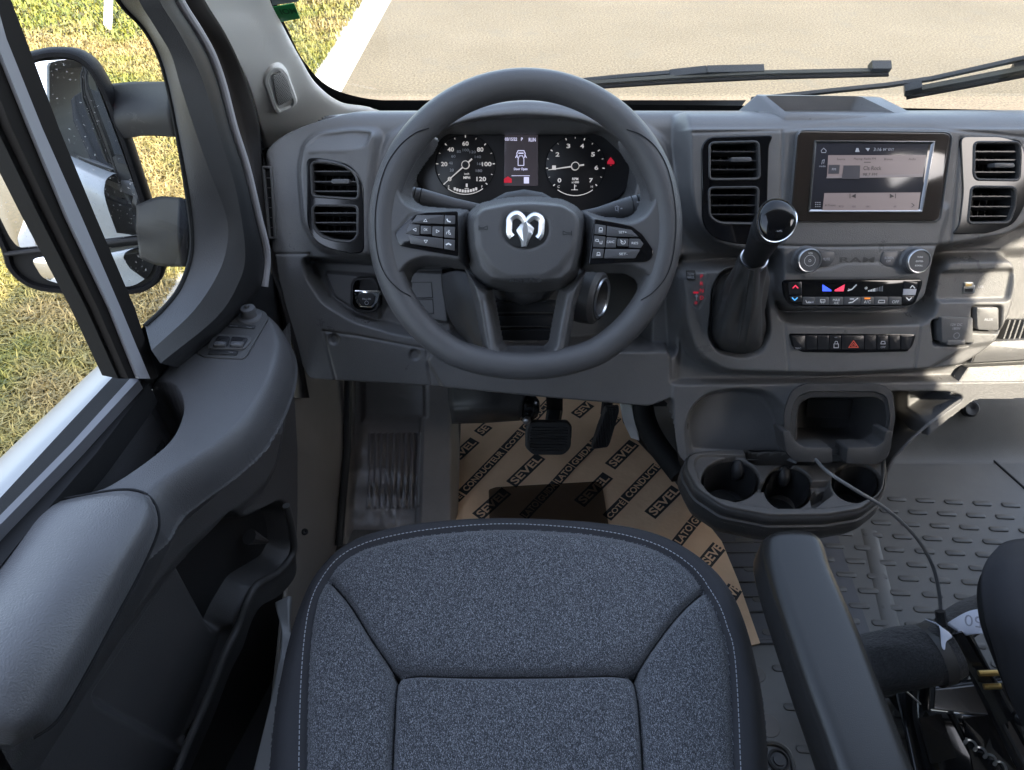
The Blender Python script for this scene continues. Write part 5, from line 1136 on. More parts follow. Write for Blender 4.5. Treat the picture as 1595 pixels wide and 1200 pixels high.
# ---------------------------------------------------------------- printed cardboard protector
m, nt, b, tc = node_mat('cardboard'); oc = tc.outputs['Object']
nt.links.new(ramp(nt, noise(nt, oc, 9, 6, .6), [(.3, (.64, .43, .27)), (.7, (.76, .53, .34))]), b.inputs['Base Color']); b.inputs['Roughness'].default_value = .8; bumpn(nt, b, noise(nt, oc, 18, 5, .6), .004); M['card'] = m
cb = empty('cardboard_floor_protector', fl(880, 760), 'brown cardboard floor protector printed with black slanted words under the pedals', 'floor protector')
HCB = .006
outer = [(700, 661), (770, 658), (800, 650), (812, 650), (826, 640), (835, 617), (966, 629), (970, 658), (990, 684), (1000, 695), (1040, 737), (1124, 843), (1150, 905), (1184, 1002), (1160, 1008), (1140, 960), (1040, 880), (703, 880), (702, 740)]
Vv = FL.L(outer, HCB); V, Fc = mould_geo(FL, Vv, [(0, HCB - .004), (0, HCB)]); mk('board', V, Fc, M['card'], cb, smooth=False)
M['ink'] = mat('black_print', (.028, .028, .030), .6, var=.2, vscale=300)
words = []
def bart(A, B, s, hpx=13.5):
    a, b_ = Vector(FL.loc(*A, HCB)), Vector(FL.loc(*B, HCB)); words.append((a, b_, s))
for A, B, s in [((745, 676), (778, 648), 'SEVEL'), ((700, 722), (740, 686), 'SEVEL'), ((720, 768), (785, 701), 'CONDUCTEUR'), ((690, 797), (718, 770), 'COTÉ'), ((786, 700), (812, 673), 'COTÉ'), ((814, 671), (866, 615), 'CONDUCTEUR'), ((796, 755), (842, 711), 'SEVEL'),
                ((743, 806), (789, 765), 'SEVEL'), ((867, 752), (890, 726), 'LATO'), ((891, 725), (922, 694), 'GUIDA'), ((924, 691), (945, 668), 'LATO'), ((946, 667), (975, 636), 'GUIDA'), ((815, 806), (838, 782), 'LATO'), ((839, 781), (866, 753), 'GUIDA'), ((896, 648), (932, 618), 'SEVEL'),
                ((950, 727), (988, 690), 'SEVEL'), ((902, 785), (947, 741), 'SEVEL'), ((945, 807), (972, 780), 'COTÉ'), ((973, 778), (1040, 709), 'CONDUCTEUR'), ((1012, 803), (1056, 760), 'SEVEL'), ((1054, 847), (1077, 818), 'LATO'), ((1078, 817), (1104, 786), 'GUIDA'), ((1096, 880), (1128, 842), 'SEVEL'), ((1128, 942), (1152, 905), 'SEVEL')]: bart(A, B, s)
g = MB()
oloc = Vv
def inside(x, y):
    c = False
    for i in range(len(oloc)):
        (x0, y0), (x1, y1) = oloc[i - 1], oloc[i]
        if (y0 > y) != (y1 > y) and x < (x1 - x0) * (y - y0) / (y1 - y0) + x0: c = not c
    return c
for a, b_, s in words:
    e = (b_ - a); L_ = e.length; e.normalize(); nn_ = Vector((-e.y, e.x)); hb2 = .0145 if s == 'SEVEL' else .0115
    ns = 24                                    # the bar is cut where the board ends
    for k in range(ns):
        p0_, p1_ = a + e * (L_ * k / ns), a + e * (L_ * (k + 1) / ns); qd = [p0_ - nn_ * hb2, p1_ - nn_ * hb2, p1_ + nn_ * hb2, p0_ + nn_ * hb2]
        if all(inside(p.x, p.y) for p in qd): g.add([FL.w(p.x, p.y, HCB + .0006) for p in qd], [(0, 1, 2, 3)], 0)
    mid = (a + b_) / 2; tb = MB(); put_text(tb, FL, mid.x, mid.y, HCB + .0012, s, height=hb2 * 1.35, width=L_ * .90, rot=math.atan2(e.y, e.x), bold=True)
    if all(inside(v[0], v[1]) for v in tb.V): g.add(tb.V, tb.F, 1)
    else:
        keepF = [f for f in tb.F if all(inside(tb.V[i][0], tb.V[i][1]) for i in f)]; g.add(tb.V, keepF, 1)
g.build('print', [M['ink'], M['card']], cb, smooth=False)
m = bpy.data.materials.new('smoked_film'); m.use_nodes = True; nt = m.node_tree; b = nt.nodes['Principled BSDF']; b.inputs['Base Color'].default_value = (.02, .018, .017, 1); b.inputs['Roughness'].default_value = .35
tr_ = nt.nodes.new('ShaderNodeBsdfTransparent'); tr_.inputs[0].default_value = (.8, .75, .7, 1); mx = nt.nodes.new('ShaderNodeMixShader'); mx.inputs[0].default_value = .66; nt.links.new(tr_.outputs[0], mx.inputs[1]); nt.links.new(b.outputs[0], mx.inputs[2]); nt.links.new(mx.outputs[0], nt.nodes['Material Output'].inputs[0])
hp2 = slab('heel_pad', FL, [(761, 763), (772, 759), (930, 750), (938, 756), (950, 830), (960, 870), (764, 870)], HCB + .002, HCB + .004, m, None, r=3, b=.0005); tag(hp2, 'smoky black plastic sheet lying on the printed cardboard before the seat', 'plastic sheet')
# ---------------------------------------------------------------- driver seat
m, nt, b, tc = node_mat('woven_fabric'); oc = tc.outputs['Object']
def woven(nt, oc, b, dark, mid, light, k=1.0):
    mp = nt.nodes.new('ShaderNodeMapping'); mp.inputs['Rotation'].default_value = (0, 0, R(38)); mp.inputs['Scale'].default_value = (1, .55, 1); nt.links.new(oc, mp.inputs[0])
    v1 = nt.nodes.new('ShaderNodeTexVoronoi'); v1.inputs['Scale'].default_value = 1600 * k; nt.links.new(mp.outputs[0], v1.inputs['Vector'])
    sep = nt.nodes.new('ShaderNodeSeparateColor'); nt.links.new(v1.outputs['Color'], sep.inputs[0])
    cc = ramp(nt, sep.outputs[0], [(0, dark), (.42, dark), (.55, mid), (.80, mid), (.86, light), (1, light)])
    dk = ramp(nt, v1.outputs['Distance'], [(.25, (1, 1, 1)), (.75, (.25, .25, .28))])
    c2 = mixc(nt, 1, cc, dk, 'MULTIPLY'); nt.links.new(c2, b.inputs['Base Color']); b.inputs['Roughness'].default_value = .8; b.inputs['Sheen Weight'].default_value = .25; b.inputs['Sheen Roughness'].default_value = .4
    bumpn(nt, b, v1.outputs['Distance'], .0010, .8)
woven(nt, oc, b, (.058, .061, .068), (.185, .192, .208), (.37, .38, .40)); M['woven'] = m
M['border'] = mat('dark_knit_fabric', (.034, .034, .038), .85, bump=.8, bscale=2600)
M['stitch'] = mat('pale_thread', (.34, .35, .38), .7)
seat = empty('driver_seat', (0, .3, FLZ), 'blue-grey woven driver seat with stitched black border and side armrest', 'seat')
outb = [(425, 1330), (438, 1120), (455, 1010), (474, 940), (500, 885), (545, 843), (610, 821), (700, 810), (800, 807), (900, 811), (985, 821), (1045, 840), (1095, 872), (1128, 908), (1150, 955), (1167, 1020), (1180, 1110), (1190, 1330)]
insb = [(474, 1330), (476, 1120), (482, 1000), (494, 930), (518, 886), (560, 856), (625, 838), (710, 827), (800, 823), (890, 828), (965, 838), (1025, 856), (1072, 886), (1102, 922), (1124, 975), (1138, 1050), (1148, 1330)]
crv2 = lambda p, k=6: [(q.x, q.y) for q in crv([Vector(a) for a in p], k)]
outc, insc = crv2(outb), crv2(insb)
lo_ = SE.L(outc, 0); lo_ = inset(lo_ if area2(lo_) > 0 else lo_[::-1], -.024); a = np.array(lo_); lo = a.min(0) - .012; hi = a.max(0) + .012
q = Relief(SE, lo[0], hi[0], lo[1] + .02, hi[1], .0016, base=-.11)
so2 = sdf(q.U, q.V, lo_); q.H = np.where(so2 > -.01, -.11 + .11 * np.clip(1 - (1 - np.clip((so2 + .004) / .040, 0, 1)) ** 2.2, 0, 1) ** .55, -.11)
li = SE.L(insc, 0); si = sdf(q.U, q.V, li)
q.H += np.where(si > 0, .006 * np.clip(si / .03, 0, 1) ** .7, 0)
# side bolsters and front roll slightly proud of the centre
gc = SE.L([(617, 1046), (990, 1046), (1004, 1400), (608, 1400)], 0); sc2 = sdf(q.U, q.V, gc); q.H -= .006 * np.clip((sc2 + .02) / .04, 0, 1)
seamL = []
def seam(pts, d=.0075, wd=.0042): seamL.append(pts); q.groove(pts, .005, .018); q.groove(pts, d, wd); q.groove(pts, .006, .0018)
seam(crv2([(616, 1045), (700, 1048), (800, 1049), (900, 1048), (991, 1045)])); seam(crv2([(514, 902), (545, 940), (580, 996), (616, 1046)])); seam(crv2([(1095, 918), (1055, 958), (1020, 1004), (991, 1046)]))
seam(crv2([(616, 1046), (613, 1110), (609, 1200), (606, 1330)])); seam(crv2([(991, 1046), (998, 1110), (1004, 1200), (1008, 1330)]))
q.groove(li, .0022, .0016, local=True); q.groove(li, .004, .006, local=True)
g1 = np.random.default_rng(5)
for _ in range(9):                                # soft unevenness of the foam
    cu, cv, s_r, am = g1.uniform(-.22, .22), g1.uniform(-.2, .27), g1.uniform(.03, .07), g1.uniform(-.0018, .0018); q.H += am * np.exp(-((q.U - cu) ** 2 + (q.V - cv) ** 2) / s_r ** 2)
q.smooth(1); q.keep = so2 > -.008
cushion = q.build('cushion', [M['border'], M['woven']], seat, ang=None, mfn=lambda U, V: (sdf(U, V, li) > 0).astype(int))
# stitching: short threads following the border
def onS(u, v):
    i = int(round((v - q.v[0]) / (q.v[1] - q.v[0]))); j = int(round((u - q.u[0]) / (q.u[1] - q.u[0]))); i = min(max(i, 0), len(q.v) - 1); j = min(max(j, 0), len(q.u) - 1); return SE.w(u, v, q.H[i, j] + .0006)
def stitches(line, off, step=.0052, ln=.0034):
    L = [Vector(p) for p in line]; ins = inset([tuple(p) for p in L] if area2([tuple(p) for p in L]) > 0 else [tuple(p) for p in L][::-1], off); L = [Vector(p) for p in ins][1:-1]; g = MB(); acc = 0
    for a, b_ in zip(L[:-1], L[1:]):
        e = b_ - a; ll = e.length
        if ll < 1e-6: continue
        e.normalize(); t = (-acc) % step
        while t < ll:
            p = a + e * t; p2 = p + e * ln
            if p.y > q.v[0] + .01:
                V, Fc = tube_geo([onS(p.x, p.y), onS(p2.x, p2.y)], .00055, n=5); g.add(V, Fc)
            t += step
        acc = (acc + ll)
    return g
for pts in seamL:
    L_ = [Vector(p) for p in SE.L(pts, 0)]; P_ = [p for p in L_ if q.v[0] + .004 < p.y]
    if len(P_) > 2: V, Fc = tube_geo([onS(p.x, p.y) for p in P_], .0013, n=8); mk('seam_line', V, Fc, M['void'], seat)
stitches(li, -.0065).build('stitching', M['stitch'], seat)
gg = stitches(lo_, .004, .007, .005); gg.build('edge_stitching', mat('dark_thread', (.07, .07, .08), .7), seat)
n = len(lo_); V, Fc = mould_geo(SE, lo_ if area2(lo_) > 0 else lo_[::-1], [(.004, -.095), (.010, -.12), (.03, -.13)], cap=False); mk('cushion_skirt', V, Fc, M['border'], seat)
box('seat_base', (-.21, .00, FLZ + .01), (.21, .42, -.83), M['black'], seat)
# backrest behind the photographer
patch('backrest', [[(x, y + (.03 if abs(x) > .2 else 0), z) for x in (-.25, -.2, 0, .2, .25)] for y, z in ((-.02, -.78), (-.06, -.6), (-.13, -.35), (-.19, -.16))], M['border'], seat, thick=-.06)
# armrest on the right of the seat
AR = Frame((.31, .3, -.635), (1, 0, 0), (0, 1, 0), (0, 0, 1))
st_ = [(820, 1222, 1256), (823, 1206, 1272), (831, 1194, 1281), (846, 1190, 1289), (880, 1197, 1300), (940, 1216, 1327), (1000, 1237, 1353), (1060, 1258, 1377), (1130, 1284, 1405), (1200, 1309, 1433), (1300, 1346, 1473), (1400, 1382, 1512)]
V = []
st2 = [tuple(p) for p in crv([Vector(p) for p in st_], 4)]; ra_ = .0165
for k, (y, xl, xr) in enumerate(st2):
    a, b_ = AR.hit(xl, y), AR.hit(xr, y); mid = (a + b_) / 2; hw = (b_ - a).length / 2 * 1.03; fr_ = min(1, max(0, (AR.hit(1222, 820).y - a.y)) / .016); dz = -.012 * (1 - math.sqrt(max(0, 1 - (1 - fr_) ** 2))); r_ = min(ra_, hw * .6)
    ring = [(-hw * .96, -.052), (-hw, -.046), (-hw, -.030)] + [(-hw + r_ - r_ * c_(t), -r_ + r_ * s_(t)) for t in np.linspace(0, math.pi / 2, 8)] + [((-hw + r_) * f, .0008) for f in (.5, 0, -.5)] + [(hw - r_ + r_ * s_(t), -r_ + r_ * c_(t)) for t in np.linspace(0, math.pi / 2, 8)] + [(hw, -.030), (hw, -.046), (hw * .96, -.052)]
    V += [Vector((mid.x + x_, mid.y, AR.o.z + z_ + (dz if z_ > -.04 else 0))) for x_, z_ in ring]
nn = len(ring); Fc = [(i * nn + j, i * nn + (j + 1) % nn, (i + 1) * nn + (j + 1) % nn, (i + 1) * nn + j) for i in range(len(st2) - 1) for j in range(nn)]; Fc.append(list(range(nn)))
mk('armrest', V, Fc, mat('armrest_vinyl', (.019, .018, .017), .20, spec=.42, bump=.3, bscale=1300), seat, ang=60)
tube('armrest_bracket', [(.325, .18, -.70), (.32, -.04, -.72)], .02, M['black'], seat, n=12)
# ---------------------------------------------------------------- passenger seat with its steel frame
ps = empty('passenger_seat', (.78, .3, FLZ), 'black passenger seat on a glossy black steel frame at the lower right', 'seat')
rows = [[W(1555, 860, d=.93), W(1600, 850, d=.93), W(1720, 850, d=.93)], [W(1535, 905, d=.90), W(1590, 890, d=.88), W(1720, 880, d=.88)], [W(1543, 960, d=.88), W(1590, 950, d=.85), W(1720, 940, d=.84)], [W(1560, 1010, d=.88), W(1600, 1005, d=.84), W(1720, 1000, d=.82)], [W(1585, 1080, d=.90), W(1612, 1080, d=.85), W(1720, 1080, d=.82)], [W(1640, 1200, d=.92), W(1680, 1190, d=.86), W(1720, 1180, d=.84)]]
patch('cushion', rows, M['border'], ps, sub=8, thick=.012, ang=None)
V, Fc = tube_geo(crv([W(1560, 866, d=.925), W(1532, 905, d=.91), W(1532, 960, d=.89), W(1550, 1015, d=.885), W(1580, 1085, d=.90), W(1640, 1200, d=.92)], 8), .0055, n=10); mk('piping', V, Fc, M['rubber'], ps)
rails = [([(1482, 985, 1.02), (1510, 1035, 1.0), (1535, 1085, .99), (1562, 1140, .98), (1610, 1230, .96)], .0075, 'metal_black'), ([(1500, 975, 1.03), (1545, 1060, 1.01), (1640, 1230, .98)], .006, 'metal_black'),
         ([(1440, 1062, 1.10), (1438, 1110, 1.08), (1448, 1160, 1.06), (1470, 1260, 1.04)], .016, 'metal_black'), ([(1390, 1080, 1.14), (1420, 1130, 1.13), (1440, 1230, 1.1)], .010, 'metal_black'), ([(1500, 1040, 1.14), (1480, 1100, 1.14), (1500, 1160, 1.12), (1560, 1260, 1.1)], .012, 'metal_black'),
         ([(1446, 1112, 1.07), (1500, 1118, 1.08), (1570, 1125, 1.05)], .009, 'metal_black'), ([(1480, 1110, 1.04), (1550, 1240, 1.02)], .005, 'metal_black')]
for pts, r_, mm in rails:
    V, Fc = tube_geo(crv([W(*p[:2], d=p[2]) for p in pts], 5), r_, n=12); mk('frame_rail', V, Fc, M[mm], ps)
for pl3 in ([(1478, 990, .995), (1500, 985, .99), (1580, 1120, .97), (1560, 1130, .975)], [(1500, 1120, 1.03), (1560, 1110, 1.02), (1590, 1210, 1.0), (1520, 1215, 1.0)], [(1432, 1120, 1.04), (1466, 1112, 1.04), (1490, 1180, 1.02), (1452, 1190, 1.02)], [(1545, 1010, .985), (1570, 1010, .98), (1600, 1085, .97), (1575, 1095, .97)]):
    a_ = [W(x, y, d=d) for x, y, d in pl3]; nn_ = (a_[1] - a_[0]).cross(a_[2] - a_[0]).normalized() * .006; mk('bracket', a_ + [p + nn_ for p in a_], [(0, 1, 2, 3), (7, 6, 5, 4), (0, 4, 5, 1), (1, 5, 6, 2), (2, 6, 7, 3), (3, 7, 4, 0)], M['metal_black'], ps, smooth=False)
V, Fc = tube_geo([W(1500 + 22 * t + 5 * c_(t * 9), 1150 + 16 * t + 5 * s_(t * 9), d=1.0) for t in np.linspace(0, 3, 70)], .0018, n=6); mk('spring', V, Fc, M['satin'], ps)
V, Fc = tube_geo(crv([W(1410, 1076, d=1.05), W(1424, 1088, d=1.04), W(1434, 1097, d=1.04)], 4), .0012, n=6); mk('wire', V, Fc, M['satin'], ps)
V, Fc = tube_geo(crv([W(1480, 1018, d=1.0), W(1474, 1034, d=1.0), W(1464, 1046, d=1.0)], 4), .0012, n=6); mk('wire', V, Fc, M['satin'], ps)
c = W(1450, 1122, d=1.05); lathe('pivot_bolt', c, Vector((-.3, -.5, .8)), [(.014, -.01), (.014, .004), (.010, .007), (.006, .010), (.001, .0105)], M['metal_black'], ps, n=6, ang=20)
c = W(1592, 1120, d=.95); lathe('pivot_bolt', c, Vector((-.3, -.5, .8)), [(.010, -.01), (.010, .004), (.006, .008), (.001, .009)], M['metal_black'], ps, n=20)
for (x0, y0, x1, y1) in ((1524, 1049, 1559, 1048), (1532, 1070, 1559, 1069)):
    V, Fc = tube_geo([W(x0, y0, d=.97), W(x1, y1, d=.965)], .0042, n=10); mk('brass_pin', V, Fc, M['brass'], ps)
patch('seat_pan', [[W(1392, 1072, d=1.13), W(1500, 1060, d=1.13), W(1660, 1040, d=1.10)], [W(1408, 1140, d=1.09), W(1520, 1140, d=1.09), W(1680, 1130, d=1.07)], [W(1440, 1300, d=1.02), W(1560, 1300, d=1.02), W(1700, 1300, d=1.0)]], M['metal_black'], ps, thick=.003)
# wrapped felt pad with strap
m, nt, b, tc = node_mat('black_felt'); oc = tc.outputs['Object']
nt.links.new(ramp(nt, noise(nt, oc, 260, 5, .9), [(.35, (.008, .008, .009)), (.62, (.04, .04, .042)), (.75, (.12, .12, .12))]), b.inputs['Base Color']); b.inputs['Roughness'].default_value = .95; b.inputs['Sheen Weight'].default_value = .2; bumpn(nt, b, noise(nt, oc, 160, 5, .8), .006)
M['felt'] = m
fp = empty('felt_wrap', W(1420, 1030, d=1.05), 'fuzzy black felt wrap strapped round the passenger seat frame', 'felt wrap')
V, Fc = tube_geo(crv([W(1325, 1046, d=1.06), W(1350, 1038, d=1.04), (W(1400, 1026, d=1.02)), W(1450, 1018, d=1.01), W(1475, 1008, d=1.01)], 10), .043, n=48)
V = [v + Vector((math.sin(v.x * 90 + v.z * 70), math.sin(v.y * 110), math.sin(v.x * 60 + v.y * 130))) * .0016 for v in V]; mk('wrap', V, Fc, M['felt'], fp, ang=None)
V, Fc = tube_geo(crv([W(1478, 985, d=1.05), W(1510, 962, d=1.06), W(1560, 945, d=1.07), W(1620, 940, d=1.07)], 8), .026, n=32); mk('wrap', V, Fc, M['felt'], fp, ang=None)
V, Fc = tube_geo([W(1445, 1022, d=1.01), W(1462, 1017, d=1.01)], [.0455, .0455], n=48, caps=False); mk('strap', V, Fc, mat('strap_vinyl', (.05, .05, .05), .5), fp)
# hair fibres standing off the felt
g = MB(); g1 = random.Random(4)
for _ in range(700):
    a, t = g1.uniform(0, 6.28), g1.random(); c = W(1345, 1040, d=1.04).lerp(W(1440, 1020, d=1.01), t); u_ = Vector((0, c_(a), s_(a))); p = c + u_ * .042; d_ = (u_ + Vector((g1.uniform(-1, 1), g1.uniform(-1, 1), g1.uniform(-1, 1))) * .8).normalized() * g1.uniform(.003, .007); sw_ = Vector((.0003, 0, 0)); g.add([p - sw_, p + sw_, p + d_], [(0, 1, 2)])
g.build('fuzz', M['felt'], fp, smooth=False)
# paper tag folded over the rail
m = mat('tag_paper', (.60, .62, .70), .7); tg = empty('paper_tag', W(1500, 975, d=1.0), 'white folded paper tag printed with a faint grey 50 on the seat rail', 'paper tag')
patch('tag_sheet', [[W(1473, 972, d=1.015), W(1510, 952, d=1.0), W(1546, 948, d=.985)], [W(1492, 984, d=1.0), W(1515, 972, d=.99), W(1542, 968, d=.98)], [W(1505, 990, d=.995), W(1518, 988, d=.985), W(1534, 988, d=.975)]], m, tg, thick=.0008)
patch('tag_sheet', [[W(1441, 965, d=1.0), W(1450, 968, d=.995)], [W(1462, 975, d=.985), W(1482, 990, d=.98)], [W(1466, 1005, d=.975), W(1474, 1000, d=.975)], [W(1470, 1013, d=.97), W(1472, 1012, d=.97)]], m, tg, thick=.0008)
TGf = W(1516, 968, d=.980); tn = (-TGf).normalized(); tx = Vector((1, 0, 0)) - tn * tn.x; tx.normalize(); g = MB(); put_text(g, Frame(TGf, tx, tn.cross(tx), tn), 0, 0, .003, '50', height=.016, rot=R(170)); g.build('tag_print', mat('faint_grey', (.30, .31, .36), .7), tg, smooth=False)
# tether cord from the storage box down to the seat rail
cd2 = empty('tether_cord', W(1400, 810, d=1.05), 'thin grey cord hanging from the storage box down to the seat rail', 'cord')
V, Fc = tube_geo(crv([W(1270, 716, d=1.00), W(1290, 736, d=.97), W(1330, 762, d=.955), W(1380, 793, d=.955), W(1425, 835, d=.97), W(1452, 880, d=.985), W(1463, 925, d=.995), W(1466, 965, d=1.0)], 8), .0026, n=8); mk('cord', V, Fc, mat('grey_cable', (.10, .10, .10), .35), cd2)
V, Fc = tube_geo([W(1464, 952, d=.99), W(1468, 975, d=.99)], .007, n=8); mk('clip', V, Fc, M['black'], cd2)
# ---------------------------------------------------------------- driver's door, standing ajar
DA = R(15); dm_ = Vector((-c_(DA), s_(DA), 0)); dr_ = Vector((s_(DA), c_(DA), 0))     # outward normal, direction towards the hinge
def Q(px, py, q): d = ray(px, py); return d * (q / d.dot(dm_))
door = empty('driver_door', (-.33, .70, FLZ), 'driver door standing ajar with dark armrest trim, white frame line and wing mirror', 'car door')
M['dt'] = M['doortrim']; M['seal'] = mat('brown_black_rubber', (.014, .012, .011), .65, spec=.25); M['mirror_shell'] = mat('mirror_shell_plastic', (.007, .007, .008), .6, spec=.16, bump=.6, bscale=600)
# glass: quarter light and main window, one pane each
pane = lambda nm, pts, q: mk(nm, [Q(x, y, q) for x, y in pts], [list(range(len(pts)))], M['glass'], door, smooth=False)
# window frame of the quarter light: stepped moulding from glass edge to the door's rear edge
gle = [(150, -70), (184, 0), (224, 44), (248, 88), (263, 140), (276, 208), (288, 280), (298, 352), (297, 400), (280, 448), (254, 482), (226, 508)]
cr1 = [(190, -70), (216, 0), (240, 40), (266, 84), (280, 130), (296, 180), (322, 255), (352, 335), (354, 380), (340, 426), (302, 484), (236, 546)]
cr2 = [(222, -70), (248, 0), (276, 46), (305, 100), (324, 150), (340, 205), (362, 275), (376, 340), (382, 400), (372, 440), (338, 494), (250, 566)]
edg = [(244, -70), (274, 0), (304, 48), (326, 88), (343, 136), (360, 200), (380, 262), (398, 336), (412, 396), (408, 446), (366, 498), (276, 574)]
G0 = [Q(*p, .552) for p in gle]; G1 = [Q(*p, .522) for p in cr1]; G2 = [Q(*p, .514) for p in cr2]; G3 = [Q(*p, .532) for p in edg]
G00 = [Q(x + 3, y, .575) for x, y in gle]
def band(name, A, B, m, k=3, bulge=0.0, thick=.003, ang=None, n_=dm_):
    rows = []
    for a, b_ in zip(A, B): rows.append([a.lerp(b_, t / k) - n_ * (bulge * math.sin(math.pi * t / k)) for t in range(k + 1)])
    return patch(name, rows, m, door, sub=5, thick=0, ang=ang)
band('window_frame', [p for p in G0], G1, M['dt'], 3, .0); band('frame_inner_shaded', G1, G2, M['dash_dark'], 3, .0); band('frame_edge_shaded', G2, G3, M['black'], 3, .003); band('glass_channel', G00, G0, M['rubber'], 1)  # inner and edge facets coloured darker for facing away from the light
V, Fc = tube_geo(crv(G0, 5), .0028, n=8); mk('glass_seal', V, Fc, M['rubber'], door)
V, Fc = tube_geo(crv([p - dm_ * .004 for p in G3[:-2]], 5), .0050, n=10); mk('white_edge', V, Fc, mat('pale_edge', (.33, .32, .33), .4), door)
# rubber door-opening seal belongs to the body
sl_ = [(258, -70), (290, 0), (322, 48), (348, 92), (364, 140), (378, 186), (390, 240), (400, 300), (408, 360), (422, 420), (442, 480), (462, 560), (474, 620)]
pr_ = [(286, -70), (318, 0), (348, 48), (372, 96), (388, 140), (402, 188), (406, 232), (409, 300), (414, 360), (426, 420), (450, 490), (470, 560), (482, 620)]
wl_ = [(240, -70), (276, 0), (306, 48), (328, 90), (346, 136), (358, 180), (372, 230), (382, 262), (396, 336), (416, 398), (432, 470), (448, 540), (458, 620)]
dS = [.72, .76, .80, .85, .89, .92, .945, .955, .97, .985, 1.01, 1.04, 1.08]
A = [ray(*p) * (d + .015) for p, d in zip(wl_, dS)]; B = [ray(*p) * d for p, d in zip(sl_, dS)]; Cc = [ray(*p) * (d + .02) for p, d in zip(pr_, dS)]
rows = [[a + (a).normalized() * .03, a, a.lerp(b_, .5) - a.normalized() * .008, b_, b_.lerp(c, .6) - b_.normalized() * .004, c, c + c.normalized() * .03, c + c.normalized() * .22] for a, b_, c in zip(A, B, Cc)]
patch('door_opening_seal', rows, M['seal'], van, sub=5, ang=None)
# divider bar between quarter light and window
def bar(name, L_, R_, q, m, dep=.012):
    A = [Q(*p, q) for p in L_]; B = [Q(*p, q) for p in R_]; n = len(A); V = A + B + [p + dm_ * dep for p in A] + [p + dm_ * dep for p in B]; Fc = []
    for i in range(n - 1): Fc += [(i, i + 1, n + i + 1, n + i), (2 * n + i, 3 * n + i, 3 * n + i + 1, 2 * n + i + 1), (i, 2 * n + i, 2 * n + i + 1, i + 1), (n + i, n + i + 1, 3 * n + i + 1, 3 * n + i)]
    return mk(name, V, Fc, m, door, ang=30)
ys = (-70, 60, 200, 340, 480, 590)
def lx(pts):
    return [(x, y) for x, y in zip(pts, ys)]
bar('outer_channel', lx((-80, -58, -6, 62, 134, 184)), lx((-60, -38, 18, 84, 152, 200)), .545, M['rubber'], .02)
bar('divider_bar', lx((-60, -38, 18, 84, 152, 200)), lx((-40, -4, 52, 112, 176, 222)), .535, M['seal'], .02)
bar('divider_trim', lx((-42, -8, 48, 106, 172, 216)), lx((-26, 10, 66, 128, 188, 234)), .531, mat('pale_channel', (.34, .34, .36), .35), .01)
bar('inner_channel', lx((-26, 10, 66, 128, 188, 234)), lx((-10, 40, 92, 150, 210, 246)), .540, M['seal'], .02)
# sill: weather strip, pale line, dark gap
def sbar(name, P0, P1, q, z, z2, m):
    A = [W(*p, Z=z) for p in P0]; B = [W(*p, Z=z) for p in P1]; n = len(A); V = A + B + [p + Vector((0, 0, z2)) for p in A] + [p + Vector((0, 0, z2)) for p in B]; Fc = []
    for i in range(n - 1): Fc += [(i, i + 1, n + i + 1, n + i), (i, 2 * n + i, 2 * n + i + 1, i + 1), (n + i, n + i + 1, 3 * n + i + 1, 3 * n + i)]
    Fc += [(0, n, 3 * n, 2 * n), (n - 1, 3 * n - 1, 4 * n - 1, 2 * n - 1)]
    return mk(name, V, Fc, m, door, ang=30)
sbar('outer_weather_strip', [(190, 572), (100, 668), (0, 776), (-90, 872)], [(206, 590), (110, 694), (0, 806), (-80, 890)], 0, -.502, -.02, M['rubber'])
sbar('inner_weather_strip', [(206, 586), (110, 692), (0, 803), (-80, 888)], [(216, 592), (116, 700), (0, 818), (-76, 900)], 0, -.499, -.02, mat('pale_strip', (.12, .12, .13), .4))
sbar('sill_gap', [(216, 588), (116, 698), (0, 816), (-78, 898)], [(232, 598), (150, 706), (42, 830), (-30, 920)], 0, -.512, -.03, M['void'])
# white outer skin of the door below the window
E = [(199, 578), (150, 628), (80, 698), (0, 782), (-90, 876)]
rows = []
for (x, y) in E:
    p = W(x, y, Z=-.508); rows.append([p, p + dm_ * .030 + Vector((0, 0, -.006)), p + dm_ * .075 + Vector((0, 0, -.030)), p + dm_ * .105 + Vector((0, 0, -.10)), p + dm_ * .11 + Vector((0, 0, -.35)), p + dm_ * .10 + Vector((0, 0, -.75))])
p0 = rows[0]; rows.insert(0, [v + dr_ * .02 for v in p0]); pl_ = rows[-1]; rows.append([v - dr_ * .5 for v in pl_])
patch('outer_skin', rows, M['paint'], door, sub=5, ang=None)
# glass panes
pane('quarter_glass', [(190, 586), (150, 500), (84, 350), (20, 200), (-36, 60), (-60, -70), (150, -70), (184, 0), (224, 44), (248, 88), (263, 140), (276, 208), (288, 280), (298, 352), (297, 400), (280, 448), (254, 482), (226, 506)], .553)
mk('corner_shadow_cover', [Q(x, y, .5575) for x, y in [(205, 600), (200, 545), (222, 510), (300, 450), (380, 380), (436, 440), (452, 530), (380, 560), (250, 610)]], [list(range(9))], M['black'], door, smooth=False)
# black patch above closes the gap and paints the shadow by the switch panel

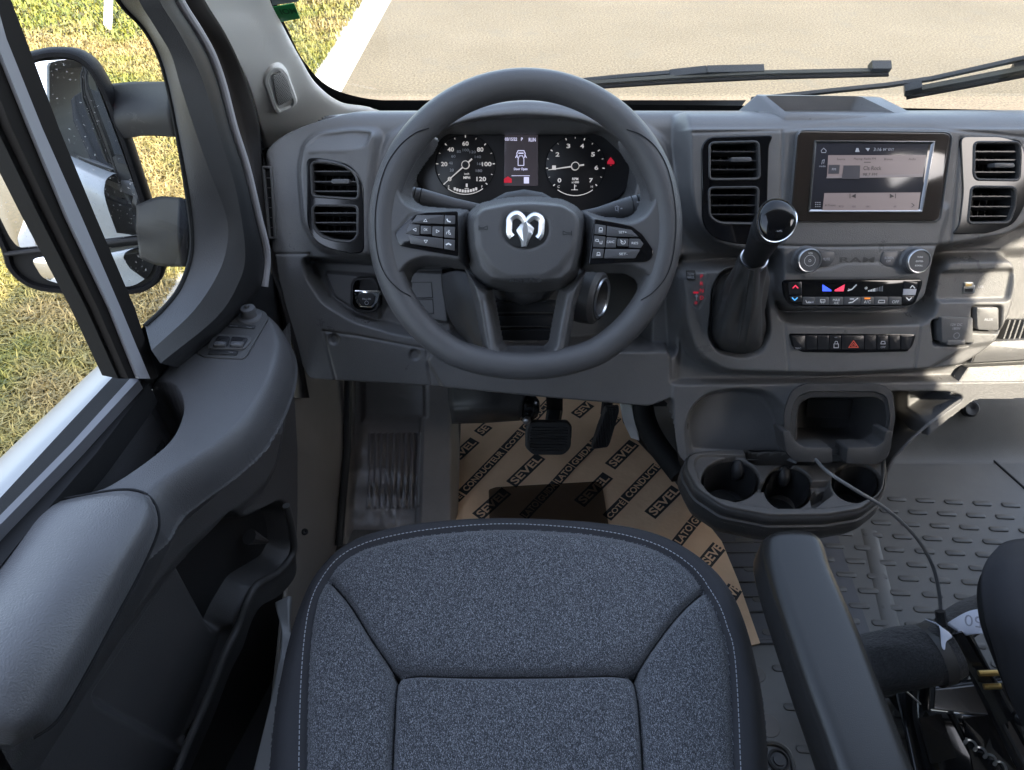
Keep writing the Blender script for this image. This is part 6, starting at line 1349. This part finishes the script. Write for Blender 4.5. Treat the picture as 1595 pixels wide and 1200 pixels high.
# top of the trim with its deep pocket
DT = Frame(W(300, 600, Z=-.52), dr_, dm_, (0, 0, 1))
zt = 0
outl = [(372, 484), (380, 474), (395, 470), (418, 478), (437, 496), (448, 524), (446, 556), (434, 592), (414, 630), (390, 664), (345, 702), (292, 738), (258, 765), (236, 800), (200, 830), (0, 880), (-60, 900), (10, 862), (30, 836), (84, 775), (145, 701), (222, 596), (262, 550), (330, 498)]
loc = DT.L(crv2(outl[:14], 4) + outl[14:], 0); a = np.array(loc); lo = a.min(0) - .006; hi = a.max(0) + .006
q = Relief(DT, lo[0], hi[0], lo[1], hi[1], .0011, base=-.045)
s3 = sdf(q.U, q.V, loc); q.H = -.045 + .045 * (1 - (1 - np.clip((s3 + .001) / .020, 0, 1)) ** 2.4) ** .6
pk = [(226, 600), (246, 596), (268, 604), (279, 628), (275, 655), (258, 686), (222, 716), (180, 744), (150, 758), (98, 768), (104, 762), (130, 732), (160, 699), (222, 612)]
q.op(crv2(pk, 3), -.085, .005, hp=0); q.op(crv2(pk, 3), -.004, .014, mode='add', hp=0)
pl2 = [(303, 548), (330, 514), (345, 500), (368, 488), (385, 480), (400, 480), (414, 486), (418, 496), (398, 530), (384, 554), (378, 559), (318, 556)]
q.groove(pl2, .0012, .0012, closed=True); q.smooth(1); q.keep = s3 > -.003
q.build('trim_top', M['dt'], door, ang=None)
V, Fc = tube_geo([DT.w(a_.x, a_.y, -.0445) for a_ in crv([Vector(DT.loc(x, y, 0)) for x, y in outl[4:14]], 5)], .0022, n=8); mk('trim_edge', V, Fc, M['dt'], door)
pb_ = MB(); pk2 = DT.L(crv2([(160, 745), (225, 705), (262, 668), (274, 640), (240, 660), (180, 722)], 3), -.08)
# pocket strap and round well on the pocket floor
mould('pocket_step', DT, [(158, 752), (200, 700), (238, 664), (262, 672), (240, 700), (200, 730)], [(0, -.09), (0, -.072), (.002, -.070)], M['dt'], door, h=-.070, r=4)
mould('pocket_well', DT, [(x, y) for x, y in [(243 + 14 * c_(t), 694 + 12 * s_(t)) for t in np.linspace(0, 6.28, 24)[:-1]]], [(0, -.0698), (.001, -.0690)], M['void'], door, h=-.069)
# switch panel
swp = empty('switch_panel', DT.hit(360, 525, 0), None, None); swp.parent = door; swp.location = DT.hit(360, 525, 0) - door.location
slab('panel_plate', DT, pl2, -.001, .0014, M['dash_dark'], swp, r=4, b=.0006)
slab('switch_bezel', DT, [(322, 541), (334, 519), (390, 523), (392, 530), (380, 543), (330, 543)], .0, .004, M['dt'], swp, r=4, b=.0012)
for p in ([(331, 538), (339, 523), (358, 524), (354, 538)], [(357, 538), (361, 524), (386, 526), (378, 539)]): slab('window_switch', DT, p, .002, .0062, M['piano2'], swp, r=2, b=.001)
for p in ([(332, 537), (335, 531), (352, 532), (350, 537)], [(358, 537), (360, 531), (380, 532), (376, 538)]): slab('switch_lip', DT, p, .005, .0085, M['btn'], swp, r=1.5, b=.001)
slab('lock_switch', DT, [(323, 551), (327, 543.5), (371, 546.5), (368, 553)], .001, .0028, M['black'], swp, r=1.5, b=.0004)
slab('mirror_switch_bar', DT, [(353, 509), (357, 504.5), (398, 507), (396, 512)], .001, .0024, M['black'], swp, r=1.5, b=.0004)
c = DT.hit(390, 494, .001); lathe('mirror_knob', c, (0, 0, 1), [(.016, 0), (.015, .002), (.0095, .003), (.0095, .012), (.0088, .0145), (.006, .0155), (.001, .0155)], M['btn'], swp, n=28)
V, Fc = mould_geo(Frame(c, (1, 0, 0), (0, 1, 0), (0, 0, 1)), circ(0, 0, .003), [(0, .015), (0, .0185), (.0008, .019)]); mk('knob_pointer', V, Fc, M['dash_dark'], swp)
g = MB()
for x, y in ((344, 534.5), (369, 535)): pbar(g, DT, [(x - 4, y), (x + 4, y)], .0088, 1.4); pbar(g, DT, [(x - 2.5, y - 1.6), (x + 2.5, y - 1.6)], .0088, .8)
pbar(g, DT, [(358, 507.5), (370, 508.3)], .0030, 2.0); pbar(g, DT, [(384, 509), (392, 511)], .0030, 1.6); pbar(g, DT, [(356, 548.5), (363, 549)], .0034, 1.8); pbar(g, DT, [(378, 488), (381, 486)], .002, 1)
g.build('switch_symbols', M['dimwhite'], swp, smooth=False)
# padded elbow rest
zs = -.520
pr = [([(80, 784), (125, 774), (185, 765), (222, 770), (241, 788)], (.002, .003, .004, .002, -.006)), ([(54, 798), (105, 785), (175, 777), (225, 786), (246, 810)], (.004, .010, .010, .005, -.012)), ([(30, 820), (88, 812), (160, 808), (218, 816), (242, 834)], (.004, .013, .013, .004, -.020)),
      ([(2, 866), (60, 860), (130, 862), (190, 872), (218, 888)], (.003, .014, .014, .002, -.030)), ([(-50, 930), (20, 925), (90, 930), (150, 948), (175, 968)], (.002, .014, .014, -.004, -.036)), ([(-110, 1000), (-40, 1000), (40, 1010), (105, 1030), (130, 1052)], (.002, .014, .012, -.008, -.042)),
      ([(-160, 1070), (-90, 1070), (-10, 1080), (58, 1100), (88, 1120)], (.0, .010, .008, -.012, -.046)), ([(-190, 1120), (-130, 1120), (-40, 1130), (24, 1138), (50, 1148)], (-.004, .002, .0, -.016, -.046)), ([(-200, 1160), (-140, 1160), (-50, 1160), (8, 1160), (20, 1164)], (-.03, -.03, -.03, -.034, -.048))]
V, Fc = tube_geo(crv([W(100, 777, Z=zs + .001), W(185, 763, Z=zs + .002), W(224, 768, Z=zs), W(243, 788, Z=zs - .008), W(248, 812, Z=zs - .014), W(244, 836, Z=zs - .022), W(220, 890, Z=zs - .032), W(177, 970, Z=zs - .038), W(132, 1054, Z=zs - .044), W(90, 1122, Z=zs - .048), W(52, 1150, Z=zs - .048)], 6), .0013, n=8); mk('pad_seam', V, Fc, M['void'], door)
patch('elbow_pad', [[W(x, y, Z=zs + z) for (x, y), z in zip(P, Z_)] for P, Z_ in pr], M['softpad'], door, sub=8, ang=None)
# lower trim face with map pocket
LP = Frame(-dm_ * -.0 + dm_ * .498 + Vector((0, 0, -.6)) + dr_ * .4, dr_, (0, 0, 1), -dm_)
outl = [(452, 500), (458, 600), (464, 700), (464, 800), (462, 860), (440, 894), (404, 918), (384, 960), (362, 1010), (325, 1090), (292, 1165), (262, 1260), (-200, 1500), (-300, 1200), (-60, 1000), (160, 800), (250, 760), (380, 600)]
loc = LP.L(outl, 0); a = np.array(loc); lo = np.maximum(a.min(0) - .004, (-.42, -.62)); hi = np.minimum(a.max(0) + .004, (.55, .25))
q = Relief(LP, lo[0], hi[0], lo[1], hi[1], .0016, base=0.0)
s4 = sdf(q.U, q.V, loc)
q.op(crv2([(446, 560), (452, 640), (420, 760), (300, 860), (180, 1010), (60, 1150), (-80, 1300), (-300, 1300), (-100, 1000), (200, 780), (400, 620)], 3), .014, .018)
q.op([(296, 868), (276, 886), (168, 1052), (148, 1080), (152, 1094), (285, 1168), (300, 1150), (362, 985), (350, 960)], -.014, .006, r=8, hp=0)
q.op([(345, 800), (318, 840), (292, 872), (350, 985), (366, 950), (390, 908), (440, 876), (452, 850), (448, 800), (436, 786), (410, 800), (380, 815)], -.050, .010, r=10, hp=0)
q.op([(428, 596), (446, 588), (452, 612), (446, 640), (424, 668), (404, 655)], -.020, .006, r=6, hp=0)
q.groove([(392, 668), (384, 680), (384, 716), (400, 690)], .002, .0015); q.smooth(2); q.keep = s4 > 0
q.build('lower_trim', M['dt'], door, ang=None)
hx_ = Q(450, 900, .535).dot(dr_)
def dbox(name, a0_, a1_, q0_, q1_, z0_, z1_, m):
    V, Fc = box_geo((a0_, q0_, z0_), (a1_, q1_, z1_)); return mk(name, [dr_ * v[0] + dm_ * v[1] + Vector((0, 0, v[2])) for v in V], Fc, m, door, smooth=False)
dbox('door_core', -.75, hx_ - .002, .535, .60, -1.28, -.60, M['black'])
box('step_well_darkness', (-.60, -.40, FLZ - .02), (-.235, .70, FLZ + .012), M['black'], van)  # black slab also paints in the darkness between door and seat
# seam under the top trim
mb_ = [[Q(450, 500, .475), Q(454, 540, .48), Q(452, 560, .49)], [Q(447, 560, .462), Q(450, 590, .47), Q(448, 600, .485)], [Q(434, 596, .458), Q(440, 620, .465), Q(440, 640, .485)], [Q(390, 668, .452), Q(396, 690, .458), Q(398, 712, .484)], [Q(330, 716, .45), Q(338, 740, .455), Q(345, 765, .484)], [Q(258, 768, .448), Q(268, 795, .452), Q(282, 820, .484)], [Q(236, 812, .446), Q(240, 850, .45), Q(250, 880, .482)], [Q(170, 920, .446), Q(180, 950, .45), Q(196, 980, .482)], [Q(84, 1050, .446), Q(96, 1080, .45), Q(116, 1110, .482)], [Q(0, 1160, .446), Q(20, 1200, .45), Q(40, 1230, .482)]]
mb_ = [[r_[0] + dm_ * .006 + Vector((0, 0, -.008))] + r_[1:] for r_ in mb_]
patch('trim_roll', mb_, M['dt'], door, sub=6, ang=None)
# lip of the map pocket
V, Fc = tube_geo(crv([Q(446, 788, .462), Q(455, 825, .462), Q(456, 862, .462), Q(432, 893, .462), Q(402, 910, .462), Q(386, 935, .462), Q(372, 975, .462), Q(352, 1015, .462), Q(325, 1085, .462), Q(292, 1160, .462), Q(276, 1200, .462)], 8), .0052, n=12, up=tuple(dm_), flat=1.0); mk('pocket_lip', V, Fc, M['dash_dark'], door)
lipc = [(446, 788), (455, 825), (456, 862), (432, 893), (402, 910), (386, 935), (372, 975), (352, 1015), (325, 1085), (292, 1160), (276, 1200)]
patch('pocket_wall', [[Q(x, y, .462) for x, y in lipc], [Q(x + 2, y + 8, .462) for x, y in lipc], [Q(x, y + 22, .468) + Vector((0, 0, -.02)) for x, y in lipc]], M['dash_dark'], door, sub=6, ang=None)
# pull handle
V, Fc = tube_geo(crv([Q(445, 612, .482), Q(442, 640, .472), Q(428, 664, .47), Q(414, 668, .474), Q(405, 652, .488)], 6), .0055, n=10); mk('pull_handle', V, Fc, M['btn'], door)
# clip inside the pocket
V, Fc = tube_geo([Q(388, 836, .515), Q(416, 844, .505)], [.012, .003], n=10); mk('pocket_clip', V, Fc, M['dash_dark'], door)
# ---------------------------------------------------------------- wing mirror on the door
MF = Frame(ray(130, 270) * 1.06, Vector((.88, .40, -.03)), Vector((0, 0, 1)), Vector((1, 0, 0)))
mn = Vector((.30, -.92, .17)).normalized(); mx_ = (Vector((0, 0, 1)).cross(mn)).normalized(); my_ = mn.cross(mx_); MF = Frame(ray(130, 270) * 1.06, mx_, my_, mn)
wm = empty('wing_mirror', MF.o, None, None); wm.parent = door; wm.location = MF.o - door.location
hs_ = [(48, 84), (78, 78), (112, 80), (138, 94), (155, 116), (172, 150), (200, 224), (222, 290), (238, 340), (254, 400), (252, 430), (236, 448), (205, 458), (120, 458), (60, 452), (28, 436), (10, 415), (2, 388), (-24, 330), (-40, 240), (-20, 140), (10, 100)]
loc = MF.L(crv2(hs_ + [hs_[0]], 3)[:-1], 0); loc = loc if area2(loc) > 0 else loc[::-1]
V, Fc = mould_geo(MF, loc, [(.035, -.095), (.012, -.08), (0, -.045), (-.003, -.012), (0, .002), (.003, .006), (.0085, .006), (.010, .001), (.0102, -.006)], cap=False, capb=True); mk('mirror_housing', V, Fc, M['mirror_shell'], wm, ang=50)
V, Fc = mould_geo(MF, loc, [(.009, -.004), (.0095, -.0035)]); mk('housing_face', V, Fc, M['rubber'], wm)
m, nt, b, tc = node_mat('dusty_mirror'); oc = tc.outputs['Object']; b.inputs['Metallic'].default_value = 1; b.inputs['Base Color'].default_value = (.82, .84, .86, 1); b.inputs['Roughness'].default_value = .02
df = nt.nodes.new('ShaderNodeBsdfDiffuse'); df.inputs[0].default_value = (.6, .6, .6, 1); mx = nt.nodes.new('ShaderNodeMixShader'); nt.links.new(ramp(nt, noise(nt, oc, 260, 2, .5), [(.66, (.02, .02, .02)), (.72, (.5, .5, .5))]), mx.inputs[0]); nt.links.new(b.outputs[0], mx.inputs[1]); nt.links.new(df.outputs[0], mx.inputs[2]); nt.links.new(mx.outputs[0], nt.nodes['Material Output'].inputs[0]); M['mirror'] = m
slab('mirror_glass', MF, [(56, 96), (112, 92), (134, 104), (150, 130), (190, 236), (232, 352), (231, 364), (165, 376), (30, 388), (16, 372), (-20, 300), (-26, 220), (0, 130)], -.003, .0015, M['mirror'], wm, r=12, b=.0006)
slab('convex_glass', MF, [(48, 404), (100, 394), (228, 380), (240, 388), (242, 408), (232, 432), (206, 447), (108, 448), (66, 434)], -.003, .0015, M['mirror'], wm, r=10, b=.0006)
V, Fc = tube_geo([MF.hit(8, 396, .004), MF.hit(120, 384, .004), MF.hit(240, 370, .004)], .004, n=8); mk('mirror_divider', V, Fc, M['black'], wm)
def arm(y0, y1, y2, y3, x0, x1):
    rows = [[W(x0, y0, d=1.12), W(x0 + 2, (y0 + y1) / 2, d=1.08), W(x0 + 6, y1, d=1.12)], [W((x0 + x1) / 2, y2, d=1.02), W((x0 + x1) / 2, (y2 + y3) / 2 + 4, d=.985), W((x0 + x1) / 2, y3, d=1.02)], [W(x1, y2 + 2, d=.90), W(x1, (y2 + y3) / 2, d=.87), W(x1 + 4, y3, d=.90)]]
    o = patch('mirror_arm', rows, M['mirror_shell'], wm, sub=8, thick=-.02, ang=50); return o
arm(146, 214, 141, 206, 174, 292); arm(328, 398, 314, 412, 232, 306)
# ---------------------------------------------------------------- wipers resting on the glass
def wiper(P, label, armp, q0=-.03):
    o = WS.hit(*P[1], q0); t = empty('windshield_wiper', o, label, 'wiper', 'wipers outside the windshield')
    def flat(name, pts, wd, th, m, h):
        L = [Vector((*WS.loc(*p, h), 0)) for p in pts]; g = MB()
        for a, b_ in zip(L[:-1], L[1:]):
            e = (b_ - a).normalized(); n_ = Vector((-e.y, e.x, 0)) * wd; q_ = [a - n_, b_ - n_, b_ + n_, a + n_]; V = [WS.w(p.x, p.y, h) for p in q_] + [WS.w(p.x, p.y, h - th) for p in q_]; g.add(V, [(0, 1, 2, 3), (7, 6, 5, 4), (0, 4, 5, 1), (1, 5, 6, 2), (2, 6, 7, 3), (3, 7, 4, 0)])
        return g.build(name, m, t)
    return t, flat
M['wiper'] = mat('wiper_grey', (.028, .028, .026), .4); M['wiper2'] = mat('wiper_dusty', (.060, .057, .042), .6)
t, fl_ = wiper([(900, 131), (1040, 124)], 'long wiper lying level above the steering wheel and screen tray', None)
fl_('blade', [(890, 136), (1045, 125), (1190, 118), (1384, 114)], .0050, .006, M['wiper2'], -.010); fl_('rubber_edge', [(890, 141), (1045, 131), (1190, 124), (1384, 119)], .0014, .008, M['rubber'], -.004)
fl_('blade_joint', [(1043, 124), (1100, 118), (1188, 116)], .0085, .012, M['wiper'], -.014); fl_('end_cap', [(1356, 111), (1386, 111)], .0065, .014, M['wiper'], -.010); fl_('arm', [(900, 130), (960, 124), (1045, 117)], .004, .006, M['wiper'], -.020)
t, fl_ = wiper([(1410, 148), (1500, 132)], 'wiper slanting up to the right beyond the dash screen', None)
fl_('blade', [(1410, 148), (1500, 131), (1640, 104)], .0065, .008, M['wiper2'], -.010); fl_('rubber_edge', [(1412, 155), (1500, 139), (1640, 112)], .0014, .008, M['rubber'], -.004)
fl_('end_cap', [(1409, 146), (1436, 140)], .0075, .014, M['wiper'], -.009); fl_('arm', [(1170, 158), (1300, 144), (1380, 136), (1450, 126), (1640, 84)], .0035, .006, M['wiper'], -.022); fl_('blade_joint', [(1578, 114), (1640, 102)], .009, .014, M['wiper'], -.014)
# green windshield label and silver strip above it
lb = empty('green_label', WS.hit(445, 20, .01), 'green label with dark letters hanging at the windshield pillar', 'label')
LBF = Frame(WS.hit(440, 22, .008), WS.ux, WS.uy, WS.n)
slab('label_sheet', LBF, [(424, 12), (458, 6), (467, 29), (433, 36), (424, 30)], -.0008, .0006, mat('green_card', (.02, .26, .07), .4), lb, b=.0002)
slab('silver_strip', LBF, [(420, -14), (462, -14), (465, 3), (424, 9)], -.0008, .0006, mat('silver_strip', (.30, .36, .38), .3), lb, b=.0002)
g = MB(); ptext(g, LBF, 449, 18, .0012, 'IOM', 8, wp=26, bold=True, rot=R(5)); g.build('label_print', mat('dark_green', (.006, .09, .02), .5), lb, smooth=False)
# pillar speaker grille with recess frame
SPp = [(417, 118), (424, 108), (436, 106), (446, 116), (462, 160), (458, 168), (434, 178), (428, 170), (414, 128)]
def pilhit(x, y):                              # point on the pillar trim along this ray
    from mathutils.bvhtree import BVHTree
    global _bvh
    if '_bvh' not in globals():
        me = pil.data; wp = wpos(pil); _bvh = BVHTree.FromPolygons([v.co + wp for v in me.vertices], [tuple(p.vertices) for p in me.polygons])
    h = _bvh.ray_cast(Vector((0, 0, 0)), ray(x, y).normalized()); return h[0], h[1]
pA, pB, pC, pD = (pilhit(x, y)[0] for x, y in ((422, 112), (446, 112), (460, 164), (430, 172)))
n0 = (pC - pA).cross(pD - pB).normalized()
if n0.dot(pA) > 0: n0 = -n0
c0 = (pA + pB + pC + pD) / 4 + n0 * .006
xx = (pB - pA); xx = (xx - n0 * xx.dot(n0)).normalized(); yy = n0.cross(xx); SP = Frame(c0, xx, yy, n0)
spk = empty('speaker_grille', c0, None, None); spk.parent = van; spk.location = c0 - Vector(van.location)
mould('grille_frame', SP, SPp, [(-.004, -.004), (-.003, .0015), (-.001, .0035), (.003, .004), (.0042, .003), (.0046, .001)], M['pillar'], spk, h=.004, r=6, cap=True)
m, nt, b, tc = node_mat('perforated_grille'); oc = tc.outputs['Object']; v_ = nt.nodes.new('ShaderNodeTexVoronoi'); v_.inputs['Scale'].default_value = 420; v_.inputs['Randomness'].default_value = .1; nt.links.new(oc, v_.inputs['Vector'])
nt.links.new(ramp(nt, v_.outputs['Distance'], [(.3, (.10, .10, .10)), (.45, (.48, .48, .47))]), b.inputs['Base Color']); b.inputs['Roughness'].default_value = .5
slab('grille_mesh', SP, [(425, 119), (440, 113), (448, 126), (457, 154), (434, 166), (430, 150)], .001, .0046, m, spk, r=3, b=.0006)
